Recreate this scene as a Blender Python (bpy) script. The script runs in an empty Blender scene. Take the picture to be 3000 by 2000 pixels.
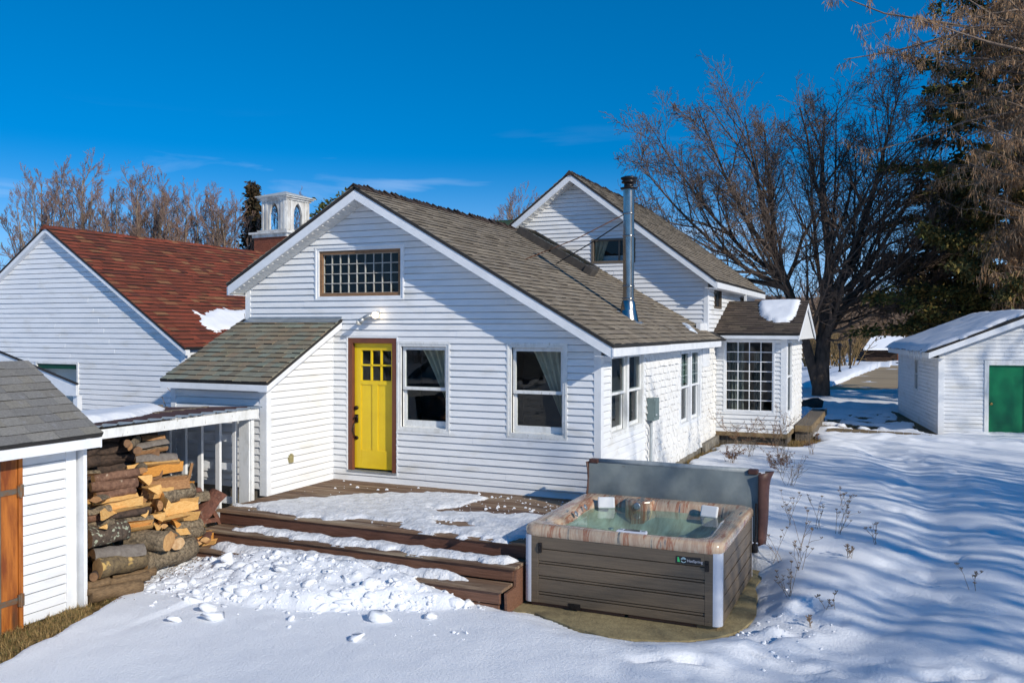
import bpy, math, random
import numpy as np
from mathutils import Vector, Matrix

S = bpy.context.scene
COL = S.collection
R = math.radians
random.seed(7)
RNG = np.random.default_rng(7)

# ------------------------------------------------------------ camera
cd = bpy.data.cameras.new('camera')
cam = bpy.data.objects.new('camera', cd)
COL.objects.link(cam)
cd.sensor_width = 36.0
cd.lens = 2550.37 / 3000 * 36
cd.clip_start = 0.1
cd.clip_end = 5000
_f = Vector((-0.4055311, 0.91397101, -0.01419608))
_r = Vector((0.91404748, 0.40560071, 0.00229712))
_u = Vector((-0.00785744, 0.01204434, 0.99989659))
cam.matrix_world = Matrix(((_r.x, _u.x, -_f.x, 8.1019), (_r.y, _u.y, -_f.y, -11.8799), (_r.z, _u.z, -_f.z, 2.2635), (0, 0, 0, 1)))
S.camera = cam
CAMP = Vector((8.1019, -11.8799, 2.2635))

# ------------------------------------------------------------ world, sun, exposure
SUN_AZ = 24.0      # from +x towards -y
SUN_EL = 27.5
sd = Vector((math.cos(R(SUN_EL)) * math.cos(R(SUN_AZ)), -math.cos(R(SUN_EL)) * math.sin(R(SUN_AZ)), math.sin(R(SUN_EL))))
W = bpy.data.worlds.new('World')
S.world = W
W.use_nodes = True
nt = W.node_tree
nt.nodes.clear()
wo = nt.nodes.new('ShaderNodeOutputWorld')
bg = nt.nodes.new('ShaderNodeBackground')
sky = nt.nodes.new('ShaderNodeTexSky')
sky.sky_type = 'NISHITA'
sky.sun_disc = False
sky.sun_elevation = R(SUN_EL)
sky.sun_rotation = math.atan2(sd.x, sd.y)
sky.altitude = 300
sky.air_density = 1.0
sky.dust_density = 0.0
sky.ozone_density = 1.0
hs = nt.nodes.new('ShaderNodeHueSaturation')
hs.inputs['Saturation'].default_value = 1.27
hs.inputs['Value'].default_value = 1.0
tc = nt.nodes.new('ShaderNodeTexCoord')
lift = nt.nodes.new('ShaderNodeVectorMath'); lift.operation = 'MULTIPLY_ADD'
lift.inputs[1].default_value = (1, 1, 0.95); lift.inputs[2].default_value = (0, 0, 0.20)
nt.links.new(tc.outputs['Generated'], lift.inputs[0]); nt.links.new(lift.outputs[0], sky.inputs['Vector'])
tint = nt.nodes.new('ShaderNodeMixRGB'); tint.blend_type = 'MULTIPLY'; tint.inputs['Fac'].default_value = 1
tint.inputs['Color2'].default_value = (0.68, 1.0, 1.24, 1)
mp = nt.nodes.new('ShaderNodeMapping')
mp.inputs['Scale'].default_value = (2.2, 2.2, 15.0)
nz = nt.nodes.new('ShaderNodeTexNoise')
nz.inputs['Scale'].default_value = 1.6
nz.inputs['Detail'].default_value = 6
nz.inputs['Distortion'].default_value = 0.6
cr = nt.nodes.new('ShaderNodeValToRGB')
cr.color_ramp.elements[0].position = 0.56
cr.color_ramp.elements[0].color = (0, 0, 0, 1)
cr.color_ramp.elements[1].position = 0.80
cr.color_ramp.elements[1].color = (0.55, 0.55, 0.55, 1)
mx = nt.nodes.new('ShaderNodeMixRGB')
mx.inputs['Color2'].default_value = (6.4, 7.4, 9.0, 1)
L = nt.links.new
L(tc.outputs['Generated'], mp.inputs['Vector'])
L(mp.outputs['Vector'], nz.inputs['Vector'])
L(nz.outputs['Fac'], cr.inputs['Fac'])
L(sky.outputs['Color'], tint.inputs['Color1'])
L(tint.outputs['Color'], hs.inputs['Color'])
L(hs.outputs['Color'], mx.inputs['Color1'])
sx = nt.nodes.new('ShaderNodeSeparateXYZ'); L(tc.outputs['Generated'], sx.inputs[0])
hz = nt.nodes.new('ShaderNodeMapRange'); hz.interpolation_type = 'SMOOTHSTEP'; hz.inputs['From Min'].default_value = 0.20; hz.inputs['From Max'].default_value = -0.01; hz.inputs['To Min'].default_value = 0; hz.inputs['To Max'].default_value = 0.62
L(sx.outputs['Z'], hz.inputs['Value'])
hm = nt.nodes.new('ShaderNodeMixRGB'); hm.inputs['Color2'].default_value = (4.1, 6.3, 8.6, 1); L(hz.outputs[0], hm.inputs['Fac']); L(mx.outputs['Color'], hm.inputs['Color1'])
# wisps only stay low in the sky
cz = nt.nodes.new('ShaderNodeMapRange'); cz.interpolation_type = 'SMOOTHSTEP'; cz.inputs['From Min'].default_value = 0.24; cz.inputs['From Max'].default_value = 0.10; L(sx.outputs['Z'], cz.inputs['Value'])
cm = nt.nodes.new('ShaderNodeMath'); cm.operation = 'MULTIPLY'; L(cr.outputs['Color'], cm.inputs[0]); L(cz.outputs[0], cm.inputs[1]); L(cm.outputs[0], mx.inputs['Fac'])
L(hm.outputs['Color'], bg.inputs['Color'])
bg.inputs['Strength'].default_value = 0.122
L(bg.outputs['Background'], wo.inputs['Surface'])

sl = bpy.data.lights.new('sun', 'SUN')
sl.energy = 3.9
sl.angle = R(0.55)
sl.color = (1.0, 0.925, 0.80)
so = bpy.data.objects.new('sun', sl)
COL.objects.link(so)
so.rotation_euler = sd.to_track_quat('Z', 'Y').to_euler()
S.view_settings.view_transform = 'Standard'
S.view_settings.look = 'None'
S.view_settings.exposure = 0.10
S.view_settings.gamma = 1.0
S.view_settings.use_curve_mapping = False

# ------------------------------------------------------------ materials
MATS = {}
def mat(name, col, rough=0.7, col2=None, scale=6.0, stretch=(1, 1, 1), lo=0.35, hi=0.65, bump=0.0, bscale=None,
        ramp=None, metallic=0.0, spec=0.35, coat=0.0, detail=5, col3=None, scale3=1.3, p3=(0.55, 0.7), emit=None):
    """Principled material; col/col2 mixed by object-space noise, ramp = colours picked by the per-piece attribute."""
    if name in MATS: return MATS[name]
    m = bpy.data.materials.new(name); m.use_nodes = True
    t = m.node_tree; b = t.nodes['Principled BSDF']
    N = t.nodes.new; K = t.links.new
    b.inputs['Roughness'].default_value = rough
    b.inputs['Metallic'].default_value = metallic
    b.inputs['Specular IOR Level'].default_value = spec
    if coat: b.inputs['Coat Weight'].default_value = coat; b.inputs['Coat Roughness'].default_value = 0.1
    g = N('ShaderNodeNewGeometry')
    mpn = N('ShaderNodeMapping'); mpn.inputs['Scale'].default_value = stretch
    K(g.outputs['Position'], mpn.inputs['Vector'])
    if ramp:
        at = N('ShaderNodeAttribute'); at.attribute_name = 'rnd'
        rp = N('ShaderNodeValToRGB'); rp.color_ramp.interpolation = 'LINEAR'
        els = rp.color_ramp.elements
        while len(els) < len(ramp): els.new(0.5)
        for i, c in enumerate(ramp):
            els[i].position = i / (len(ramp) - 1); els[i].color = (*c, 1)
        K(at.outputs['Fac'], rp.inputs['Fac'])
        base = rp.outputs['Color']
    else:
        rgb = N('ShaderNodeRGB'); rgb.outputs[0].default_value = (*col, 1); base = rgb.outputs[0]
    n = None
    if col2 is not None:
        n = N('ShaderNodeTexNoise'); n.inputs['Scale'].default_value = scale; n.inputs['Detail'].default_value = detail
        n.inputs['Roughness'].default_value = 0.65
        K(mpn.outputs['Vector'], n.inputs['Vector'])
        c = N('ShaderNodeMapRange'); c.inputs['From Min'].default_value = lo; c.inputs['From Max'].default_value = hi
        K(n.outputs['Fac'], c.inputs['Value'])
        x = N('ShaderNodeMixRGB'); K(c.outputs['Result'], x.inputs['Fac']); K(base, x.inputs['Color1'])
        if ramp: x.blend_type = 'MULTIPLY'
        x.inputs['Color2'].default_value = (*col2, 1); base = x.outputs['Color']
    if col3 is not None:
        n3 = N('ShaderNodeTexNoise'); n3.inputs['Scale'].default_value = scale3; n3.inputs['Detail'].default_value = 6
        K(mpn.outputs['Vector'], n3.inputs['Vector'])
        c = N('ShaderNodeMapRange'); c.inputs['From Min'].default_value = p3[0]; c.inputs['From Max'].default_value = p3[1]
        K(n3.outputs['Fac'], c.inputs['Value'])
        x = N('ShaderNodeMixRGB'); K(c.outputs['Result'], x.inputs['Fac']); K(base, x.inputs['Color1'])
        x.inputs['Color2'].default_value = (*col3, 1); base = x.outputs['Color']
    K(base, b.inputs['Base Color'])
    if emit: b.inputs['Emission Color'].default_value = (*emit[0], 1); b.inputs['Emission Strength'].default_value = emit[1]
    if bump:
        bn = N('ShaderNodeTexNoise'); bn.inputs['Scale'].default_value = bscale or scale * 2; bn.inputs['Detail'].default_value = 6
        K(mpn.outputs['Vector'], bn.inputs['Vector'])
        bp = N('ShaderNodeBump'); bp.inputs['Strength'].default_value = 1.0; bp.inputs['Distance'].default_value = bump
        K(bn.outputs['Fac'], bp.inputs['Height']); K(bp.outputs['Normal'], b.inputs['Normal'])
    MATS[name] = m
    return m

def glass_mat(name, tint, ior=1.5, rough=0.0, wave=0.0):
    m = bpy.data.materials.new(name); m.use_nodes = True
    t = m.node_tree; t.nodes.clear(); N = t.nodes.new; K = t.links.new
    o = N('ShaderNodeOutputMaterial'); tr = N('ShaderNodeBsdfTransparent'); gl = N('ShaderNodeBsdfGlossy'); x = N('ShaderNodeMixShader')
    fr = N('ShaderNodeFresnel'); fr.inputs['IOR'].default_value = ior
    tr.inputs['Color'].default_value = (*tint, 1); gl.inputs['Roughness'].default_value = rough
    if wave:
        g = N('ShaderNodeNewGeometry'); n = N('ShaderNodeTexNoise'); n.inputs['Scale'].default_value = 2.5 if wave < 0.02 else 6; n.inputs['Detail'].default_value = 1.5
        K(g.outputs['Position'], n.inputs['Vector']); bp = N('ShaderNodeBump'); bp.inputs['Distance'].default_value = wave; bp.inputs['Strength'].default_value = 1
        K(n.outputs['Fac'], bp.inputs['Height']); K(bp.outputs['Normal'], gl.inputs['Normal']); K(bp.outputs['Normal'], fr.inputs['Normal'])
    gg = N('ShaderNodeNewGeometry'); ml = N('ShaderNodeMath'); ml.operation = 'MULTIPLY'; iv = N('ShaderNodeMath'); iv.operation = 'SUBTRACT'; iv.inputs[0].default_value = 1.0
    K(gg.outputs['Backfacing'], iv.inputs[1]); K(fr.outputs['Fac'], ml.inputs[0]); K(iv.outputs[0], ml.inputs[1]); K(ml.outputs[0], x.inputs['Fac']); K(tr.outputs[0], x.inputs[1]); K(gl.outputs[0], x.inputs[2]); K(x.outputs[0], o.inputs['Surface'])
    MATS[name] = m
    return m

glass = glass_mat('window_glass', (0.86, 0.9, 0.9), 1.45, 0.0, 0.004)
side_glass = glass_mat('storm_window_glass', (0.80, 0.84, 0.84), 1.28, 0.0, 0.004)
water_m = glass_mat('tub_water', (0.74, 0.92, 0.90), 1.33, 0.015, 0.005)
vinyl = mat('white_vinyl', (0.80, 0.81, 0.82), 0.42, (0.72, 0.735, 0.75), 1.7, (1, 1, 3), bump=0.0012, bscale=60, spec=0.4, col3=(0.58, 0.56, 0.50), scale3=1.5, p3=(0.56, 0.85))
trim_w = mat('white_trim', (0.80, 0.815, 0.83), 0.45, (0.70, 0.72, 0.74), 4, bump=0.0012, bscale=8, spec=0.4)
trim_old = mat('weathered_white_paint', (0.74, 0.75, 0.74), 0.6, (0.55, 0.55, 0.52), 9, (1, 1, 0.4), 0.45, 0.75, bump=0.003, bscale=40, col3=(0.32, 0.29, 0.23), scale3=22, p3=(0.66, 0.74))
cedar_w = mat('white_painted_cedar_shingle', (0.78, 0.78, 0.77), 0.65, (0.66, 0.65, 0.62), 9, (1, 1, 0.5), bump=0.006, bscale=30, col3=(0.5, 0.44, 0.36), scale3=9, p3=(0.7, 0.82))
brown_roof = mat('brown_asphalt_shingle', None, 0.9, (0.72, 0.72, 0.72), 55, bump=0.003, bscale=180, spec=0.15,
    ramp=[(0.19, 0.155, 0.115), (0.30, 0.25, 0.185), (0.24, 0.20, 0.155), (0.34, 0.285, 0.215), (0.26, 0.225, 0.18)])
porch_roof_m = mat('green_brown_asphalt_shingle', None, 0.9, (0.75, 0.75, 0.75), 55, bump=0.003, bscale=180, spec=0.15,
    ramp=[(0.25, 0.225, 0.155), (0.31, 0.235, 0.16), (0.24, 0.265, 0.21), (0.30, 0.265, 0.19), (0.22, 0.19, 0.14), (0.28, 0.31, 0.25)])
grey_roof_m = mat('grey_asphalt_shingle', None, 0.9, (0.7, 0.7, 0.72), 50, bump=0.003, bscale=160, spec=0.15,
    ramp=[(0.21, 0.20, 0.18), (0.27, 0.26, 0.235), (0.20, 0.197, 0.19), (0.25, 0.235, 0.20)], col3=(0.26, 0.26, 0.27), scale3=11, p3=(0.6, 0.8))
red_roof_m = mat('red_asphalt_shingle', None, 0.88, (0.62, 0.62, 0.62), 45, bump=0.003, bscale=160, spec=0.15,
    ramp=[(0.20, 0.060, 0.036), (0.30, 0.075, 0.045), (0.23, 0.065, 0.038), (0.16, 0.055, 0.040), (0.34, 0.088, 0.05), (0.24, 0.07, 0.04), (0.34, 0.16, 0.08)])
green_roof_m = mat('green_asphalt_shingle', None, 0.9, (0.7, 0.7, 0.7), 30, ramp=[(0.035, 0.075, 0.04), (0.05, 0.1, 0.05), (0.04, 0.08, 0.05)])
dark_edge = mat('dark_roof_edge', (0.035, 0.032, 0.03), 0.8, (0.02, 0.02, 0.02), 20)
ridge_m = mat('curled_ridge_shingle', None, 0.95, (0.5, 0.5, 0.5), 30, ramp=[(0.05, 0.035, 0.03), (0.09, 0.06, 0.045), (0.035, 0.03, 0.03)])
galv = mat('galvanized_flashing', (0.42, 0.45, 0.47), 0.4, (0.32, 0.35, 0.37), 5, metallic=0.65, bump=0.002, bscale=12)
steel = mat('polished_stove_pipe_steel', (0.46, 0.445, 0.42), 0.24, (0.28, 0.265, 0.25), 7, (1, 1, 0.4), metallic=1.0, bump=0.0015, bscale=5, col3=(0.30, 0.24, 0.18), scale3=4, p3=(0.62, 0.8))
black_metal = mat('black_metal', (0.02, 0.02, 0.022), 0.35, (0.035, 0.03, 0.028), 9, metallic=0.6)
rust_rod = mat('rusty_rod', (0.07, 0.05, 0.04), 0.6, (0.22, 0.09, 0.04), 3, metallic=0.4)
yellow = mat('yellow_door_paint', (0.80, 0.56, 0.012), 0.36, (0.74, 0.50, 0.01), 3, bump=0.0008, bscale=20, spec=0.45)
door_brown = mat('red_brown_door_frame', (0.17, 0.055, 0.03), 0.45, (0.13, 0.045, 0.028), 6)
bronze = mat('dark_bronze', (0.022, 0.017, 0.014), 0.3, (0.05, 0.035, 0.025), 30, metallic=0.7)
raw_wood = mat('bare_weathered_sash_wood', (0.30, 0.17, 0.085), 0.7, (0.16, 0.09, 0.05), 12, (1, 1, 8), bump=0.002, bscale=60)
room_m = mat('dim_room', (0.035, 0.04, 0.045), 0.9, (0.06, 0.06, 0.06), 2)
room_light = mat('dim_room_wall', (0.30, 0.28, 0.25), 0.9, (0.14, 0.13, 0.12), 1.5)
curtain_m = mat('pale_curtain', (0.55, 0.49, 0.36), 0.85, (0.42, 0.38, 0.30), 7, (8, 8, 0.4))
curtain_g = mat('green_curtain', (0.10, 0.20, 0.15), 0.85, (0.05, 0.11, 0.08), 7, (8, 8, 0.3))
soffit_m = mat('vented_soffit', (0.72, 0.72, 0.70), 0.5, (0.62, 0.62, 0.60), 40, (1, 1, 1))
deck_top = mat('worn_deck_board', None, 0.75, (0.45, 0.42, 0.4), 9, (0.5, 7, 7), 0.35, 0.7, bump=0.003, bscale=14,
    ramp=[(0.13, 0.07, 0.045), (0.34, 0.235, 0.15), (0.12, 0.065, 0.042), (0.27, 0.165, 0.10), (0.17, 0.10, 0.06)], col3=(0.36, 0.28, 0.19), scale3=2.0, p3=(0.5, 0.72))
deck_face = mat('stained_deck_riser', None, 0.6, (0.5, 0.45, 0.42), 7, (0.5, 7, 9), 0.35, 0.7, bump=0.003, bscale=16,
    ramp=[(0.17, 0.08, 0.05), (0.23, 0.12, 0.075), (0.145, 0.068, 0.046)], col3=(0.22, 0.10, 0.045), scale3=5, p3=(0.68, 0.78))
snow_m = mat('snow', (0.84, 0.86, 0.89), 0.55, (0.78, 0.80, 0.84), 2.2, bump=0.006, bscale=28, spec=0.25)
dirty_snow = mat('grainy_deck_snow', (0.76, 0.77, 0.79), 0.5, (0.52, 0.52, 0.52), 9, (1, 1, 1), 0.45, 0.75, bump=0.02, bscale=26, spec=0.35)
ice_m = mat('ice', (0.72, 0.78, 0.84), 0.12, (0.62, 0.68, 0.75), 12, spec=0.6)
bark_g = mat('grey_brown_bark', (0.24, 0.185, 0.12), 0.9, (0.09, 0.07, 0.048), 30, (1, 1, 1), 0.4, 0.6, bump=0.012, bscale=45, col3=(0.30, 0.25, 0.17), scale3=18, p3=(0.58, 0.72))
bark_d = mat('dark_bark', (0.085, 0.055, 0.04), 0.9, (0.035, 0.025, 0.02), 25, bump=0.008, bscale=40, col3=(0.30, 0.2, 0.12), scale3=16, p3=(0.68, 0.76))
bark_p = mat('pinkish_bark', (0.22, 0.12, 0.075), 0.85, (0.11, 0.055, 0.035), 22, bump=0.006, bscale=40, col3=(0.36, 0.27, 0.19), scale3=16, p3=(0.62, 0.7))
bark_m = mat('mossy_bark', (0.12, 0.085, 0.06), 0.9, (0.045, 0.035, 0.028), 22, bump=0.014, bscale=30, col3=(0.36, 0.38, 0.28), scale3=20, p3=(0.56, 0.62))
bark_r = mat('red_brown_bark', (0.20, 0.085, 0.055), 0.9, (0.10, 0.045, 0.032), 22, bump=0.010, bscale=35, col3=(0.28, 0.2, 0.15), scale3=14, p3=(0.6, 0.72))
bark_s = mat('smooth_grey_bark', (0.20, 0.175, 0.15), 0.75, (0.13, 0.11, 0.095), 9, (2, 2, 2), bump=0.003, bscale=40)
bark_v = mat('yellow_streaked_bark', (0.20, 0.145, 0.075), 0.85, (0.09, 0.065, 0.04), 26, bump=0.010, bscale=36, col3=(0.55, 0.36, 0.12), scale3=5, p3=(0.60, 0.66))
split_y = mat('fresh_split_wood', (0.76, 0.48, 0.19), 0.75, (0.62, 0.33, 0.10), 9, (3, 3, 9), bump=0.004, bscale=22, spec=0.2)
split_o = mat('orange_split_wood', (0.70, 0.33, 0.07), 0.75, (0.52, 0.22, 0.05), 9, (3, 3, 9), bump=0.004, bscale=22, spec=0.2)
split_b = mat('aged_split_wood', (0.40, 0.22, 0.10), 0.8, (0.24, 0.12, 0.055), 9, (3, 3, 9), bump=0.004, bscale=22, spec=0.2)
end_pale = mat('pale_sawn_end', (0.62, 0.44, 0.25), 0.8, (0.45, 0.26, 0.12), 16, bump=0.002, bscale=60)
end_wood = mat('sawn_end_wood', (0.62, 0.37, 0.15), 0.8, (0.42, 0.22, 0.09), 14, bump=0.002, bscale=60)
end_brown = mat('dark_sawn_end', (0.24, 0.13, 0.065), 0.8, (0.13, 0.07, 0.035), 14, bump=0.002, bscale=60)
old_log = mat('silvered_old_log', (0.24, 0.155, 0.08), 0.85, (0.12, 0.075, 0.04), 12, (2, 2, 8), bump=0.006, bscale=30)
cabinet_m = mat('taupe_tub_cabinet', (0.165, 0.125, 0.085), 0.45, (0.10, 0.078, 0.055), 5, (0.6, 0.6, 16), 0.3, 0.7, bump=0.0012, bscale=9, spec=0.4)
cab_corner = mat('pale_grey_tub_corner', (0.58, 0.61, 0.68), 0.35, (0.5, 0.53, 0.6), 3)
cover_m = mat('grey_tub_cover_vinyl', (0.215, 0.245, 0.245), 0.6, (0.16, 0.19, 0.195), 3, bump=0.012, bscale=3.2, spec=0.4)
cover_l = mat('worn_light_grey_vinyl', (0.34, 0.37, 0.38), 0.45, (0.24, 0.27, 0.28), 9)
cover_b = mat('brown_cover_vinyl', (0.10, 0.045, 0.035), 0.5, (0.065, 0.03, 0.024), 7, bump=0.006, bscale=8)
pillow_m = mat('white_spa_pillow', (0.72, 0.73, 0.74), 0.4, (0.66, 0.67, 0.68), 5)
concrete = mat('yellowed_concrete', (0.30, 0.245, 0.13), 0.9, (0.20, 0.16, 0.085), 9, bump=0.008, bscale=40, col3=(0.10, 0.08, 0.05), scale3=2.5, p3=(0.58, 0.75))
conc_grey = mat('grey_foundation', (0.28, 0.26, 0.22), 0.9, (0.16, 0.14, 0.11), 7, bump=0.006, bscale=25)
orange_wood = mat('orange_stained_plank', (0.46, 0.15, 0.025), 0.55, (0.20, 0.05, 0.012), 2.6, (4, 4, 0.6), 0.38, 0.62, bump=0.003, bscale=14, col3=(0.06, 0.035, 0.02), scale3=1.5, p3=(0.6, 0.75))
grey_wood = mat('weathered_grey_plank', (0.20, 0.17, 0.135), 0.85, (0.09, 0.075, 0.06), 5, (5, 5, 0.6), bump=0.004, bscale=20)
tan_wood = mat('treated_lumber', (0.26, 0.19, 0.10), 0.8, (0.16, 0.11, 0.06), 7, bump=0.004, bscale=25)
brown_steel = mat('brown_ribbed_steel', (0.10, 0.055, 0.045), 0.45, (0.075, 0.045, 0.038), 5)
grey_steel = mat('pale_ribbed_steel', (0.36, 0.40, 0.42), 0.4, (0.28, 0.32, 0.34), 5)
green_door = mat('green_door_paint', (0.0, 0.165, 0.06), 0.38, (0.0, 0.14, 0.052), 5, spec=0.5)
meter_m = mat('grey_green_enclosure', (0.15, 0.20, 0.20), 0.5, (0.12, 0.165, 0.165), 8)
pipe_grey = mat('grey_conduit', (0.36, 0.40, 0.42), 0.45, (0.3, 0.33, 0.35), 6)
brick_m = mat('red_brick', None, 0.9, (0.6, 0.6, 0.6), 8, ramp=[(0.22, 0.065, 0.035), (0.28, 0.085, 0.045), (0.19, 0.06, 0.038)])
belfry_w = mat('peeling_white_belfry_paint', (0.66, 0.65, 0.62), 0.7, (0.42, 0.40, 0.37), 1.6, (1, 1, 0.35), 0.4, 0.62, col3=(0.24, 0.22, 0.2), scale3=4, p3=(0.64, 0.74))
log_red = mat('reddish_log_wall', None, 0.8, (0.6, 0.6, 0.6), 3, ramp=[(0.20, 0.07, 0.035), (0.27, 0.10, 0.05), (0.16, 0.06, 0.035)])
twig_m = mat('brown_twig', (0.19, 0.135, 0.10), 0.9, (0.12, 0.085, 0.065), 2)
twig_red = mat('reddish_far_twig', (0.30, 0.19, 0.16), 0.9, (0.22, 0.15, 0.11), 0.3)
trunk_far = mat('far_grey_trunk', (0.30, 0.225, 0.155), 0.9, (0.20, 0.15, 0.10), 1.5)
trunk_m = mat('dark_tree_bark', (0.115, 0.085, 0.065), 0.9, (0.05, 0.038, 0.03), 7, (1, 1, 0.35), bump=0.03, bscale=9)
brush_m = mat('brown_brush', (0.33, 0.225, 0.15), 0.95, (0.22, 0.15, 0.10), 0.4)
cedar_leaf = mat('dark_cedar_foliage', None, 0.8, (0.55, 0.55, 0.55), 2.0, ramp=[(0.038, 0.06, 0.02), (0.09, 0.11, 0.025), (0.21, 0.155, 0.034), (0.055, 0.08, 0.026), (0.26, 0.165, 0.04), (0.07, 0.08, 0.02), (0.09, 0.10, 0.025)])
larch_leaf = mat('brown_hanging_foliage', None, 0.85, (0.6, 0.6, 0.6), 2.0, ramp=[(0.34, 0.20, 0.10), (0.46, 0.28, 0.15), (0.27, 0.15, 0.08), (0.52, 0.36, 0.22)])
spruce_leaf = mat('brownish_spruce_foliage', None, 0.85, (0.6, 0.6, 0.6), 1.0, ramp=[(0.030, 0.036, 0.015), (0.07, 0.045, 0.02), (0.10, 0.06, 0.03)])
pine_leaf = mat('yellow_green_pine_foliage', None, 0.85, (0.6, 0.6, 0.6), 1.0, ramp=[(0.055, 0.075, 0.015), (0.09, 0.10, 0.02), (0.035, 0.055, 0.015)])
grass_m = mat('dry_grass', None, 0.85, ramp=[(0.30, 0.19, 0.07), (0.40, 0.27, 0.11), (0.20, 0.13, 0.05), (0.14, 0.14, 0.04)])
weed_m = mat('dried_weed_stalk', (0.32, 0.23, 0.15), 0.9, (0.20, 0.14, 0.09), 20)
leaf_m = mat('rusty_dead_leaf', (0.26, 0.11, 0.045), 0.85, (0.15, 0.07, 0.03), 12)
drive_m = mat('tan_gravel_driveway', (0.40, 0.30, 0.175), 0.9, (0.30, 0.22, 0.13), 1.2, (0.35, 1.4, 1), bump=0.01, bscale=12, col3=(0.22, 0.165, 0.10), scale3=0.7, p3=(0.52, 0.7))
rock_m = mat('dark_boulder', (0.035, 0.03, 0.028), 0.9, (0.06, 0.05, 0.045), 6, bump=0.02, bscale=5)
beige_p = mat('beige_plastic', (0.33, 0.29, 0.14), 0.5, (0.28, 0.24, 0.12), 20)
bulb_on = mat('lit_bulb', (1, 0.9, 0.7), 0.3, emit=((1.0, 0.78, 0.5), 6.0))
bulb_off = mat('clear_bulb', (0.5, 0.48, 0.42), 0.1, spec=0.8)

def marble():
    m = bpy.data.materials.new('marbled_acrylic'); m.use_nodes = True
    t = m.node_tree; b = t.nodes['Principled BSDF']; N = t.nodes.new; K = t.links.new
    g = N('ShaderNodeNewGeometry'); mpn = N('ShaderNodeMapping'); mpn.inputs['Rotation'].default_value = (0.2, 0.1, 0.5)
    mpn.inputs['Scale'].default_value = (3.4, 0.45, 0.45)
    n = N('ShaderNodeTexNoise'); n.inputs['Scale'].default_value = 2.2; n.inputs['Detail'].default_value = 8; n.inputs['Distortion'].default_value = 0.25; n.inputs['Roughness'].default_value = .62
    K(g.outputs['Position'], mpn.inputs['Vector']); K(mpn.outputs['Vector'], n.inputs['Vector'])
    r = N('ShaderNodeValToRGB'); e = r.color_ramp.elements
    cols = [(0.32, (0.03, 0.06, 0.085)), (0.38, (0.52, 0.42, 0.30)), (0.43, (0.42, 0.27, 0.18)), (0.50, (0.55, 0.43, 0.30)), (0.56, (0.33, 0.13, 0.065)), (0.62, (0.50, 0.36, 0.25)), (0.66, (0.07, 0.11, 0.14)), (0.70, (0.55, 0.44, 0.32))]
    while len(e) < len(cols): e.new(0.5)
    for i, (p_, c) in enumerate(cols): e[i].position = p_; e[i].color = (*c, 1)
    K(n.outputs['Fac'], r.inputs['Fac']); K(r.outputs['Color'], b.inputs['Base Color'])
    b.inputs['Roughness'].default_value = 0.16; b.inputs['Coat Weight'].default_value = 0.4; b.inputs['Coat Roughness'].default_value = 0.05
    return m
marble_m = marble()

# ------------------------------------------------------------ mesh helpers
INV = {}
def link(o): COL.objects.link(o); return o
def attach(o, parent):
    if parent is not None:
        o.parent = parent
        if parent in INV: o.matrix_parent_inverse = INV[parent]
    return o
def thing(name, label, cat, loc=(0, 0, 0), rz=0.0, group=None, local=False):
    o = link(bpy.data.objects.new(name, None)); o.location = loc; o.rotation_euler = (0, 0, rz)
    o.empty_display_size = 0.3
    o['label'] = label; o['category'] = cat
    if group: o['group'] = group
    if not local: INV[o] = Matrix.Translation(-Vector(loc))
    return o
def tag(o, label=None, cat=None, group=None, kind=None):
    if label: o['label'] = label
    if cat: o['category'] = cat
    if group: o['group'] = group
    if kind: o['kind'] = kind
    return o

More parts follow.
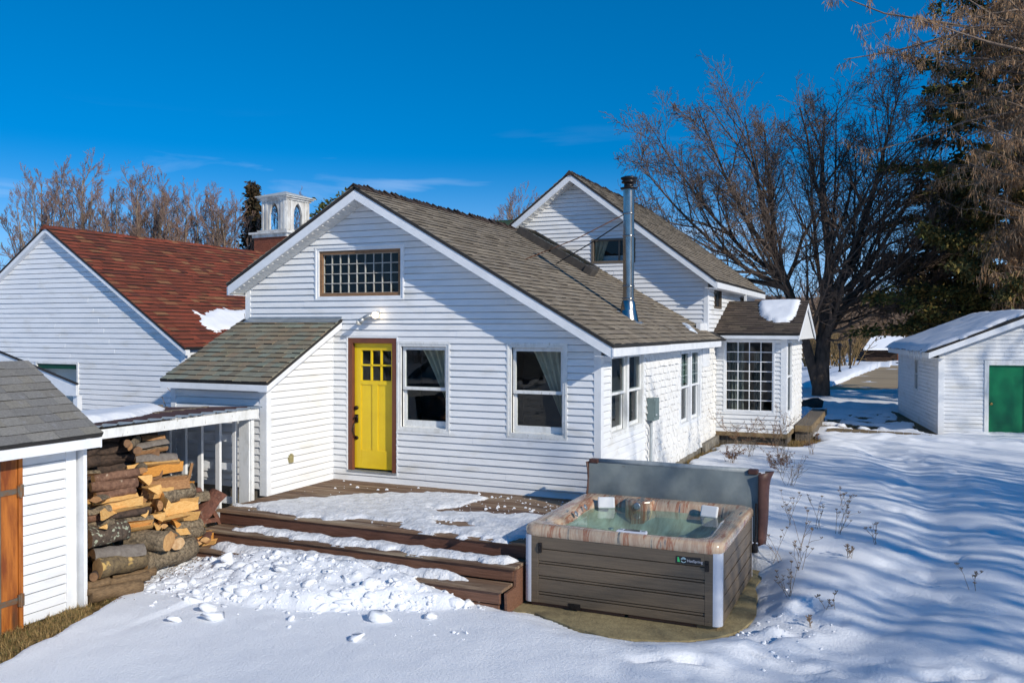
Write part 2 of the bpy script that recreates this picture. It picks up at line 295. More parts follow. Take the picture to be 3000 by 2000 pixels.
class MB:
    def __init__(s): s.v = []; s.f = []; s.r = []; s.m = []
    def add(s, vs, fs, r=None, m=0):
        o = len(s.v); s.v += [tuple(x) for x in vs]
        if r is None: r = random.random()
        for f in fs: s.f.append(tuple(i + o for i in f)); s.r.append(r); s.m.append(m)
    def hexa(s, p, r=None, m=0):     # p: 4 bottom ring, 4 top ring
        s.add(p, [(3, 2, 1, 0), (4, 5, 6, 7), (0, 1, 5, 4), (1, 2, 6, 5), (2, 3, 7, 6), (3, 0, 4, 7)], r, m)
    def box(s, x0, y0, z0, x1, y1, z1, r=None, m=0):
        s.hexa([(x0, y0, z0), (x1, y0, z0), (x1, y1, z0), (x0, y1, z0), (x0, y0, z1), (x1, y0, z1), (x1, y1, z1), (x0, y1, z1)], r, m)
    def lbox(s, T, a0, a1, b0, b1, c0, c1, r=None, m=0):   # box in a local frame T(a,b,c)
        s.hexa([T(a0, b0, c0), T(a1, b0, c0), T(a1, b0, c1), T(a0, b0, c1), T(a0, b1, c0), T(a1, b1, c0), T(a1, b1, c1), T(a0, b1, c1)], r, m)
    def prism(s, poly, vec, r=None, m=0):
        n = len(poly); vec = Vector(vec); a = [Vector(p) for p in poly]; b = [p + vec for p in a]
        s.add(a + b, [tuple(range(n))[::-1], tuple(range(n, 2 * n))] + [(i, (i + 1) % n, n + (i + 1) % n, n + i) for i in range(n)], r, m)
    def beam(s, p, q, w, h, up=(0, 0, 1), r=None, m=0):
        p = Vector(p); q = Vector(q); d = (q - p).normalized(); sd_ = d.cross(Vector(up)).normalized(); uu = sd_.cross(d)
        a = sd_ * w / 2; b = uu * h / 2
        s.hexa([p - a - b, p + a - b, q + a - b, q - a - b, p - a + b, p + a + b, q + a + b, q - a + b], r, m)
    def tube(s, pts, rads, n=8, cap=True, r=None, m=0):
        pts = [Vector(p) for p in pts]
        if not hasattr(rads, '__len__'): rads = [rads] * len(pts)
        vs = []
        for i, p in enumerate(pts):
            d = (pts[min(i + 1, len(pts) - 1)] - pts[max(i - 1, 0)]).normalized()
            up = Vector((0, 0, 1)) if abs(d.z) < 0.9 else Vector((1, 0, 0))
            a = d.cross(up).normalized(); b = a.cross(d)
            vs += [p + (a * math.cos(6.28318 * k / n) + b * math.sin(6.28318 * k / n)) * rads[i] for k in range(n)]
        fs = []
        for i in range(len(pts) - 1):
            for k in range(n): fs.append((i * n + k, i * n + (k + 1) % n, (i + 1) * n + (k + 1) % n, (i + 1) * n + k))
        if cap: fs += [tuple(range(n))[::-1], tuple(range((len(pts) - 1) * n, len(pts) * n))]
        s.add(vs, fs, r, m)
    def lathe(s, c, prof, n=20, r=None, m=0):
        c = Vector(c); vs = []; fs = []
        for (rad, z) in prof: vs += [c + Vector((rad * math.cos(6.28318 * k / n), rad * math.sin(6.28318 * k / n), z)) for k in range(n)]
        for i in range(len(prof) - 1):
            for k in range(n): fs.append((i * n + k, i * n + (k + 1) % n, (i + 1) * n + (k + 1) % n, (i + 1) * n + k))
        s.add(vs, fs, r, m)
    def build(s, name, mats, parent=None, smooth=False, bevel=0, kind=None):
        me = bpy.data.meshes.new(name)
        me.from_pydata(s.v, [], s.f)
        if not isinstance(mats, (list, tuple)): mats = [mats]
        for m in mats: me.materials.append(m)
        if len(mats) > 1: me.polygons.foreach_set('material_index', s.m)
        at = me.attributes.new('rnd', 'FLOAT', 'FACE'); at.data.foreach_set('value', s.r)
        if smooth: me.polygons.foreach_set('use_smooth', [True] * len(s.f))
        o = link(bpy.data.objects.new(name, me))
        if bevel:
            b = o.modifiers.new('bevel', 'BEVEL'); b.width = bevel; b.segments = 2; b.limit_method = 'ANGLE'; b.angle_limit = R(40)
        attach(o, parent)
        if kind: o['kind'] = kind
        return o

def np_mesh(name, v, faces, mats, parent=None, smooth=False, rnd=None, kind=None, midx=None):
    """faces: (M,k) int array"""
    me = bpy.data.meshes.new(name); v = np.ascontiguousarray(v, dtype=np.float32); faces = np.ascontiguousarray(faces, dtype=np.int32)
    M_, k = faces.shape
    me.vertices.add(len(v)); me.vertices.foreach_set('co', v.ravel())
    me.loops.add(M_ * k); me.loops.foreach_set('vertex_index', faces.ravel())
    me.polygons.add(M_); me.polygons.foreach_set('loop_start', np.arange(0, M_ * k, k, dtype=np.int32))
    if not isinstance(mats, (list, tuple)): mats = [mats]
    for m in mats: me.materials.append(m)
    if midx is not None: me.polygons.foreach_set('material_index', midx.astype(np.int32))
    if smooth: me.polygons.foreach_set('use_smooth', np.ones(M_, dtype=bool))
    me.update(calc_edges=True)
    at = me.attributes.new('rnd', 'FLOAT', 'FACE')
    at.data.foreach_set('value', (RNG.random(M_) if rnd is None else rnd).astype(np.float32))
    o = link(bpy.data.objects.new(name, me)); attach(o, parent)
    if kind: o['kind'] = kind
    return o

# value noise
def _h(ix, iy, s):
    n = (ix * 374761393 + iy * 668265263 + s * 982451653) & 0x7fffffff
    n = ((n ^ (n >> 13)) * 1274126177) & 0x7fffffff
    return ((n ^ (n >> 16)) & 0xffff) / 65535.0
def vnoise(x, y, s=0):
    x = np.asarray(x, float); y = np.asarray(y, float)
    ix = np.floor(x).astype(np.int64); iy = np.floor(y).astype(np.int64); fx = x - ix; fy = y - iy
    fx = fx * fx * fx * (fx * (fx * 6 - 15) + 10); fy = fy * fy * fy * (fy * (fy * 6 - 15) + 10)
    return (_h(ix, iy, s) * (1 - fx) + _h(ix + 1, iy, s) * fx) * (1 - fy) + (_h(ix, iy + 1, s) * (1 - fx) + _h(ix + 1, iy + 1, s) * fx) * fy
def fbm(x, y, o=4, s=0):
    a = 0; w = 0.5; t = 0
    for i in range(o): a = a + w * vnoise(x * 2 ** i + 17.3 * i, y * 2 ** i - 9.1 * i, s + i); t += w; w *= 0.5
    return a / t
def sstep(x, a, b):
    t = np.clip((np.asarray(x, float) - a) / (b - a), 0, 1); return t * t * (3 - 2 * t)
def inpoly(x, y, poly):
    ins = np.zeros(np.shape(x), bool); n = len(poly)
    for i in range(n):
        x1, y1 = poly[i]; x2, y2 = poly[(i + 1) % n]
        if y1 == y2: continue
        c = ((y1 > y) != (y2 > y)) & (x < (x2 - x1) * (y - y1) / (y2 - y1) + x1); ins ^= c
    return ins
def dist_poly(x, y, pts, closed=False):
    d = np.full(np.shape(x), 1e9); n = len(pts)
    for i in range(n if closed else n - 1):
        x1, y1 = pts[i]; x2, y2 = pts[(i + 1) % n]; dx = x2 - x1; dy = y2 - y1
        t = np.clip(((x - x1) * dx + (y - y1) * dy) / (dx * dx + dy * dy + 1e-12), 0, 1)
        d = np.minimum(d, np.hypot(x - x1 - t * dx, y - y1 - t * dy))
    return d

# ------------------------------------------------------------ ground
GRASS_EDGE = [(1.1, -8.2), (0.62, -6.7), (0.50, -6.2), (0.34, -5.5), (0.14, -4.85), (-0.1, -4.35), (-0.3, -3.8), (-0.25, -3.45)]
PAD = [(4.15, -2.9), (4.5, -3.08), (5.15, -3.40), (5.7, -3.42), (6.2, -3.22), (6.58, -2.82), (6.68, -2.3), (6.66, -1.6), (6.55, -1.05), (6.4, -0.2), (4.2, -0.2)]
DRIVE = [(3.0, 27.6), (5.0, 32.3), (5.55, 40), (5.9, 46), (6.9, 60), (8.3, 65), (40, 66), (40, 29.5), (8.2, 29.6)]
TROUGH = [(7.6, 9.1), (8.5, 5.2), (8.57, 2.2), (8.55, 0.35), (8.15, -1.5), (7.6, -3.0), (6.9, -4.0)]
PATCH = [(5.9, 13.2), (6.6, 12.6), (7.5, 12.9), (8.2, 14.5), (8.2, 18.5), (7.3, 18.0), (6.2, 17.4), (5.7, 15.5)]
PILE = [(-0.25, -3.45), (0.3, -3.0), (3.0, -3.0), (4.1, -3.3), (3.6, -3.65), (3.1, -3.85), (2.3, -4.3), (1.66, -4.5), (0.8, -4.6), (0.1, -4.5), (-0.25, -4.0)]
_rf = random.Random(12)
FEET = [(6.95 + _rf.gauss(0, .18), -3.1 + .26 * i * .5 + _rf.gauss(0, .05), 0) for i in range(9)] + [(7.3 - .45 * i + _rf.gauss(0, .08), -3.6 - .16 * i, 0) for i in range(4)] + [(8.4 + .33 * i, -3.5 + .12 * (i % 2) + .1 * i, 0) for i in range(8)]
def base_h(x, y):
    x = np.asarray(x, float); y = np.asarray(y, float)
    h = -0.86 + 0.46 * sstep(y, -4.0, 5.0) * sstep(x, 1.0, 5.0) - 0.0 * x
    h = np.where(x < 1.0, np.maximum(h, -0.86 + 0.1 * sstep(y, -6, -3)), h)
    h = h - 0.06 * sstep(y, 6, 13)
    h = h + 0.5 * sstep(y, 9, 12) * 0
    far = np.hypot(x, y - 5)
    h = h + 7.5 * sstep(far, 140, 500) + 0.06 * (fbm(x / 6, y / 6, 2, 5) - 0.5) * sstep(y, 20, 30)
    return h
def bare_mask(x, y):
    """1 where the ground shows no snow"""
    n = (fbm(x * 1.7, y * 1.7, 4, 11) - 0.5)
    # left grass strip: left of the edge line
    ex = np.interp(y, [p[1] for p in GRASS_EDGE], [p[0] for p in GRASS_EDGE])
    g = sstep((ex - x) + n * 0.35, -0.05, 0.06) * (y < -3.2) * (y > -9.5) * (x > -1.6)
    w = ((x < -0.25) & (y > -5.2) & (y < -0.2) & (x > -2.4)).astype(float)
    # strip beside the house side wall
    a = sstep(4.44 + 0.22 * sstep(y, 5, 8.4) * 0 + n * 0.5 - x, -0.05, 0.08) * (y > 2.2) * (y < 8.8)
    b = sstep(0.36 + n * 0.5 - np.abs(y - 8.65), -0.05, 0.1) * (x > 4.2) * (x < 6.2)
    c = sstep(0.42 + n * 0.6 - np.abs(x - 5.95), -0.05, 0.1) * (y > 8.5) * (y < 10.9)
    d = inpoly(x, y, PAD).astype(float) * 0
    e = sstep(0.22 + n * 0.5 - dist_poly(x, y, [(9.0, 12.7), (8.05, 19.0)]), -0.05, 0.06)
    f = inpoly(x, y, PATCH) * sstep(fbm(x * 1.1, y * 2.6, 4, 23), 0.46, 0.52)
    return np.clip(np.maximum.reduce([g, w, a, b, c, d, e, f]), 0, 1)
def ground_h(x, y, detail=True):
    x = np.asarray(x, float); y = np.asarray(y, float)
    h = base_h(x, y); b = bare_mask(x, y)
    near = 1 - sstep(np.hypot(x - 5, y - 3), 22, 40)
    sn = 0.09 + 0.034 * (fbm(x * 0.8 + 0.3 * y, y * 0.9, 4, 3) - 0.5) + 0.05 * (fbm(x * 0.35, y * 0.35, 2, 31) - 0.5)
    tr = dist_poly(x, y, TROUGH)
    sn = sn - 0.07 * np.exp(-(tr / 0.38) ** 2) * (.5 + fbm(x * 2.2, y * 2.2, 2, 33)) + 0.025 * np.exp(-((tr - 0.8) / 0.35) ** 2)
    sn = sn - .035 * sstep(fbm(x * 3.1, y * 3.1, 2, 35), .60, .70) * np.exp(-(tr / 1.1) ** 2)
    # ridged rows towards the back of the yard
    rr = sstep(y, 2.0, 6.0) * (1 - sstep(y, 10.5, 12)) * sstep(x, 4.7, 5.6)
    sn = sn + rr * 0.04 * (fbm(x * 0.7, y * 1.9, 4, 41) - 0.42)
    bank = sstep(y, 9.6, 10.6) * (1 - sstep(y, 11.0, 12.2)) * sstep(x, 5.8, 6.6)
    sn = sn + bank * (0.06 + 0.16 * (fbm(x * 2.3, y * 3, 4, 43) - 0.4))
    for fx_, fy_, fr_ in FEET: sn = sn - .065 * np.exp(-(((x - fx_) * .85 + (y - fy_) * .5) / .15) ** 4 - (((y - fy_) * .85 - (x - fx_) * .5) / .07) ** 4)
    mess = sstep(y, 12.3, 13) * (1 - sstep(y, 21, 24)) * (x > 4)
    sn = sn + mess * 0.3 * (fbm(x * 1.3, y * 1.6, 4, 47) - 0.5)
    sn = sn + 0.024 * (fbm(x * 3.2, y * 3.2, 5, 51) - 0.5)
    # trampled area right of the tub
    tp = np.exp(-((x - 7.1) / 0.5) ** 2 - ((y + 2.6) / 0.9) ** 2)
    sn = sn - 0.10 * tp * sstep(fbm(x * 3.6, y * 3.6, 2, 61), 0.5, 0.62)
    h = h + (np.maximum(sn, 0.01) * near + 0.1 * (1 - near)) * (1 - b) + b * 0.02 * (fbm(x * 9, y * 9, 2, 71) - 0.5)
    # the shovelled pile against the steps
    ins = inpoly(x, y, PILE); de = dist_poly(x, y, PILE, True)
    top = np.interp(x, [-0.3, 0.4, 1.3, 2.2, 3.0, 3.6, 4.1], [-0.72, -0.60, -0.46, -0.48, -0.58, -0.66, -0.80])
    p = np.where(ins, 1, 0) * np.clip((y + 4.75) / 1.45, 0, 1) ** 0.8 * sstep(de, 0, 0.25)
    hp = -0.80 + (top + 0.80) * p + 0.10 * (np.abs(fbm(x * 3.6, y * 3.6, 4, 81) - .5) * 2 - .25) * sstep(de, 0, 0.3) + .05 * (np.abs(vnoise(x * 11, y * 11, 83) - .5)) * sstep(de, 0, .3)
    h = np.where(ins, np.maximum(h, hp), h)
    # under the pad and tub
    dp = dist_poly(x, y, PAD, True); ip = inpoly(x, y, PAD)
    h = np.where(ip, -0.93, h)
    h = np.where(~ip & (dp < 0.6) & (y < -.3), h + (np.minimum(h, -.865) - h) * (1 - sstep(dp + .12 * (fbm(x * 4, y * 4, 2, 12) - .5), -.02, .5)), h)
    # driveway cut
    idr = inpoly(x, y, DRIVE); h = np.where(idr, base_h(x, y) - 0.06, h)
    dd = dist_poly(x, y, DRIVE, True); h = np.where(~idr & (dd < 1.6) & (y < 75), h + 0.16 * np.sin(np.clip(dd / 1.6, 0, 1) * 3.14159) * fbm(x * 0.9, y * 0.9, 3, 91) * 1.6, h)
    # under the deck and the house
    h = np.where((x > -0.28) & (x < 4.2) & (y > -3.28) & (y < -0.0), -0.9, h)
    h = np.where((x > -2.1) & (x < 4.15) & (y > 0.1) & (y < 14.4), -0.7, h)
    return h
def axis(segs, g0, g1, g=1.13, lim=900):
    a = [segs[0][0]]
    for s0, s1, st in segs:
        k = max(1, int(round((s1 - s0) / st))); a += list(np.linspace(s0, s1, k + 1)[1:])
    st = g0; v = a[0]; pre = []
    while v > -lim: v -= st; st = min(st * g, 60); pre.append(v)
    st = g1; v = a[-1]; post = []
    while v < lim: v += st; st = min(st * g, 60); post.append(v)
    return np.array(pre[::-1] + a + post)
gx = axis([(-3.0, -0.6, .12), (-0.6, 4.6, .045), (4.6, 11.5, .07)], .13, .09)
gy = axis([(-9.0, -5.2, .09), (-5.2, -2.8, .04), (-2.8, 1.0, .08), (1.0, 13.0, .065), (13.0, 34, .13)], .1, .16)
GX, GY = np.meshgrid(gx, gy)
GH = ground_h(GX, GY)
nx, ny = len(gx), len(gy)
idx = np.arange(nx * ny).reshape(ny, nx)
fc = np.stack([idx[:-1, :-1], idx[:-1, 1:], idx[1:, 1:], idx[1:, :-1]], -1).reshape(-1, 4)
gv = np.stack([GX, GY, GH], -1).reshape(-1, 3)
def ground_material():
    m = bpy.data.materials.new('snow_and_dead_grass_ground'); m.use_nodes = True
    t = m.node_tree; b = t.nodes['Principled BSDF']; N = t.nodes.new; K = t.links.new
    g = N('ShaderNodeNewGeometry')
    n1 = N('ShaderNodeTexNoise'); n1.inputs['Scale'].default_value = 0.9; n1.inputs['Detail'].default_value = 5
    K(g.outputs['Position'], n1.inputs['Vector'])
    sc = N('ShaderNodeMixRGB'); sc.inputs['Color1'].default_value = (0.80, 0.825, 0.87, 1); sc.inputs['Color2'].default_value = (0.86, 0.875, 0.90, 1)
    K(n1.outputs['Fac'], sc.inputs['Fac'])
    n2 = N('ShaderNodeTexNoise'); n2.inputs['Scale'].default_value = 14; n2.inputs['Detail'].default_value = 6
    K(g.outputs['Position'], n2.inputs['Vector'])
    gc = N('ShaderNodeValToRGB'); e = gc.color_ramp.elements
    e[0].position = .35; e[0].color = (0.055, 0.04, 0.02, 1); e[1].position = .68; e[1].color = (0.26, 0.165, 0.065, 1)
    K(n2.outputs['Fac'], gc.inputs['Fac'])
    at = N('ShaderNodeAttribute'); at.attribute_name = 'bare'
    ad = N('ShaderNodeMath'); ad.operation = 'MULTIPLY_ADD'; ad.inputs[1].default_value = 0.35; 
    K(n2.outputs['Fac'], ad.inputs[0]); 
    sb = N('ShaderNodeMath'); sb.operation = 'SUBTRACT'; sb.inputs[1].default_value = 0.175; K(at.outputs['Fac'], sb.inputs[0]); K(sb.outputs[0], ad.inputs[2])
    mr = N('ShaderNodeMapRange'); mr.inputs['From Min'].default_value = .4; mr.inputs['From Max'].default_value = .6; K(ad.outputs[0], mr.inputs['Value'])
    x = N('ShaderNodeMixRGB'); K(mr.outputs[0], x.inputs['Fac']); K(sc.outputs[0], x.inputs['Color1']); K(gc.outputs['Color'], x.inputs['Color2'])
    K(x.outputs[0], b.inputs['Base Color']); b.inputs['Roughness'].default_value = .6; b.inputs['Specular IOR Level'].default_value = .25
    n3 = N('ShaderNodeTexNoise'); n3.inputs['Scale'].default_value = 34; n3.inputs['Detail'].default_value = 7; n3.inputs['Roughness'].default_value = .7
    K(g.outputs['Position'], n3.inputs['Vector'])
    bp = N('ShaderNodeBump'); bp.inputs['Distance'].default_value = .013; K(n3.outputs['Fac'], bp.inputs['Height']); K(bp.outputs[0], b.inputs['Normal'])
    return m
ground = np_mesh('snow_ground', gv, fc, ground_material(), smooth=True, kind='structure')
at = ground.data.attributes.new('bare', 'FLOAT', 'POINT')
at.data.foreach_set('value', bare_mask(GX, GY).astype(np.float32).ravel())
def gz(x, y): return float(ground_h(np.array([x]), np.array([y]))[0])

# driveway
dx = np.linspace(2.5, 40, 90); dy = np.linspace(27, 67, 130); DX, DY = np.meshgrid(dx, dy)
ii = np.arange(DX.size).reshape(DX.shape); q = np.stack([ii[:-1, :-1], ii[:-1, 1:], ii[1:, 1:], ii[1:, :-1]], -1).reshape(-1, 4)
cx_ = DX.ravel()[q].mean(1); cy_ = DY.ravel()[q].mean(1); q = q[inpoly(cx_, cy_, DRIVE) | (dist_poly(cx_, cy_, DRIVE, True) < 0.5)]
np_mesh('driveway', np.stack([DX, DY, base_h(DX, DY) - 0.05 + 0.04 * (fbm(DX * .8, DY * .8, 3, 99) - .5)], -1).reshape(-1, 3), q, drive_m, smooth=True, kind='structure')
# concrete pad
mb = MB(); pts = [Vector((x + 0.02 * math.sin(7 * x + 3 * y), y, -0.93)) for x, y in PAD]
fine = []
for i in range(len(pts)):
    a = pts[i]; b = pts[(i + 1) % len(pts)]; c0 = pts[i - 1]; d0 = pts[(i + 2) % len(pts)]
    for k in range(4):
        t = k / 4; v = 0.5 * ((2 * a) + (b - c0) * t + (2 * c0 - 5 * a + 4 * b - d0) * t * t + (3 * a - c0 - 3 * b + d0) * t ** 3)
        fine.append(v + Vector((random.uniform(-.012, .012), random.uniform(-.012, .012), 0)))
mb.prism(fine, (0, 0, 0.085)); pad = mb.build('tub_pad', concrete); tag(pad, 'yellowed concrete pad with a ragged curved edge under the hot tub', 'concrete pad')

def snow_patch(name, poly, T, thick=0.05, step=0.05, m=None, edge=0.12, seed=0, ragged=0.08, rough=0.02, parent=None, label=None, rscale=6.0, holes=None, cat='snow patch'):
    """snow lying on a surface; poly in the surface's own (a,b) coordinates, T maps (a,b,height) to the world"""
    xs = [p[0] for p in poly]; ys = [p[1] for p in poly]
    A, B = np.meshgrid(np.arange(min(xs) - .2, max(xs) + .2, step), np.arange(min(ys) - .2, max(ys) + .2, step))
    A = A + (RNG.random(A.shape) - .5) * step * .3; B = B + (RNG.random(B.shape) - .5) * step * .3
    d = dist_poly(A, B, poly, True) * np.where(inpoly(A, B, poly), 1, -1) + (fbm(A * rscale, B * rscale, 4, seed) - .5) * 2 * ragged
    if holes: 
        for h in holes: d = np.minimum(d, -(dist_poly(A, B, h, True) * np.where(inpoly(A, B, h), 1, -1)) + (fbm(A * rscale, B * rscale, 4, seed + 5) - .5) * 2 * ragged)
    H = thick * np.sqrt(np.clip(d / edge, 0, 1)) * (0.75 + 0.5 * fbm(A * 2, B * 2, 2, seed + 1)) + rough * (fbm(A * 9, B * 9, 3, seed + 2) - .4) * (d > 0)
    H = np.where(d > 0, np.maximum(H, 0.004), -0.012)
    ii = np.arange(A.size).reshape(A.shape); q = np.stack([ii[:-1, :-1], ii[:-1, 1:], ii[1:, 1:], ii[1:, :-1]], -1).reshape(-1, 4)
    keep = (d.ravel()[q] > -step * .1).any(1); q = q[keep]
    P = np.stack([A.ravel(), B.ravel(), H.ravel()], -1)
    V = np.array([tuple(T(a, b, h)) for a, b, h in P])
    used = np.unique(q); rem = np.full(len(V), -1); rem[used] = np.arange(len(used))
    o = np_mesh(name, V[used], rem[q], m or snow_m, parent=parent, smooth=True)
    if label: tag(o, label, cat)
    return o

# ------------------------------------------------------------ building helpers
def frameT(O, Sd, N):
    O = Vector(O); Sd = Vector(Sd); N = Vector(N)
    return lambda s, n, z: O + Sd * s + N * n + Vector((0, 0, z))
def segs_minus(lo, hi, za, zb, ops):
    out = [(lo, hi)]
    for (s0, s1, z0, z1) in ops:
        if za >= z1 - .006 or zb <= z0 + .006: continue
        nw = []
        for a, b in out:
            if s1 <= a or s0 >= b: nw.append((a, b)); continue
            if s0 > a: nw.append((a, s0))
            if s1 < b: nw.append((s1, b))
        out = nw
    return out
def siding(parent, O, Sd, N, z0, z1, lo, hi, ops=(), expo=0.102, m=None, name='siding_board', seam=3.7, prot=0.023, m_back=None, back=True):
    T = frameT(O, Sd, N); m = m or vinyl
    lo = lo if callable(lo) else (lambda z, v=lo: v); hi = hi if callable(hi) else (lambda z, v=hi: v)
    k = 0; z = z0; bk = MB()
    while z < z1 - 0.01:
        zt = min(z + expo, z1); cuts = sorted({z, zt} | {v for o in ops for v in (o[2], o[3]) if z + .004 < v < zt - .004})
        off = (k * 1.37) % seam; wob = random.uniform(-.001, .001)
        for za, zb in zip(cuts[:-1], cuts[1:]):
            gp = .012 if zb == zt else 0
            la, lb, ha, hb = lo(za), lo(zb), hi(za), hi(zb)
            if min(ha, hb) < max(la, lb) - .01 and (ha - la < .02): continue
            pa = .003 + (prot - .003) * (zt - za) / (zt - z) + wob; pb = .003 + (prot - .003) * (zt - zb) / (zt - z)
            big = max(la, lb) if max(la, lb) < 1e8 else 0
            for a, b in segs_minus(min(la, lb), max(ha, hb), za, zb, ops):
                js = [a] + [v for v in np.arange(math.floor((a - off) / seam) * seam + off, b, seam) if a + .35 < v < b - .35] + [b]
                for j, (p, q_) in enumerate(zip(js[:-1], js[1:])):
                    p0 = max(p, la); q0 = min(q_, ha); p1 = max(p, lb); q1 = min(q_, hb)
                    if q0 - p0 < .006: continue
                    if q1 < p1: p1 = q1 = (p1 + q1) / 2
                    e = 0.004 if j % 2 else 0
                    x = MB()
                    w0, w1 = random.uniform(-.0025, .0025), random.uniform(-.0025, .0025)
                    x.hexa([T(p0, pa + e, za + w0), T(q0, pa + e, za + w1), T(q0, -.012, za), T(p0, -.012, za), T(p1, pb + e, zb - gp), T(q1, pb + e, zb - gp), T(q1, -.012, zb - gp), T(p1, -.012, zb - gp)])
                    x.build(name, m, parent)
                p0 = max(a, la); q0 = min(b, ha); p1 = max(a, lb); q1 = min(b, hb)
                if q1 < p1: p1 = q1 = (p1 + q1) / 2
                if q0 > p0: bk.hexa([T(p0, -.02, za), T(q0, -.02, za), T(q0, -.10, za), T(p0, -.10, za), T(p1, -.02, zb), T(q1, -.02, zb), T(q1, -.10, zb), T(p1, -.10, zb)])
        z += expo; k += 1
    return bk
def shingles_side(out, O, Sd, N, z0, z1, s0, s1, ops=(), expo=.125, m=None):
    """painted wooden wall shingles, uneven butts"""
    T = frameT(O, Sd, N); z = z0; k = 0
    while z < z1 - .02:
        zt = min(z + expo, z1); s = s0 - random.random() * .1
        while s < s1:
            w = random.uniform(.09, .19); a = max(s, s0) + .0015; b = min(s + w, s1) - .0015; s += w
            if b - a < .02: continue
            if any(a < o[1] and b > o[0] and (z + zt) / 2 > o[2] - .02 and (z + zt) / 2 < o[3] + .03 for o in ops): continue
            dz = random.uniform(-.012, .01); pr = random.uniform(.022, .042)
            p = [T(a, pr, z + dz), T(b, pr, z + dz), T(b, -.01, z + dz), T(a, -.01, z + dz), T(a, .004, zt - .012), T(b, .004, zt - .012), T(b, -.01, zt - .012), T(a, -.01, zt - .012)]
            out.append((p, m or cedar_w))
        z += expo; k += 1
def roof_shingles(out, O, U, V, w, l, m, expo=.145, wmin=.14, wmax=.32, key=None, skip=None, butt=.016, lift=0.0):
    """asphalt shingles of one rectangular roof plane: O lower corner, U along the eave, V up the slope"""
    O = Vector(O); U = Vector(U); V = Vector(V); N = U.cross(V).normalized()
    if N.z < 0: N = -N
    v = 0; k = 0
    while v < l - .02:
        vt = min(v + expo, l) + .02; s = -random.random() * wmax
        while s < w:
            ww = random.uniform(wmin, wmax); a = max(s, 0) + .001; b = min(s + ww, w) - .001; s += ww
            if b - a < .02: continue
            c = O + U * (a + b) / 2 + V * v
            if skip and skip(c): continue
            bt = butt * random.uniform(.75, 1.6); j = random.uniform(-.004, .004)
            def P(aa, vv, h): return O + U * aa + V * vv + N * (h + lift)
            p = [P(a, v + j, 0), P(b, v + j, 0), P(b, vt, -.002), P(a, vt, -.002), P(a, v + j, bt), P(b, v + j, bt), P(b, vt, .002), P(a, vt, .002)]
            out.append((p, m, c))
        v += expo; k += 1
def emit_shingles(items, piece_parent_of, thing_root, n=300, name='shingle', rest_name='shingle_field'):
    """nearest n as single parts, all others joined into one stuff part"""
    def dist(p): return (Vector(p[0][0]) - CAMP).length
    order = sorted(range(len(items)), key=lambda i: dist(items[i]))
    for i in order[:n]:
        it = items[i]; x = MB(); x.hexa(it[0]); x.m = [0, 0, 1, 0, 0, 0]; x.build(name, [it[1], cedar_w if 'wall' in name else dark_edge], piece_parent_of(it))
    rest = order[n:]
    if rest:
        mats = list({items[i][1].name: items[i][1] for i in rest}.values()); mi = {m_.name: k for k, m_ in enumerate(mats)}
        x = MB()
        for i in rest: x.hexa(items[i][0], m=mi[items[i][1].name]); x.m[-4] = len(mats)
        x.build(rest_name, mats + [cedar_w if 'wall' in name else dark_edge], thing_root, kind='stuff')
def ring(mb, T, s0, s1, z0, z1, w, n0, n1, wb=None, r=None, wt=None):
    wb = w if wb is None else wb; wt = w if wt is None else wt
    mb.lbox(T, s0, s0 + w, n0, n1, z0, z1, r); mb.lbox(T, s1 - w, s1, n0, n1, z0, z1, r)
    mb.lbox(T, s0 + w, s1 - w, n0, n1, z0, z0 + wb, r); mb.lbox(T, s0 + w, s1 - w, n0, n1, z1 - wt, z1, r)
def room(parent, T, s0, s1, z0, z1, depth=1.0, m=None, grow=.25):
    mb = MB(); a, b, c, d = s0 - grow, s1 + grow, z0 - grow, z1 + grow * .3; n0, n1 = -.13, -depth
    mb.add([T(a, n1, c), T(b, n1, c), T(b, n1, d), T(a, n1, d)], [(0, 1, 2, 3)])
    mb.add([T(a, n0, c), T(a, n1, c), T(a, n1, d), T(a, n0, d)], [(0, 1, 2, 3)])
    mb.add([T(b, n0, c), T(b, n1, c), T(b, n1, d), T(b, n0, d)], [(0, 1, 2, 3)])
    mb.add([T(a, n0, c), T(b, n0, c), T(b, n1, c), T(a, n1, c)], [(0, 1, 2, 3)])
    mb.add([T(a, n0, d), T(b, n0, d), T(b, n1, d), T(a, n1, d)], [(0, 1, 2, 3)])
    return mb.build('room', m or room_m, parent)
def pane(parent, T, s0, s1, z0, z1, n=-.075, m=None):
    mb = MB(); mb.lbox(T, s0, s1, n - .003, n, z0, z1); return mb.build('pane', m or glass, parent)
def curtain(parent, T, s0, s1, z0, z1, m, n=-.22, taper=0.0, folds=14, side=1):
    nS, nZ = 60, 12; v = []
    for j in range(nZ + 1):
        tz = j / nZ; z = z1 + (z0 - z1) * tz
        a, b = s0, s1
        if taper:
            if side > 0: a = s0 + (s1 - s0) * taper * tz ** .9
            else: b = s1 - (s1 - s0) * taper * tz ** .9
        for i in range(nS + 1):
            t = i / nS; v.append(T(a + (b - a) * t, n + .03 * math.sin(t * folds * 3.1416 + .5 * math.sin(tz * 3)), z))
    f = [(j * (nS + 1) + i, j * (nS + 1) + i + 1, (j + 1) * (nS + 1) + i + 1, (j + 1) * (nS + 1) + i) for j in range(nZ) for i in range(nS)]
    mb = MB(); mb.add(v, f, .5); return mb.build('curtain', m, parent, smooth=True)
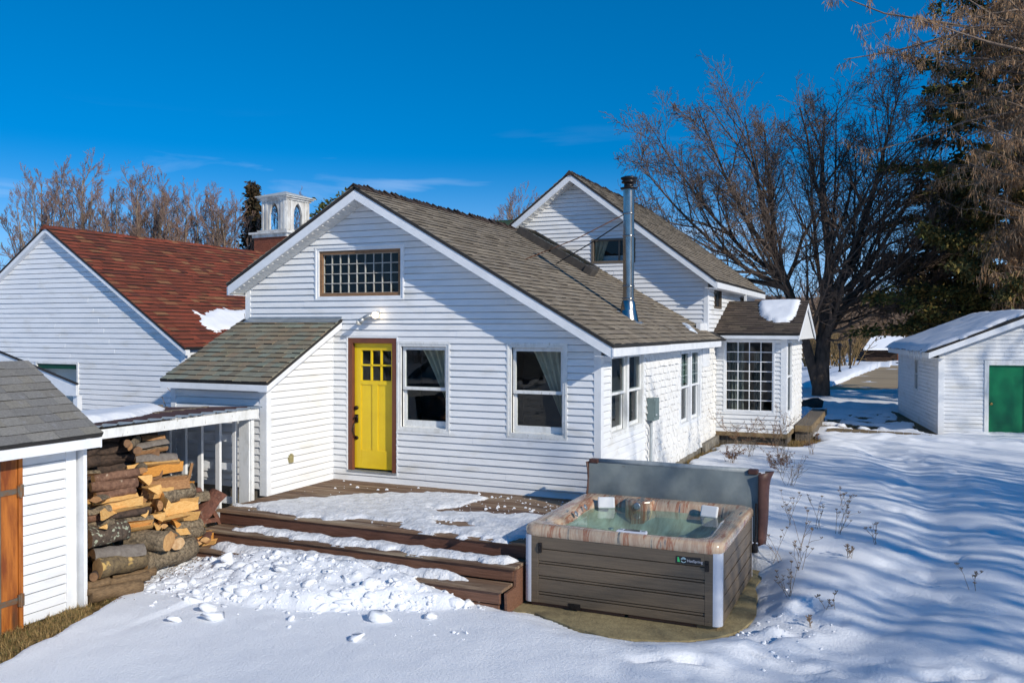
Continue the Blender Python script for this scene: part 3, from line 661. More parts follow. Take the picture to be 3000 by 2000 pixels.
def double_hung(w, T, s0, s1, z0, z1, fm, sw=.045, meet=.5, n_off=0, mull=None, brail=.08, gm=None):
    """two sashes; w is the window part that carries the pieces"""
    zm = z0 + (z1 - z0) * meet
    mb = MB(); ring(mb, T, s0, s1, zm - .02, z1, sw, -.085 + n_off, -.045 + n_off, wt=sw * 1.1)
    if mull:
        c, r_ = mull
        for i in range(1, c): x = s0 + sw + (s1 - s0 - 2 * sw) * i / c; mb.lbox(T, x - .008, x + .008, -.07, -.05, zm + .02, z1 - sw)
        for i in range(1, r_): x = zm + (z1 - sw - zm) * i / r_; mb.lbox(T, s0 + sw, s1 - sw, -.071, -.049, x - .008, x + .008)
    mb.build('upper_sash', fm, w, bevel=.003)
    mb = MB(); ring(mb, T, s0, s1, z0, zm + .025, sw, -.125 + n_off, -.088 + n_off, wb=brail); mb.build('lower_sash', fm, w, bevel=.003)
    pane(w, T, s0 + sw, s1 - sw, zm + .02, z1 - sw * 1.1, -.065 + n_off, gm); pane(w, T, s0 + sw, s1 - sw, z0 + brail, zm - .018, -.105 + n_off, gm)
def gable_wall(bk, name, parent, m=None):
    return bk.build(name, m or trim_w, parent)

# ============================================================ FARMHOUSE
X = Vector((1, 0, 0)); Y = Vector((0, 1, 0)); Z = Vector((0, 0, 1)); NX = -X; NY = -Y
SL = 0.5756; cs = 1 / math.sqrt(1 + SL * SL)
def rz_front(x): return 4.50 - SL * abs(x - 0.268)        # top of the front block's roof
WX = 4.21; Y2 = 7.6
house = thing('farmhouse', 'white clapboard farmhouse with yellow door, brown shingle roofs and steel stove pipe', 'house', (1.0, 4.0, -0.5))
# --- front gable wall
D = (-.085, .833, -.055, 2.115); W1 = (.838, 1.793, .64, 2.064); W2 = (2.75, 3.718, .64, 2.064); G = (-.734, .972, 2.722, 3.606)
front = MB(); 
ops = [D, W1, W2, G]
wall_f = thing_wall = None
def wallpart(name, x0, y0, z0, x1, y1, z1, m=trim_w):
    mb = MB(); mb.box(x0, y0, z0, x1, y1, z1); return mb.build(name, m, house)
wall_front = wallpart('wall', -2.15, .10, -.5, -2.0, .12, 2.9)
lo = lambda z: max(-2.08, .268 - (4.36 - z) / SL) if z < 2.43 or True else 0
def lo_f(z):
    base = -2.085 if z > 2.42 else (-.375 if z < 2.30 else -.375)
    return max(base, .268 - (4.34 - z) / SL)
def hi_f(z): return min(4.125, .268 + (4.34 - z) / SL)
bk = siding(wall_front, (0, 0, 0), X, NY, -.2, 2.42, -.375, hi_f, ops, .102)
bk2 = siding(wall_front, (0, 0, 0), X, NY, 2.42, 4.33, lambda z: max(-2.085, .268 - (4.34 - z) / SL), hi_f, ops, .102)
for b in (bk, bk2): b.build('sheathing', trim_w, wall_front)
# corner boards of the front wall
mb = MB(); mb.box(4.125, -.022, -.25, 4.235, .0, 2.02); mb.box(4.213, .0, -.25, 4.235, .1, 2.0); mb.build('corner_board', trim_w, wall_front, bevel=.003)
mb = MB(); mb.box(-2.19, -.022, 2.40, -2.085, .0, 3.06); mb.build('corner_board', trim_w, wall_front, bevel=.003)
mb = MB(); mb.box(-.39, -.02, -.2, -.365, .0, 2.30); mb.build('inside_corner_trim', trim_w, wall_front)
mb = MB(); mb.box(-.36, -.014, -.235, 4.2, .02, -.2); mb.build('bottom_trim', trim_w, wall_front)
# plain far walls
mb = MB(); mb.box(-2.17, .0, -.6, -2.05, 14.5, 3.0); mb.box(-2.1, 14.4, -.6, 4.2, 14.5, 3.0); mb.build('wall', trim_w, house)
# --- door
T = frameT((0, 0, 0), X, NY)
door = MB(); ring(door, T, -.085, .833, -.03, 2.115, .083, -.10, .012, wb=.0); door = door.build('door_frame', door_brown, house, bevel=.003)
mb = MB(); ring(mb, T, -.112, .860, -.10, 2.142, .026, -.01, .02, wb=.02); mb.build('door_casing', trim_w, house, bevel=.003)
mb = MB(); mb.lbox(T, -.085, .833, -.1, .03, -.055, -.028); mb.build('sill', galv, door)
dr = MB(); n0, n1, n2 = -.098, -.066, -.052
dr.lbox(T, 0, .748, n0, n1, -.0, 1.42); dr.lbox(T, 0, .135, n0, n1, 1.42, 2.03); dr.lbox(T, .69, .748, n0, n1, 1.42, 2.03); dr.lbox(T, .135, .69, n0, n1, 1.91, 2.03)
for a, b, c, d in ((0, .125, 0, 1.42), (.335, .445, .30, 1.36), (.655, .748, 0, 1.42), (.125, .655, 0, .30), (.125, .655, 1.36, 1.42)): dr.lbox(T, a, b, n1, n2, c, d)
dr.lbox(T, 0, .125, n1, n2, 1.42, 2.03); dr.lbox(T, .695, .748, n1, n2, 1.42, 2.03); dr.lbox(T, .125, .695, n1, n2, 1.92, 2.03); dr.lbox(T, .125, .695, n1, n2, 1.42, 1.43)
for a in (.302, .487): dr.lbox(T, a, a + .03, n0, n2 - .004, 1.43, 1.92)
dr.lbox(T, .135, .69, n0, n2 - .004, 1.66, 1.69)
slab = dr.build('door', yellow, house, bevel=.004)
for i, (a, b) in enumerate(((.135, .302), (.332, .487), (.517, .69))):
    for c, d in ((1.43, 1.66), (1.69, 1.91)): pane(slab, T, a, b, c, d, -.078)
room(house, T, .1, .7, 1.3, 2.0, .8, grow=.1)
mb = MB(); mb.tube([T(.045, n2, .98), T(.045, n2 + .03, .98)], .032, 14); mb.tube([T(.045, n2 + .03, .98), T(.045, n2 + .042, .98)], [.02, .014], 10)
mb.build('deadbolt', bronze, slab, smooth=True)
mb = MB(); mb.lbox(T, .018, .072, n2, n2 + .016, .74, .87); mb.tube([T(.045, n2 + .01, .83), T(.045, n2 + .045, .845), T(.02, n2 + .05, .80)], [.012, .010, .016], 8)
mb.tube([T(.045, n2 + .02, .76), T(.03, n2 + .06, .72), T(.012, n2 + .07, .62), T(.03, n2 + .05, .53), T(.045, n2 + .012, .50)], [.013, .011, .011, .011, .012], 8)
mb.tube([T(.045, n2, .49), T(.045, n2 + .02, .49)], .03, 12); mb.build('handle', bronze, slab, smooth=True)
# --- two old double-hung windows
for k, (s0, s1, z0, z1) in enumerate((W1, W2)):
    mb = MB(); ring(mb, T, s0, s1, z0, z1, .04, -.02, .022); ring(mb, T, s0 + .04, s1 - .04, z0 + .04, z1 - .04, .035, -.06, .012)
    w = mb.build('window', trim_old, house, bevel=.004)
    mb = MB(); ring(mb, T, s0 + .02, s1 - .02, z0 + .02, z1 - .02, .055, -.14, -.02, wb=.05); mb.build('frame', trim_old, w)
    mb = MB(); mb.add([T(s0 + .05, -.12, z0 + .10), T(s1 - .05, -.12, z0 + .10), T(s1 - .03, .0, z0 + .06), T(s0 + .03, .0, z0 + .06), T(s0 + .05, -.12, z0 + .05), T(s1 - .05, -.12, z0 + .05), T(s1 - .03, .0, z0 + .03), T(s0 + .03, .0, z0 + .03)],
        [(0, 1, 2, 3), (4, 5, 6, 7), (2, 3, 7, 6), (0, 1, 5, 4)]); mb.build('sill', trim_old, w)
    double_hung(w, T, s0 + .075, s1 - .075, z0 + .09, z1 - .075, trim_old, .05, .47, brail=.09)
    curtain(w, T, s0 + .30, s1 - .10, z0 + .45 - .15 * k, z1 - .1, curtain_m, n=-.26, taper=.85, folds=9)
    room(w, T, s0, s1, z0, z1, 1.2)
# --- gable window with 36 small panes
s0, s1, z0, z1 = G
mb = MB(); ring(mb, T, s0, s1, z0, z1, .03, -.02, .026); ring(mb, T, s0 + .03, s1 - .03, z0 + .03, z1 - .03, .04, -.04, .012); w = mb.build('window', trim_w, house, bevel=.003)
mb = MB(); ring(mb, T, s0 + .07, s1 - .07, z0 + .07, z1 - .07, .055, -.10, -.015); mb.build('frame', raw_wood, w, bevel=.004)
a0, a1, b0, b1 = s0 + .125, s1 - .125, z0 + .125, z1 - .125
mb = MB()
for i in range(10): x = a0 + (a1 - a0) * i / 9; mb.lbox(T, x - .0065, x + .0065, -.085, -.055, b0, b1)
for j in range(5): x = b0 + (b1 - b0) * j / 4; mb.lbox(T, a0, a1, -.087, -.053, x - .0065, x + .0065)
mb.build('muntin', mat('grey_muntin', (.50, .49, .45), .6, (.38, .36, .32), 9), w)
for i in range(9):
    for j in range(4):
        pane(w, T, a0 + (a1 - a0) * i / 9 + .009, a0 + (a1 - a0) * (i + 1) / 9 - .009, b0 + (b1 - b0) * j / 4 + .009, b0 + (b1 - b0) * (j + 1) / 4 - .009, -.07 + random.uniform(-.002, .002))
room(w, T, s0, s1, z0, z1, 1.0)
# --- front roof: two planes, y -0.35 .. 7.6
shin = []
RT = .05
def roof_slab(name, O, U, V, w, l, t=.045, m=dark_edge, parent=None):
    O = Vector(O); U = Vector(U); V = Vector(V); N = U.cross(V).normalized(); N = N if N.z > 0 else -N
    mb = MB(); a, b, c, d = O, O + U * w, O + U * w + V * l, O + V * l
    mb.hexa([a - N * t, b - N * t, c - N * t, d - N * t, a, b, c, d]); return mb.build(name, m, parent or house)
VR = Vector((-cs, 0, SL * cs)); VLf = Vector((cs, 0, SL * cs))
OR = Vector((4.529, -.36, rz_front(4.529))); LR = (4.529 - .268) / cs; OLf = Vector((-2.3125, -.36, rz_front(-2.3125))); LLf = (.268 + 2.3125) / cs
roofR = roof_slab('roof', OR, Y, VR, 8.6, LR); roofL = roof_slab('roof', OLf, Y, VLf, 8.0, LLf)
roof_shingles(shin, OR, Y, VR, 7.93, LR, brown_roof, .138)
roof_shingles(shin, OLf, Y, VLf, 7.93, LLf, brown_roof, .138)
# fascia and soffit of the front rake
def rake(x0, z0, x1, z1, y, h, t, name='fascia', m=trim_w, parent=None):
    mb = MB(); mb.hexa([(x0, y, z0 - h), (x1, y, z1 - h), (x1, y + t, z1 - h), (x0, y + t, z0 - h), (x0, y, z0), (x1, y, z1), (x1, y + t, z1), (x0, y + t, z0)])
    return mb.build(name, m, parent or house, bevel=.003)
dzr = .055
rake(.268, 4.5 - dzr, 4.50, rz_front(4.50) - dzr, -.35, .15, .025); rake(-2.285, rz_front(-2.285) - dzr, .268, 4.5 - dzr, -.35, .15, .025)
for xa, xb in ((.268, 4.45), (-2.24, .268)):
    h = .195; za = rz_front(xa) - h; zb = rz_front(xb) - h
    mb = MB(); mb.hexa([(xa, -.325, za - .012), (xb, -.325, zb - .012), (xb, -.005, zb - .012), (xa, -.005, za - .012), (xa, -.325, za), (xb, -.325, zb), (xb, -.005, zb), (xa, -.005, za)])
    n = int(abs(xb - xa) / .1)
    for i in range(n):
        x = xa + (xb - xa) * (i + .5) / n; z = rz_front(x) - h - .013; mb.beam((x, -.31, z), (x, -.02, z), .02, .010)
    mb.build('soffit', soffit_m, house)
# right eave: fascia + soffit, sagging a little in the middle
ez = rz_front(4.529)
mb = MB(); mb.box(4.50, -.36, ez - .165, 4.525, 2.9, ez - .045); mb.box(4.50, 2.902, ez - .16, 4.527, Y2, ez - .04)
mb.box(4.235, -.33, ez - .165, 4.50, Y2, ez - .155); mb.build('fascia', trim_w, house, bevel=.003)
lz = rz_front(-2.3125); mb = MB(); mb.box(-2.31, -.34, lz - .19, -2.288, 7.6, lz - .05); mb.box(-2.288, -.34, lz - .19, -2.17, 7.6, lz - .18); mb.build('fascia', trim_w, house)
# curled ridge caps
y = -.38
while y < 5.9:
    mb = MB(); j = random.uniform(-.01, .02); ln = random.uniform(.12, .2); zz = 4.505 + random.uniform(0, .03); cu = random.uniform(.01, .055)
    mb.add([(.14, y, zz - .07), (.268, y, zz + .01 + cu), (.40, y, zz - .07 + random.uniform(0, .03)), (.14, y + ln, zz - .075), (.268, y + ln, zz + .005), (.40, y + ln, zz - .075),
            (.14, y, zz - .085), (.268, y, zz - .01 + cu), (.40, y, zz - .085), (.14, y + ln, zz - .09), (.268, y + ln, zz - .02), (.40, y + ln, zz - .09)],
           [(0, 1, 4, 3), (1, 2, 5, 4), (6, 7, 10, 9), (7, 8, 11, 10), (0, 1, 7, 6), (1, 2, 8, 7), (3, 4, 10, 9), (4, 5, 11, 10), (0, 3, 9, 6), (2, 5, 11, 8)])
    mb.build('ridge_cap', ridge_m, roofR); y += ln * random.uniform(.6, .85)

# --- vestibule with its lean-to roof
PY = -1.66; PX0 = -2.2; PX1 = -.38
ps = (2.43 - 1.49) / 1.86; pc = 1 / math.sqrt(1 + ps * ps)
def pz(y): return 2.43 + ps * y          # roof top at depth y (y<0)
wv = MB(); wv.box(-2.19, -1.56, -.2, -.5, -.1, 1.2); wv = wv.build('wall', trim_w, house)
bk = siding(wv, (0, PY, 0), X, NY, -.1, 1.40, -2.12, -.49, (), .102); bk.build('sheathing', trim_w, wv)
bk = siding(wv, (PX1, 0, 0), Y, X, -.2, 2.34, lambda z: max(PY + .08, (z + .11 - 2.43) / ps), lambda z: -.03, (), .102); bk.build('sheathing', trim_w, wv)
mb = MB(); mb.box(-2.22, PY - .022, -.1, -2.12, PY, 1.40); mb.build('corner_board', trim_w, wv, bevel=.003)
mb = MB(); mb.box(-.49, PY - .022, -.2, -.358, PY, 1.42); mb.box(PX1, PY, -.2, PX1 + .022, PY + .085, 1.44); mb.build('corner_board', trim_w, wv, bevel=.003)
mb = MB(); mb.box(-2.2, PY + .01, -.9, -.4, PY + .1, -.1); mb.build('foundation', conc_grey, wv)
UV = Vector((0, pc, ps * pc)); OP = Vector((-2.25, -1.875, pz(-1.875))); LP = 1.875 / pc
vroof = roof_slab('roof', OP, X, UV, 2.055, LP)
roof_shingles(shin, OP, X, UV, 2.055, LP - .15, porch_roof_m, .145, .14, .17)
mb = MB(); a = OP + UV * (LP - .17) + Vector((.13, 0, .016)); mb.hexa([a, a + X * 1.92, a + X * 1.92 + UV * .17, a + UV * .17] + [q + Z * .006 for q in (a, a + X * 1.92, a + X * 1.92 + UV * .17, a + UV * .17)])
mb.box(-2.1, -.03, 2.42, -.2, -.018, 2.46); mb.build('flashing', galv, vroof)
mb = MB(); y0 = -1.87
mb.hexa([(-.222, y0, pz(y0) - .14), (-.197, y0, pz(y0) - .14), (-.197, -.02, pz(0) - .16), (-.222, -.02, pz(0) - .16), (-.222, y0, pz(y0) - .045), (-.197, y0, pz(y0) - .045), (-.197, -.02, pz(0) - .05), (-.222, -.02, pz(0) - .05)])
mb.hexa([(-.36, y0, pz(y0) - .14), (-.222, y0, pz(y0) - .14), (-.222, -.02, pz(0) - .15), (-.36, -.02, pz(0) - .15), (-.36, y0, pz(y0) - .125), (-.222, y0, pz(y0) - .125), (-.222, -.02, pz(0) - .135), (-.36, -.02, pz(0) - .135)])
mb.build('rake_board', trim_w, house, bevel=.002)
mb = MB(); mb.box(-2.24, -1.87, pz(-1.87) - .13, -.222, -1.85, pz(-1.87) - .04); mb.box(-2.24, -1.85, pz(-1.87) - .13, -.4, -1.66, pz(-1.87) - .12); mb.build('fascia', trim_w, house, bevel=.002)
# outlet box on the vestibule wall
mb = MB(); mb.box(-.378, -1.18, .22, -.33, -1.09, .34); mb.tube([(-.34, -1.135, .335), (-.34, -1.135, .36)], .02, 8); mb.build('outlet_box', beige_p, house, bevel=.006)

# --- side wall (facing +x)
T = frameT((WX, 0, 0), Y, X)
A = (.456, 2.302, .645, 1.93); B = (4.99, 6.93, .333, 1.885)
sw = MB(); sw.box(4.0, 3.0, -.2, 4.05, 4.5, 1.8); sw = sw.build('wall', trim_w, house)
bk = siding(sw, (WX, 0, 0), Y, X, -.25, 1.90, .03, 2.42, [A], .102); bk.build('sheathing', trim_w, sw)
mb = MB(); mb.box(4.16, 2.42, -.3, 4.20, 8.57, 2.02)
T_ = T
mb = MB()
for a, b, c, d in ((2.42, 4.99, -.3, 2.0), (6.93, 8.57, -.3, 2.4), (4.99, 6.93, -.3, .333), (4.99, 6.93, 1.885, 2.0), (8.0, 8.57, 2.0, 2.5)): mb.lbox(T, a, b, -.1, -.01, c, d)
mb.build('sheathing', trim_w, sw)
ws = []
shingles_side(ws, (WX, 0, 0), Y, X, -.27, 2.02, 2.43, 8.56, [B], .125)
mb = MB(); mb.lbox(T, 1.2 - 1.2, 8.57, -.05, -.006, 1.90, 2.0); mb.build('frieze', trim_w, sw)
mb = MB(); mb.lbox(T, 0.1, 8.57, -.06, .0, -.75, -.27); mb.build('foundation', conc_grey, sw)
mb = MB(); mb.lbox(T, 7.0, 8.57, .02, .10, -.75, -.2); mb.build('foundation', conc_grey, sw)
# window pair A: storm windows
for (s0, s1, z0, z1), mull, cm in ((A, None, None), (B, (2, 3), curtain_g)):
    mb = MB(); ring(mb, T, s0, s1, z0, z1, .035, -.02, .02); ring(mb, T, s0 + .035, s1 - .035, z0 + .035, z1 - .035, .03, -.05, .012)
    mid = (s0 + s1) / 2; mb.lbox(T, mid - .05, mid + .05, -.06, .014, z0 + .03, z1 - .03)
    w = mb.build('window', trim_old if mull is None else trim_w, house, bevel=.003)
    mb = MB(); ring(mb, T, s0 + .02, s1 - .02, z0 + .02, z1 - .02, .04, -.14, -.02); mb.build('frame', trim_old, w)
    for a, b in ((s0 + .065, mid - .05), (mid + .05, s1 - .065)):
        double_hung(w, T, a, b, z0 + .065, z1 - .065, trim_old if mull is None else trim_w, .04, .5, mull=mull, n_off=.02, brail=.06, gm=side_glass)
        if cm: curtain(w, T, a, b, z0 + .8, z1 - .05, cm, n=-.25, folds=10)
        elif 0: curtain(w, T, a, a + .10, z0 + .05, z1 - .05, MATS.get('grey_sheer') or mat('grey_sheer', (0.30, 0.30, 0.28), 0.9, (0.12, 0.13, 0.12), 6, (9, 9, .4)), n=-.25, folds=5)
    room(w, T, s0, s1, z0, z1, .42, grow=.04)
# plywood patch right of window B
mb = MB(); mb.lbox(T, 7.0, 7.75, .0, .03, 1.45, 2.0); mb.build('patch_board', trim_w, sw)
# meter enclosure and conduit
mb = MB(); mb.box(WX + .02, 2.46, .72, WX + .15, 2.80, 1.10); mb.box(WX + .15, 2.48, .78, WX + .165, 2.66, 1.06); mt = mb.build('electric_box', meter_m, house, bevel=.008)
mb = MB(); mb.tube([(WX + .07, 2.56, .72), (WX + .07, 2.56, .5), (WX + .08, 2.52, .3), (WX + .08, 2.5, -.5)], .026, 10); mb.build('conduit', pipe_grey, mt, smooth=True)
mb = MB(); mb.lathe((WX + .17, 2.52, .82), [(0, .015), (.015, .01), (.015, 0)], 8); mb.build('knob', trim_w, mt)

# --- bay with gabled roof
BY = 8.57; BX = 5.79; BB = 11.95
T = frameT((0, BY, 0), X, NY)
bw = (4.40, 5.556, .355, 2.035)
bay = MB(); bay.box(4.25, 11.8, -.05, 4.28, 11.9, 1.9); bay = bay.build('wall', trim_w, house)
bk = siding(bay, (0, BY, 0), X, NY, -.09, 2.13, 4.235, 5.68, [bw], .102); bk.build('sheathing', trim_w, bay)
mb = MB(); mb.box(5.68, BY - .022, -.09, 5.812, BY, 2.16); mb.box(5.79, BY, -.09, 5.812, BY + .09, 2.16); mb.build('corner_board', trim_w, bay, bevel=.003)
mb = MB(); mb.box(4.23, BY - .03, -.19, 5.82, BY + .02, -.09); mb.box(5.78, BY, -.19, 5.83, BB, -.09); mb.build('skirt_board', tan_wood, bay)
for i in range(9): 
    x = MB(); x.box(4.3 + i * .17, BY + .06, -.8, 4.3 + i * .17 + .16, BY + .08, -.19); x.build('skirt_plank', grey_wood, bay)
for i in range(18):
    x = MB(); x.box(5.74, BY + .06 + i * .19, -.8, 5.765, BY + .06 + i * .19 + .18, -.19); x.build('skirt_plank', grey_wood, bay)
s0, s1, z0, z1 = bw
mb = MB(); ring(mb, T, s0, s1, z0, z1, .035, -.02, .022); ring(mb, T, s0 + .035, s1 - .035, z0 + .035, z1 - .035, .03, -.06, .01); w = mb.build('window', trim_w, house, bevel=.003)
a0, a1, b0, b1 = s0 + .065, s1 - .065, z0 + .065, z1 - .065; mb = MB()
for i in range(1, 4): x = a0 + (a1 - a0) * i / 4; mb.lbox(T, x - .009, x + .009, -.07, -.045, b0, b1)
for j in range(1, 7): x = b0 + (b1 - b0) * j / 7; mb.lbox(T, a0, a1, -.071, -.044, x - .009, x + .009)
mb.build('muntin', trim_w, w)
for i in range(4):
    for j in range(7): pane(w, T, a0 + (a1 - a0) * i / 4 + .009, a0 + (a1 - a0) * (i + 1) / 4 - .009, b0 + (b1 - b0) * j / 7 + .009, b0 + (b1 - b0) * (j + 1) / 7 - .009, -.055 + random.uniform(-.001, .001))
curtain(w, T, s0 + .05, s0 + .42, z0, z1, mat('grey_sheer', (0.30, 0.30, 0.28), 0.9, (0.12, 0.13, 0.12), 6, (9, 9, .4)), n=-.3, folds=9)
curtain(w, T, s0 + .62, s1 - .34, z0, z1 - .3, MATS['grey_sheer'], n=-.5, folds=7)
room(w, T, s0, 5.70, z0, z1, 3.2, room_light, grow=.02)
T = frameT((BX, 0, 0), Y, X)
bs = (8.72, 9.62, .36, 2.0)
shingles_side(ws, (BX, 0, 0), Y, X, -.09, 2.15, BY + .09, BB, [bs], .125)
mb = MB()
for a, b, c, d in ((BY, 8.72, -.09, 2.2), (9.62, BB, -.09, 2.2), (8.72, 9.62, -.09, .36), (8.72, 9.62, 2.0, 2.2)): mb.lbox(T, a, b, -.08, -.01, c, d)
mb.build('sheathing', trim_w, bay)
mb = MB(); ring(mb, T, bs[0], bs[1], bs[2], bs[3], .035, -.02, .024); mb.lbox(T, bs[0] + .03, bs[1] - .03, -.06, .01, 1.16, 1.2); w = mb.build('window', trim_w, house, bevel=.003)
pane(w, T, bs[0] + .035, bs[1] - .035, bs[2] + .035, 1.165, -.04); pane(w, T, bs[0] + .035, bs[1] - .035, 1.195, bs[3] - .035, -.04)
mb = MB(); mb.box(4.2, BB, -.8, BX, BB + .05, 2.3); mb.box(4.2, BY + .1, -.2, BX - .1, BB, -.15); mb.build('wall', trim_w, house)
# bay roof: ridge along x at y 10.25
bsl = .38; bc = 1 / math.sqrt(1 + bsl * bsl); br0 = 8.17; zr = 2.965; L_b = (10.25 - br0) / bc
VB = Vector((0, bc, bsl * bc)); OB = Vector((4.22, br0, zr - bsl * (10.25 - br0)))
broof = roof_slab('roof', OB, X, VB, 1.90, L_b); roof_shingles(shin, OB, X, VB, 1.90, L_b, mat('dark_brown_asphalt_shingle', None, .9, (.7, .7, .7), 40, ramp=[(.075, .055, .045), (.135, .10, .075), (.10, .075, .058), (.16, .125, .09)]), .125, .14, .3)
OB2 = Vector((4.22, 12.33, zr - bsl * (12.33 - 10.25))); roof_slab('roof', OB2, X, Vector((0, -bc, bsl * bc)), 1.90, L_b)
mb = MB(); mb.box(4.23, br0 + .004, OB.z - .12, 6.11, br0 + .03, OB.z - .045); mb.box(4.24, br0 + .03, OB.z - .12, 5.8, BY, OB.z - .11); mb.build('fascia', trim_w, house)
for yy, sgn in ((br0, 1), (12.33, -1)):
    za = zr - bsl * (10.25 - br0) - .045
    mb = MB(); mb.hexa([(6.09, yy, za - .12), (6.115, yy, za - .12), (6.115, 10.25, zr - .165), (6.09, 10.25, zr - .165), (6.09, yy, za), (6.115, yy, za), (6.115, 10.25, zr - .045), (6.09, 10.25, zr - .045)]); mb.build('rake_board', trim_w, house)
mb = MB(); zc = zr - .17
mb.prism([(6.05, br0 + .1, OB.z - .11), (6.05, 12.2, OB.z - .11), (6.05, 10.25, zr - .10)], (.02, 0, 0)); 
mb.hexa([(BX, br0 + .1, OB.z - .13), (6.09, br0 + .1, OB.z - .13), (6.09, 12.2, OB.z - .13), (BX, 12.2, OB.z - .13), (BX, br0 + .1, OB.z - .11), (6.09, br0 + .1, OB.z - .11), (6.09, 12.2, OB.z - .11), (BX, 12.2, OB.z - .11)])
mb.build('gable_board', soffit_m, house)
mb = MB(); mb.box(4.9, BY - .1, 2.08, 4.97, BY - .03, 2.13); mb.box(5.6, BY - .1, 2.08, 5.67, BY - .03, 2.13); mb.build('soffit_bracket', trim_w, house)

# --- rear block: gable wall at y = 7.6
RX, RZ, RS = 1.07, 5.93, .755; rc = 1 / math.sqrt(1 + RS * RS)
def rz_rear(x): return RZ - RS * abs(x - RX)
rw = (1.50, 2.56, 3.80, 4.375)
rear = MB(); rear.box(0, 7.9, 3.0, 3.0, 7.95, 4.0); rear = rear.build('wall', trim_w, house)
lo_r = lambda z: max(-1.6, RX - (RZ - .2 - z) / RS); hi_r = lambda z: min(4.13, RX + (RZ - .2 - z) / RS)
bk = siding(rear, (0, Y2, 0), X, NY, 2.0, 5.70, lambda z: max(lo_r(z), .268 + (4.50 - .10 - z) / SL if z < 4.4 else -9), hi_r, [rw], .102); bk.build('sheathing', trim_w, rear)
mb = MB(); mb.box(4.13, Y2 - .022, 2.15, 4.235, Y2, 3.36); mb.box(4.212, Y2, 2.15, 4.235, Y2 + .1, 3.36); mb.build('corner_board', trim_w, rear, bevel=.003)
T = frameT((0, Y2, 0), X, NY); s0, s1, z0, z1 = rw
mb = MB(); ring(mb, T, s0, s1, z0, z1, .055, -.03, .03); mb.lbox(T, s0 + .5 * (s1 - s0) + .12, s0 + .5 * (s1 - s0) + .16, -.04, .0, z0 + .05, z1 - .05)
w = mb.build('window', mat('taupe_window_frame', (.16, .13, .10), .5, (.12, .1, .08), 6), house, bevel=.003); pane(w, T, s0 + .055, s1 - .055, z0 + .055, z1 - .055, -.03)
curtain(w, T, s0 + .02, s0 + .36, z0 + .02, z1 - .03, curtain_m, n=-.2, folds=6, taper=.5, side=-1); room(w, T, *rw, .9)
mb = MB(); mb.box(.1, Y2 + .1, 2.2, .2, 7.7, 3.0)
# right wall of the rear block above the bay
T = frameT((WX, 0, 0), Y, X)
sm = (8.33, 9.20, 2.75, 3.27); sm2 = (11.9, 12.6, 2.85, 3.15)
rs = MB(); rs.box(4.0, 10, 2.5, 4.05, 11, 3.0); rs = rs.build('wall', trim_w, house)
bk = siding(rs, (WX, 0, 0), Y, X, 2.0, 3.32, Y2 + .1, 14.5, [sm, sm2], .102); bk.build('sheathing', trim_w, rs)
for q in (sm, sm2):
    mb = MB(); ring(mb, T, *q, .045, -.03, .028); w = mb.build('window', MATS['taupe_window_frame'], house, bevel=.003); pane(w, T, q[0] + .045, q[1] - .045, q[2] + .045, q[3] - .045, -.03); room(w, T, *q, .7)
VRR = Vector((-rc, 0, RS * rc)); ORR = Vector((4.50, 7.24, rz_rear(4.50))); LRR = (4.50 - RX) / rc
r2 = roof_slab('roof', ORR, Y, VRR, 7.5, LRR); roof_shingles(shin, ORR, Y, VRR, 7.5, LRR, brown_roof, .14)
VRL = Vector((rc, 0, RS * rc)); xl_ = -2.0; ORL = Vector((xl_, 7.24, rz_rear(xl_))); roof_slab('roof', ORL, Y, VRL, 7.5, (RX - xl_) / rc); roof_shingles(shin, ORL, Y, VRL, 1.2, (RX - xl_) / rc, brown_roof, .14)
rake(RX, RZ - .05, 4.48, rz_rear(4.48) - .05, 7.25, .16, .025); rake(-1.95, rz_rear(-1.95) - .05, RX, RZ - .05, 7.25, .16, .025)
for xa, xb in ((RX, 4.45), (-1.9, RX)):
    h = .20; za = rz_rear(xa) - h; zb = rz_rear(xb) - h; mb = MB(); mb.hexa([(xa, 7.275, za - .012), (xb, 7.275, zb - .012), (xb, 7.6, zb - .012), (xa, 7.6, za - .012), (xa, 7.275, za), (xb, 7.275, zb), (xb, 7.6, zb), (xa, 7.6, za)])
    for i in range(int(abs(xb - xa) / .14)):
        x = xa + (xb - xa) * (i + .5) / int(abs(xb - xa) / .14); z = rz_rear(x) - h - .013; mb.beam((x, 7.29, z), (x, 7.59, z), .02, .010)
    mb.build('soffit', soffit_m, house)
mb = MB(); z = rz_rear(4.5); mb.box(4.475, 7.25, z - .17, 4.50, 14.7, z - .045); mb.box(4.23, 7.27, z - .17, 4.475, 14.7, z - .16); mb.build('fascia', trim_w, house)
mb = MB(); mb.box(4.44, 11.2, 2.6, 4.50, 11.26, z - .17); mb.build('downspout', trim_w, house)
y = 7.22
while y < 13.5:
    mb = MB(); ln = random.uniform(.14, .24); zz = RZ + .005 + random.uniform(0, .03); cu = random.uniform(0, .03)
    mb.add([(RX - .12, y, zz - .09), (RX, y, zz + cu), (RX + .12, y, zz - .09), (RX - .12, y + ln, zz - .1), (RX, y + ln, zz - .01), (RX + .12, y + ln, zz - .1)], [(0, 1, 4, 3), (1, 2, 5, 4), (0, 1, 2), (3, 4, 5)]); mb.build('ridge_cap', ridge_m, r2); y += ln * .8
# inner light blockers so that rooms stay dim
mb = MB(); mb.box(-2.0, 2.6, -.5, 4.0, 2.65, 1.9); mb.build('inner_light_blocker', room_m, house)

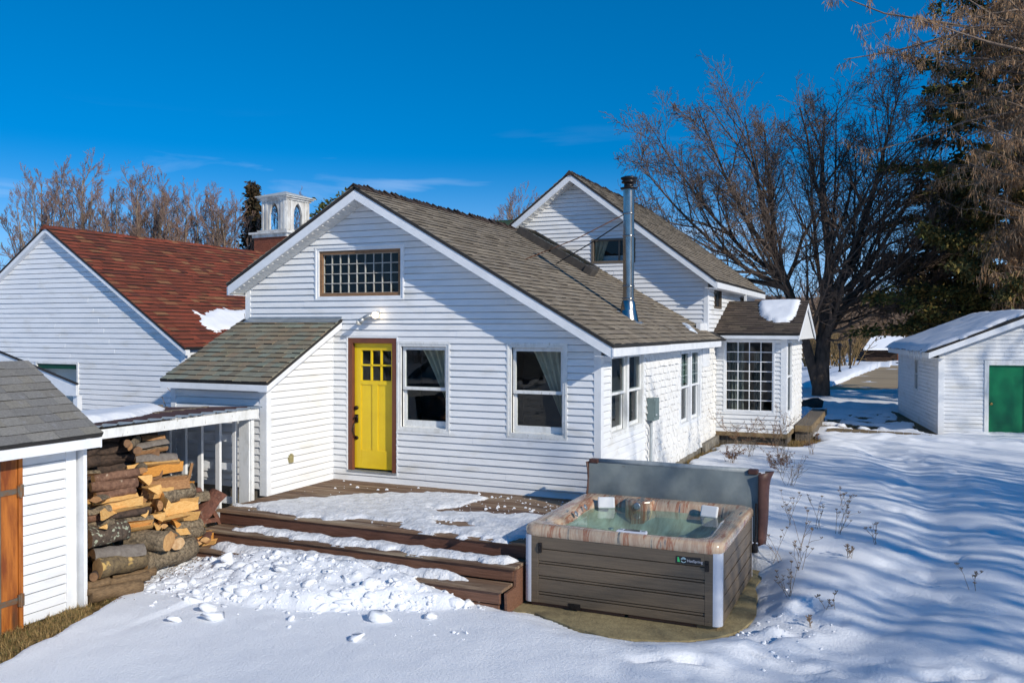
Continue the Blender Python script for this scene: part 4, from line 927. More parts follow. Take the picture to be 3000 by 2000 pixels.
emit_main = shin
def parent_of(it):
    c = it[2]
    return vroof if it[1] is porch_roof_m else (broof if it[1].name.startswith('dark_brown') else (roofR if c.y < 7.7 and c.x > .268 else (roofL if c.y < 7.2 and c.x < .268 else r2)))
# keep porch-roof tabs and the largest main-roof ones as single parts
emit_shingles(shin, parent_of, house, 300)
ws2 = [(p, m_, Vector(p[0])) for p, m_ in ws]
emit_shingles(ws2, lambda it: bay if it[2].x > 5 else sw, house, 300, 'wall_shingle', 'wall_shingle_field')

# --- stove pipe
px, py = 3.765, 2.93; zb_ = rz_front(px)
pr = .097
mb = MB(); mb.lathe((px, py, 0), [(pr, zb_ + .05), (pr, 4.74)], 32); pipe = mb.build('stove_pipe', steel, house, smooth=True)
for z in (2.80, 3.02, 3.90, 4.29):
    mb = MB(); mb.lathe((px, py, z), [(pr, -.015), (pr + .012, -.012), (pr + .014, 0), (pr + .012, .012), (pr, .015)], 28); mb.build('band', steel, pipe, smooth=True)
mb = MB(); mb.lathe((px, py, 2.74), [(pr + .05, -.28), (pr + .045, -.16), (pr + .02, .0), (pr + .004, .03)], 28)
n = 28; base = []; top = []
for k in range(n):
    a = 6.28318 * k / n; dx_, dy_ = math.cos(a), math.sin(a); rr = pr + .07; x = px + .02 + rr * dx_; y = py + rr * dy_ * 1.05; base.append((x, y, rz_front(x) + .012)); top.append((px + (pr + .045) * dx_, py + (pr + .045) * dy_, 2.60))
mb.add(base + top, [(k, (k + 1) % n, n + (k + 1) % n, n + k) for k in range(n)]); mb.build('flashing_cone', steel, pipe, smooth=True)
mb = MB(); q = [(px - .16, py - .2), (px + .24, py - .2), (px + .24, py + .22), (px - .16, py + .22)]; mb.hexa([(a, b, rz_front(a) + .008) for a, b in q] + [(a, b, rz_front(a) + .014) for a, b in q]); mb.build('flashing_plate', galv, pipe)
mb = MB(); mb.lathe((px, py, 4.72), [(pr, -.01), (pr + .05, .0), (pr + .055, .02), (pr + .01, .03), (pr - .012, .04), (pr - .012, .10), (pr + .03, .105), (pr + .035, .13), (pr, .135), (pr + .035, .165), (pr + .05, .175), (pr + .045, .20), (.06, .225), (0, .232)], 28); mb.build('cap', black_metal, pipe, smooth=True)
mb = MB(); mb.tube([(px - .09, py - .03, 4.27), (2.95, 2.58, 3.86), (2.08, 2.237, rz_front(2.08) + .03)], .010, 6); mb.build('brace_rod', rust_rod, pipe)
mb = MB(); mb.tube([(px - .08, py + .05, 4.18), (2.9, 3.45, 3.86), (1.98, 4.05, rz_front(1.98) + .03)], .011, 6); mb.build('brace_rod', black_metal, pipe)
# --- skylight: long low curb with two glazed frames near the rear block
N_ = Vector((SL * cs, 0, cs)); O_ = Vector((2.12, 5.25, rz_front(2.12)))
Ts = lambda s, n, z: O_ + VR * s + Y * z + N_ * n      # s up the slope, z along the eave
mb = MB(); Lk = 1.80
for i in range(2):
    a = .02 + i * .90
    mb.lbox(Ts, a, a + .86, 0, .17, 0, .05); mb.lbox(Ts, a, a + .86, 0, .17, .85, .90); mb.lbox(Ts, a, a + .05, 0, .17, .05, .85); mb.lbox(Ts, a + .81, a + .86, 0, .17, .05, .85)
skl = mb.build('skylight', mat('dark_bronze_frame', (.05, .045, .04), .5, (.08, .07, .06), 8), house, bevel=.005)
for i in range(2): mb = MB(); a = .07 + i * .90; mb.lbox(Ts, a, a + .76, .135, .145, .05, .85); mb.build('pane', glass, skl)
mb = MB(); mb.lbox(Ts, -.16, .02, 0, .17, -.04, .30); mb.lbox(Ts, -.10, -.02, .17, .19, .0, .2); mb.build('blind_box', MATS['dark_bronze_frame'], skl, bevel=.008)
mb = MB(); mb.lbox(Ts, 0, 1.8, .001, .006, .05, .85); mb.build('blind', trim_w, skl)

# --- flood lights above the door
fl = MB(); fl.box(.42, -.055, 2.42, .53, -.016, 2.54); fl = fl.build('flood_light', galv, house, bevel=.008)
mb = MB(); mb.tube([(.48, -.05, 2.48), (.50, -.10, 2.48)], .025, 8); mb.tube([(.44, -.05, 2.47), (.36, -.10, 2.47), (.30, -.13, 2.43)], [.018, .03, .035], 10); mb.tube([(.30, -.13, 2.43), (.24, -.17, 2.37)], [.03, .05], 12); mb.build('lamp_holder', galv, fl, smooth=True)
mb = MB(); mb.lathe((0, 0, 0), [(0, .075), (.03, .07), (.05, .045), (.053, .02), (.04, -.02), (.025, -.05)], 18); o = mb.build('bulb', bulb_on, fl, smooth=True)
for v in o.data.vertices: p = v.co.copy(); v.co = Vector((.52 + p.x, -.12 - p.z * .9, 2.48 + p.y))
mb = MB(); mb.tube([(.235, -.175, 2.365), (.205, -.195, 2.33)], [.052, .02], 14); mb.build('bulb', bulb_off, fl, smooth=True)

# ============================================================ DECK
DZ = -.2
deck = thing('wooden_deck', 'dark stained plank deck with wide steps in front of the yellow door', 'deck', (2, -1.4, -.7))
def board(name, x0, y0, z0, x1, y1, z1, m, parent, sag=.004):
    mb = MB(); j = [random.uniform(-sag, sag) for _ in range(4)]
    mb.hexa([(x0, y0, z0), (x1, y0, z0), (x1, y1, z0), (x0, y1, z0), (x0, y0, z1 + j[0]), (x1, y0, z1 + j[1]), (x1, y1, z1 + j[2]), (x0, y1, z1 + j[3])])
    return mb.build(name, m, parent, bevel=.004)
y = -.01
while y > -2.60:
    e = random.uniform(-.01, .01); j = random.uniform(1.2, 3.4)
    board('deck_board', -.36 + e, y - .135, DZ - .035, j, y, DZ, deck_top, deck); board('deck_board', j + .004, y - .135, DZ - .035, 4.22, y, DZ, deck_top, deck); y -= .146
board('deck_board', -.38, -2.70, DZ - .035, 4.24, y, DZ + .002, deck_top, deck)
board('riser', -.34, -2.672, DZ - .185, 4.2, -2.635, DZ - .037, deck_face, deck)
board('side_board', -.36, -2.63, DZ - .2, -.33, -.1, DZ - .037, deck_face, deck)
board('side_board', 4.2, -2.63, DZ - .5, 4.23, -.6, DZ - .037, deck_face, deck)
# steps
board('tread', -.30, -2.87, -.420, 4.23, -2.68, -.385, deck_top, deck); board('tread', -.30, -3.05, -.42, 4.23, -2.875, -.383, deck_top, deck)
board('riser', -.28, -3.02, -.555, 4.19, -2.985, -.422, deck_face, deck)
board('tread', -.40, -3.17, -.605, 4.19, -3.03, -.57, deck_top, deck); board('tread', -.40, -3.32, -.605, 4.19, -3.175, -.568, deck_top, deck)
board('riser', -.38, -3.29, -.74, 4.15, -3.255, -.607, deck_face, deck); board('riser', 1.0, -3.295, -.90, 4.14, -3.26, -.75, deck_face, deck)
board('tread', -.62, -3.52, -.765, .2, -3.33, -.735, deck_top, deck); board('tread', -.62, -3.325, -.765, .2, -3.2, -.735, deck_top, deck); board('riser', -.60, -3.50, -.88, .15, -3.47, -.767, deck_face, deck)
mb = MB(); mb.prism([(4.195, -3.25, -.91), (4.195, -2.65, -.91), (4.195, -2.65, -.43), (4.195, -3.0, -.43), (4.195, -3.02, -.61), (4.195, -3.27, -.62)], (.03, 0, 0)); mb.build('stringer', deck_face, deck)
mb = MB(); mb.prism([(-.3, -3.2, -.9), (-.3, -2.65, -.9), (-.3, -2.65, -.43), (-.3, -3.0, -.43), (-.36, -3.02, -.61), (-.36, -3.24, -.62)], (.03, 0, 0)); mb.build('stringer', deck_face, deck)
for i in range(4): 
    mb = MB(); mb.box(.2 + i * 1.25, -2.60, -.95, .29 + i * 1.25, -2.5, DZ - .04); mb.build('joist_post', grey_wood, deck)
mb = MB(); mb.box(-.3, -.3, -1.0, 4.15, -.02, DZ - .04); mb.build('ledger', dark_edge, deck)
# snow on the deck
flat = lambda z: (lambda a, b, h: (a, b, z + h))
DS = [(-.30, -2.35), (.10, -1.80), (.385, -1.55), (.614, -1.1), (1.22, -.75), (1.8, -.36), (2.23, -.35), (2.6, -.5), (2.55, -.95), (2.46, -1.28), (2.30, -1.50), (2.56, -1.66), (3.1, -1.36), (3.83, -1.25), (4.15, -1.5), (4.2, -2.3), (4.0, -2.66), (3.45, -2.69), (2.66, -2.67), (2.28, -2.57), (2.13, -2.40), (1.69, -2.46), (1.66, -2.58), (.94, -2.64), (.30, -2.50)]
snow_patch('snow_patch', DS, flat(DZ), .034, .030, dirty_snow, .14, 3, .15, .030, holes=[[(1.5, -2.62), (1.75, -2.35), (2.3, -2.38), (2.4, -2.6)], [(2.7, -2.1), (3.1, -2.0), (3.3, -2.2), (2.9, -2.3)]], label='large patch of trodden grainy snow covering the middle of the deck', rscale=5)
snow_patch('snow_patch', [(.15, -2.92), (.36, -2.72), (1.4, -2.72), (2.6, -2.72), (3.6, -2.74), (4.18, -2.78), (4.1, -2.99), (3.2, -2.99), (2.3, -2.97), (1.6, -3.0), (.85, -2.97)], flat(-.385), .05, .028, dirty_snow, .09, 13, .09, .03, label='long strip of snow lying on the middle step of the deck')
snow_patch('snow_patch', [(.0, -3.22), (.18, -3.06), (1.5, -3.05), (2.6, -3.06), (3.5, -3.08), (3.8, -3.14), (3.5, -3.24), (2.7, -3.27), (1.8, -3.32), (.9, -3.32), (.4, -3.30)], flat(-.57), .09, .028, dirty_snow, .09, 23, .05, .035, label='snow on the lowest step running into the shovelled heap')
# bits of snow scattered on the boards
mb = MB()
for i in range(260):
    a = random.uniform(-.1, 4.1); b = random.uniform(-2.6, -.1); s = random.choice([.005, .008, .012, .02]) * random.uniform(.6, 1.2)
    if random.random() < .5: a = random.uniform(2.2, 4.1); b = random.uniform(-1.5, -.2)
    p = [Vector((a + random.uniform(-1, 1) * s * 1.6, b + random.uniform(-1, 1) * s * 1.6, DZ - .002 + random.uniform(.2, 1.3) * s)) for _ in range(6)]
    mb.add([(a - s, b - s, DZ), (a + s, b - s * .7, DZ), (a + s * .8, b + s, DZ), (a - s * .6, b + s * .8, DZ), (a - s * .5, b - s * .5, DZ + s), (a + s * .6, b - s * .4, DZ + s * 1.1), (a + s * .4, b + s * .5, DZ + s * .8), (a - s * .4, b + s * .4, DZ + s)],
           [(0, 1, 5, 4), (1, 2, 6, 5), (2, 3, 7, 6), (3, 0, 4, 7), (4, 5, 6, 7)])
mb.build('snow_crumbs', snow_m, kind='stuff')

# ============================================================ WOODSHED
wsd = thing('woodshed', 'open lean-to woodshed with ribbed metal roof and peeling white posts, full of firewood', 'woodshed', (-1.2, -3.2, -.8))
mb = MB(); mb.hexa([(-.33, -5.0, .985), (-.29, -5.0, .985), (-.29, -1.93, .975), (-.33, -1.93, .975), (-.33, -5.0, 1.09), (-.29, -5.0, 1.09), (-.29, -1.93, 1.115), (-.33, -1.93, 1.115)]); mb.build('beam', trim_old, wsd, bevel=.003)
mb = MB(); nr = 14; zr_ = lambda x: 1.125 + .045 * (x + .3)
prof = []; yv = -5.0
while yv < -1.9: prof += [(yv, 0), (yv + .09, 0), (yv + .105, .016), (yv + .125, .016), (yv + .14, 0)]; yv += .2286
def strip(x0, x1, lift, m, name):
    mb = MB(); v = [(x0, a, zr_(x0) + b + lift) for a, b in prof] + [(x1, a, zr_(x1) + b + lift) for a, b in prof]; n = len(prof)
    mb.add(v, [(i, i + 1, n + i + 1, n + i) for i in range(n - 1)]); return mb.build(name, m, wsd)
strip(-.26, -.60, 0, grey_steel, 'roof_sheet'); strip(-.50, -2.2, .004, brown_steel, 'roof_sheet')
mb = MB(); mb.box(-2.2, -5.0, 1.04, -2.15, -1.9, 1.10); mb.box(-1.3, -5.0, 1.04, -1.25, -1.9, 1.11); mb.build('rafter', grey_wood, wsd)
for xx, w_ in ((-1.93, .075), (-1.62, .075), (-1.31, .075), (-.97, .08), (-.665, .06)):
    mb = MB(); mb.box(xx - w_ / 2, -2.03, -.85, xx + w_ / 2, -1.985, 1.05); mb.build('stud', trim_w, wsd, bevel=.003)
mb = MB(); mb.box(-.545, -2.06, -.85, -.36, -1.96, 1.0); mb.box(-.362, -2.04, -.85, -.335, -1.975, 1.0); mb.build('post', trim_old, wsd, bevel=.004)
for zz, x1 in ((.66, -.79), (.245, -.79), (-.245, -.79)):
    mb = MB(); mb.box(-2.25, -1.95, zz - .05, x1, -1.925, zz + .05); mb.build('rail', trim_w, wsd, bevel=.003)
mb = MB(); mb.box(-2.3, -5.05, -.9, -2.25, -1.7, 1.05); mb.build('back_wall', MATS['weathered_grey_plank'], wsd)
mb = MB(); mb.box(-.25, -1.76, .43, -.23, -1.72, .5)
# snow on that roof
snow_patch('snow_patch', [(-2.15, -4.9), (-.75, -4.85), (-.8, -4.2), (-.95, -3.6), (-1.2, -3.1), (-1.5, -2.6), (-1.9, -2.2), (-2.15, -2.1)], lambda a, b, h: (a, b, zr_(a) + .03 + h), .075, .05, snow_m, .12, 33, .05, .01, label='smooth snow lying on the woodshed roof beside the garage wall')

# ============================================================ NEAR SHED (bottom left)
ns = thing('garden_shed', 'small white shed with grey shingle roof and orange plank door at the left edge', 'shed', (-1.0, -6.5, -.9))
wn = MB(); wn.box(-1.6, -8.5, -.85, -.3, -5.25, .9); wn = wn.build('wall', trim_w, ns)
NXF = -.13
bk = siding(wn, (NXF, 0, 0), Y, X, -.80, 1.02, -5.755, -5.25, (), .103, prot=.013); bk.build('sheathing', trim_w, wn)
bk = siding(wn, (NXF, 0, 0), Y, X, -.80, 1.02, -8.5, -6.62, (), .103); bk.build('sheathing', trim_w, wn)
mb = MB(); mb.box(NXF - .05, -5.25, -.82, NXF + .022, -5.125, 1.04); mb.build('corner_board', trim_w, wn, bevel=.004)
mb = MB(); mb.box(NXF - .10, -5.10, -.80, NXF + .105, -5.055, 1.045); mb.build('corner_post', trim_w, ns, bevel=.004)
mb = MB(); mb.box(-1.9, -5.12, -.85, -.16, -5.06, 1.1); mb.prism([(-1.9, -5.12, 1.1), (-.16, -5.12, 1.1), (-1.02, -5.12, 1.78)], (0, .06, 0)); mb.build('wall', trim_w, ns)
mb = MB(); mb.box(-.32, -5.2, -.95, -.10, -5.04, -.80); mb.build('footing', conc_grey, ns)
# door of upright planks
dn = MB(); dn.box(-.19, -6.6, -.94, -.16, -5.78, .96); dn = dn.build('door', grey_wood, ns)
for a, b, m_ in ((-5.995, -5.815, orange_wood), (-6.16, -6.0, grey_wood), (-6.35, -6.165, orange_wood), (-6.6, -6.355, grey_wood)):
    mb = MB(); mb.box(-.16, a, -.94, -.115 + random.uniform(-.004, .004), b, .965); mb.build('plank', m_, dn, bevel=.004)
mb = MB(); mb.box(-.16, -5.812, -.94, -.10, -5.765, 1.0); mb.build('door_post', orange_wood, dn, bevel=.004)
mb = MB(); mb.box(-.16, -6.6, .95, -.095, -5.765, 1.0); mb.build('lintel', door_brown, dn)
for zz in (.60, -.52):
    mb = MB(); mb.box(-.112, -6.3, zz - .028, -.104, -5.82, zz + .028); mb.box(-.105, -5.83, zz - .06, -.085, -5.765, zz + .06); mb.tube([(-.088, -5.80, zz - .07), (-.088, -5.80, zz + .07)], .012, 8); mb.build('strap_hinge', mat('rusty_hinge', (.16, .17, .15), .5, (.28, .12, .04), 14, metallic=.5), dn)
# roof: eave at x=.15, ridge parallel to the wall
nsl = .655; nc = 1 / math.sqrt(1 + nsl * nsl); OE = Vector((.15, -8.6, 1.113)); VN = Vector((-nc, 0, nsl * nc)); LN = 1.17 / nc
rn = roof_slab('roof', OE, Y, VN, 3.61, LN, parent=ns, m=dark_edge); it = []
roof_shingles(it, OE, Y, VN, 3.61, LN, grey_roof_m, .14, .12, .34, butt=.009); emit_shingles(it, lambda i_: rn, ns, 300)
OE2 = Vector((-2.19, -8.6, 1.113)); roof_slab('roof', OE2, Y, Vector((nc, 0, nsl * nc)), 3.61, LN, parent=ns, m=grey_roof_m)
mb = MB(); mb.box(.105, -8.6, .965, .135, -4.995, 1.07); mb.box(-.12, -8.6, .985, .105, -5.0, .995); mb.build('fascia', trim_w, ns, bevel=.003)
mb = MB(); mb.hexa([(.13, -5.02, .96), (.13, -4.995, .96), (-1.02, -4.995, 1.72), (-1.02, -5.02, 1.72), (.13, -5.02, 1.065), (.13, -4.995, 1.065), (-1.02, -4.995, 1.82), (-1.02, -5.02, 1.82)]); mb.build('rake_board', trim_w, ns)

# ============================================================ GARAGE with the red roof
ga = thing('garage', 'white clapboard garage with a red shingle roof, left of the farmhouse', 'garage', (-9.5, 7, -.8))
wg = MB(); wg.box(-13, 2.3, -.8, -6, 2.35, 2); wg = wg.build('wall', trim_w, ga)
gs = .653; gx0, gz0 = -9.57, 4.57
gw = (-10.05, -8.66, .48, 1.50)
bk = siding(wg, (0, 2, 0), X, NY, -.78, 4.43, lambda z: max(-13.6, gx0 - (gz0 - .09 - z) / gs), lambda z: min(-5.64, gx0 + (gz0 - .09 - z) / gs), [gw], .113, seam=2.9, prot=.017); bk.build('sheathing', trim_w, wg)
mb = MB(); mb.box(-5.64, 1.978, -.8, -5.52, 2.0, 1.86); mb.box(-5.54, 2.0, -.8, -5.52, 12, 1.86); mb.build('corner_board', trim_w, wg, bevel=.003)
T = frameT((0, 2, 0), X, NY); mb = MB(); ring(mb, T, *gw, .05, -.03, .03); w = mb.build('window', trim_old, ga, bevel=.003)
mb = MB(); mb.lbox(T, gw[0] + .05, gw[1] - .05, -.06, -.01, gw[3] - .16, gw[3] - .05); mb.build('valance', mat('dark_green_paint', (0, .06, .03), .6, (0, .05, .03), 8), w)
pane(w, T, gw[0] + .05, gw[1] - .05, gw[2] + .05, gw[3] - .16, -.05); room(w, T, *gw, 1.0)
gc_ = 1 / math.sqrt(1 + gs * gs); OG = Vector((-5.40, 1.86, gz0 - gs * (-5.40 - gx0))); VG = Vector((-gc_, 0, gs * gc_)); LG = (-5.40 - gx0) / gc_
rg = roof_slab('roof', OG, Y, VG, 10.5, LG, parent=ga); it = []; roof_shingles(it, OG, Y, VG, 10.5, LG, red_roof_m, .155, .16, .42, butt=.024)
OG2 = Vector((-13.74, 1.86, gz0 - gs * 4.17)); roof_slab('roof', OG2, Y, Vector((gc_, 0, gs * gc_)), 10.5, LG, parent=ga, m=dark_edge)
emit_shingles(it, lambda i_: rg, ga, 300)
y = 1.84
while y < 9.6: mb = MB(); mb.add([(gx0 - .14, y, gz0 - .075), (gx0, y, gz0 + .03), (gx0 + .14, y, gz0 - .075), (gx0 - .14, y + .3, gz0 - .085), (gx0, y + .3, gz0 + .018), (gx0 + .14, y + .3, gz0 - .085)], [(0, 1, 4, 3), (1, 2, 5, 4), (0, 1, 2), (3, 4, 5)]); mb.build('ridge_cap', red_roof_m, rg); y += .22
for sgn in (1, -1):
    xe = gx0 + sgn * 4.17; ze = gz0 - gs * 4.17 - .045; mb = MB()
    mb.hexa([(xe, 1.87, ze - .10), (gx0, 1.87, gz0 - .145), (gx0, 1.99, gz0 - .145), (xe, 1.99, ze - .10), (xe, 1.87, ze), (gx0, 1.87, gz0 - .045), (gx0, 1.99, gz0 - .045), (xe, 1.99, ze)]); mb.build('rake_board', trim_w, ga)
TG = lambda a, b, h: OG + VG * a + Y * (b - 1.86) + Vector((gs * gc_, 0, gc_)) * (h + .015)
_g = lambda x: (-5.40 - x) / gc_
snow_patch('snow_patch', [(_g(-6.60), 3.37), (_g(-6.50), 3.53), (_g(-6.60), 3.79), (_g(-6.73), 4.16), (_g(-6.76), 4.44), (_g(-6.70), 4.75), (_g(-6.7), 5.3), (_g(-6.5), 6.2), (_g(-5.7), 6.2), (_g(-5.84), 4.78), (_g(-5.96), 3.8), (_g(-5.92), 3.29), (_g(-6.02), 3.15), (_g(-6.3), 3.26)], TG, .04, .04, snow_m, .15, 43, .11, .012, rscale=4, label='ragged snow patch low on the red garage roof')

# small white gable end in front of the garage
sg = thing('storage_hut', 'low white gable end showing behind the grey shed roof, in front of the garage', 'hut', (-7.5, 0, -.8))
mb = MB(); mb.prism([(-9.5, -1, 1.02), (-5.12, -1, 1.07), (-5.12, -1, 1.27), (-9.5, -1, 2.45)], (0, .04, 0)); mb.build('gable', trim_w, sg)
mb = MB(); mb.hexa([(-5.10, -1.02, 1.272), (-9.5, -1.02, 2.452), (-9.5, -.96, 2.452), (-5.10, -.96, 1.272), (-5.10, -1.02, 1.295), (-9.5, -1.02, 2.475), (-9.5, -.96, 2.475), (-5.10, -.96, 1.295)]); mb.build('roof', dark_edge, sg)
mb = MB(); mb.box(-9.5, -.95, -.8, -6.6, -.85, 1.05); mb.build('wall', trim_w, sg)
mb = MB(); mb.box(-5.25, -.95, -.8, -5.15, -.85, 1.07); mb.build('post', trim_w, sg)

# ============================================================ RIGHT SHED (rotated a little)
rsd = thing('white_shed', 'white shed with a green door and snow on its roof, at the right edge', 'shed', (9.07, 13.0, -.42), R(8.8), local=True)
def rsw(name, mb, m=trim_w, p=None, **k): return mb.build(name, m, p or rsd, **k)
rs_sl = .40; re0 = -.34; rz0 = 2.16                       # eave height above the base
def zroof(x): return rz0 + rs_sl * (x - re0)
wl = MB(); wl.box(.3, .3, 0, .4, 5.5, 1.8); wl = rsw('wall', wl)
DG = (1.15, 2.02, -.14, 1.80)
RXM = 2.35
bk = siding(wl, (0, 0, 0), X, NY, 0, 3.4, .12, lambda z: RXM * 2, [DG], .102, prot=.014) if False else None
def hi_s(z): return 2 * RXM - max(0.12, re0 + (z + .12 - rz0) / rs_sl)
bk = siding(wl, (0, 0, 0), X, NY, 0, 3.5, lambda z: max(.12, re0 + (z + .14 - rz0) / rs_sl), hi_s, [(DG[0] - .1, DG[1] + .1, DG[2], DG[3] + .1)], .102, prot=.014); rsw('sheathing', bk, p=wl)
side = siding(wl, (0, 0, 0), Y, NX, 0, 2.12, .10, 6.1, [(2.77, 3.30, .95, 1.87)], .102, prot=.012); rsw('sheathing', side, p=wl)
mb = MB(); mb.box(-.022, -.022, 0, .12, 0, 2.2); mb.box(-.022, 0, 0, 0, .10, 2.18); rsw('corner_board', mb, p=wl, bevel=.003)
mb = MB(); mb.box(-.022, 6.08, 0, .10, 6.14, 2.18); rsw('corner_board', mb, p=wl)
T = lambda s, n, z: Vector((s, -n, z))
mb = MB(); ring(mb, T, DG[0] - .1, DG[1] + .1, DG[2] + .0, DG[3] + .12, .1, -.06, .03, wb=.0, wt=.12); rsw('door_casing', mb, trim_old, bevel=.003)
mb = MB(); mb.lbox(T, DG[0], DG[1], -.07, -.03, DG[2], DG[3]); dd = rsw('door', mb, green_door)
mb = MB(); mb.tube([T(DG[0] + .06, -.03, .82), T(DG[0] + .06, .03, .82)], [.02, .035], 12); rsw('door_knob', mb, mat('brass', (.55, .36, .12), .3, (.4, .26, .1), 20, metallic=.9), dd, smooth=True)
mb = MB(); mb.box(DG[0] - .05, -.12, -.2, DG[1] + .3, .05, -.145); rsw('sill', mb, tan_wood, rsd)
T2 = lambda s, n, z: Vector((-n, s, z)); qw = (2.77, 3.30, .95, 1.87)
mb = MB(); ring(mb, T2, *qw, .05, -.03, .03); mb.lbox(T2, qw[0] + .05, qw[1] - .05, -.03, .0, 1.39, 1.43); w = rsw('window', mb, trim_old, bevel=.003); pane(w, T2, qw[0] + .05, qw[1] - .05, qw[2] + .05, qw[3] - .05, -.03); room(w, T2, *qw, .6, grow=.05)
for sgn in (1, -1):
    f = (lambda x: x) if sgn > 0 else (lambda x: 2 * RXM - x)
    mb = MB(); xa = re0; xb = RXM
    mb.hexa([(f(xa), -.33, zroof(xa) - .05), (f(xb), -.33, zroof(xb) - .05), (f(xb), 6.35, zroof(xb) - .05), (f(xa), 6.35, zroof(xa) - .05), (f(xa), -.33, zroof(xa)), (f(xb), -.33, zroof(xb)), (f(xb), 6.35, zroof(xb)), (f(xa), 6.35, zroof(xa))]); rsw('roof', mb, dark_edge)
    mb = MB(); mb.hexa([(f(xa + .03), -.32, zroof(xa) - .20), (f(xb), -.32, zroof(xb) - .20), (f(xb), -.29, zroof(xb) - .20), (f(xa + .03), -.29, zroof(xa) - .20), (f(xa + .03), -.32, zroof(xa) - .055), (f(xb), -.32, zroof(xb) - .055), (f(xb), -.29, zroof(xb) - .055), (f(xa + .03), -.29, zroof(xa) - .055)]); rsw('rake_board', mb)
mb = MB(); mb.box(re0 + .03, -.29, zroof(re0) - .2, re0 + .06, 6.3, zroof(re0) - .055); mb.box(re0 + .06, -.29, zroof(re0) - .2, 0, 6.3, zroof(re0) - .19); mb.box(re0 + .03, -.28, zroof(re0) - .2, .12, -.02, zroof(re0) - .19); rsw('fascia', mb)
mb = MB(); mb.box(0, -.06, -.12, 1.1, .02, 0); mb.box(-.02, 0, -.14, 5, 6.1, -.0); rsw('footing', mb, tan_wood)
mw = Matrix.Translation((9.07, 13.0, -.42)) @ Matrix.Rotation(R(8.8), 4, 'Z')
snow_patch('snow_patch', [(-.36, -.15), (-.36, 6.1), (RXM - .08, 6.1), (RXM - .05, 2.0), (RXM - .2, .1), (1.9, .0), (1.6, .15), (1.2, -.05), (.8, -.28), (0.2, -.30)], lambda a, b, h: mw @ Vector((a, b, zroof(a) + h)), .085, .06, snow_m, .18, 53, .07, .012, label='thick snow covering the left slope of the white shed roof')
ic = []
for i in range(16):
    yy = random.uniform(.0, 2.4); ln = random.uniform(.06, .30); p = mw @ Vector((re0 - .01, yy, zroof(re0) - .03))
    mb = MB(); mb.tube([p, p + Vector((0, 0, -ln * .5)), p + Vector((0, 0, -ln))], [.018, .011, .002], 6); o = mb.build('icicle', ice_m, rsd, smooth=True)
    o.matrix_parent_inverse = mw.inverted()
# boardwalk in front of the shed
bwk = thing('boardwalk', 'low tan plank walk half buried in snow in front of the white shed', 'boardwalk', (8.6, 12.2, -.5))
for i in range(22):
    a = 6.4 + i * .205; yy = 12.75 - (a - 6.4) * .30 if a < 7.4 else 12.45 - (a - 7.4) * .13
    mb = MB(); mb.hexa([(a, yy - .62, -.47), (a + .195, yy - .64, -.47), (a + .195, yy + .2, -.47), (a, yy + .2, -.47), (a, yy - .62, -.36), (a + .195, yy - .64, -.36), (a + .195, yy + .2, -.355), (a, yy + .2, -.355)]); mb.build('plank', tan_wood, bwk, bevel=.004)
mb = MB(); mb.beam((7.4, 11.80, -.42), (10.3, 11.42, -.42), .06, .13); mb.build('edge_board', tan_wood, bwk, bevel=.004)
mb = MB(); mb.beam((10.25, 11.6, -.52), (11.6, 11.65, -.52), .5, .10); mb.build('step', tan_wood, bwk, bevel=.004)

# small side porch floor behind the bay
sp = thing('side_porch', 'grey plank side porch floor with tan edge boards behind the bay', 'porch', (6.0, 12, -.5))
for i in range(14):
    mb = MB(); y0 = 9.92 + i * .34; mb.box(5.85, y0, -.06, 6.22, y0 + .325, -.015); mb.build('plank', grey_wood, sp, bevel=.004)
mb = MB(); mb.box(6.20, 9.9, -.17, 6.24, 14.7, -.02); mb.box(5.85, 9.9, -.17, 6.20, 9.94, -.02); mb.build('edge_board', tan_wood, sp)
mb = MB(); mb.box(6.05, 9.96, -.6, 6.17, 10.1, -.06); mb.build('post', grey_wood, sp)
for i in range(3): mb = MB(); mb.box(5.86 + i * .11, 9.95, -.6, 5.96 + i * .11, 9.98, -.17); mb.build('skirt_plank', grey_wood, sp)
for i in range(12): mb = MB(); mb.box(6.16, 10.15 + i * .37, -.6, 6.19, 10.49 + i * .37, -.17); mb.build('skirt_plank', grey_wood, sp); mb = MB(); mb.box(6.1, 14.2, -.6, 6.2, 14.4, 0); mb.build('post', grey_wood, sp)
# boulder by the tree
def blob(name, c, s, m, seed, parent=None, n=2, rough=.25):
    import bmesh
    bm = bmesh.new(); bmesh.ops.create_icosphere(bm, subdivisions=n, radius=1); rr = random.Random(seed); off = [rr.uniform(0, 9) for _ in range(3)]
    for v in bm.verts:
        p = v.co.copy(); k = 1 + rough * (math.sin(p.x * 3 + off[0]) * math.sin(p.y * 3.3 + off[1]) + .6 * math.sin(p.z * 5 + off[2]) * math.cos(p.x * 4.1 + off[1])); p *= k
        v.co = Vector((c[0] + p.x * s[0], c[1] + p.y * s[1], c[2] + p.z * s[2]))
    me = bpy.data.meshes.new(name); bm.to_mesh(me); bm.free(); me.materials.append(m); me.polygons.foreach_set('use_smooth', [True] * len(me.polygons))
    o = link(bpy.data.objects.new(name, me)); attach(o, parent); return o
tag(blob('boulder', (5.38, 19.5, -.28), (.36, .3, .22), rock_m, 3), 'dark rounded boulder in the snow between the bay and the bare tree', 'boulder')

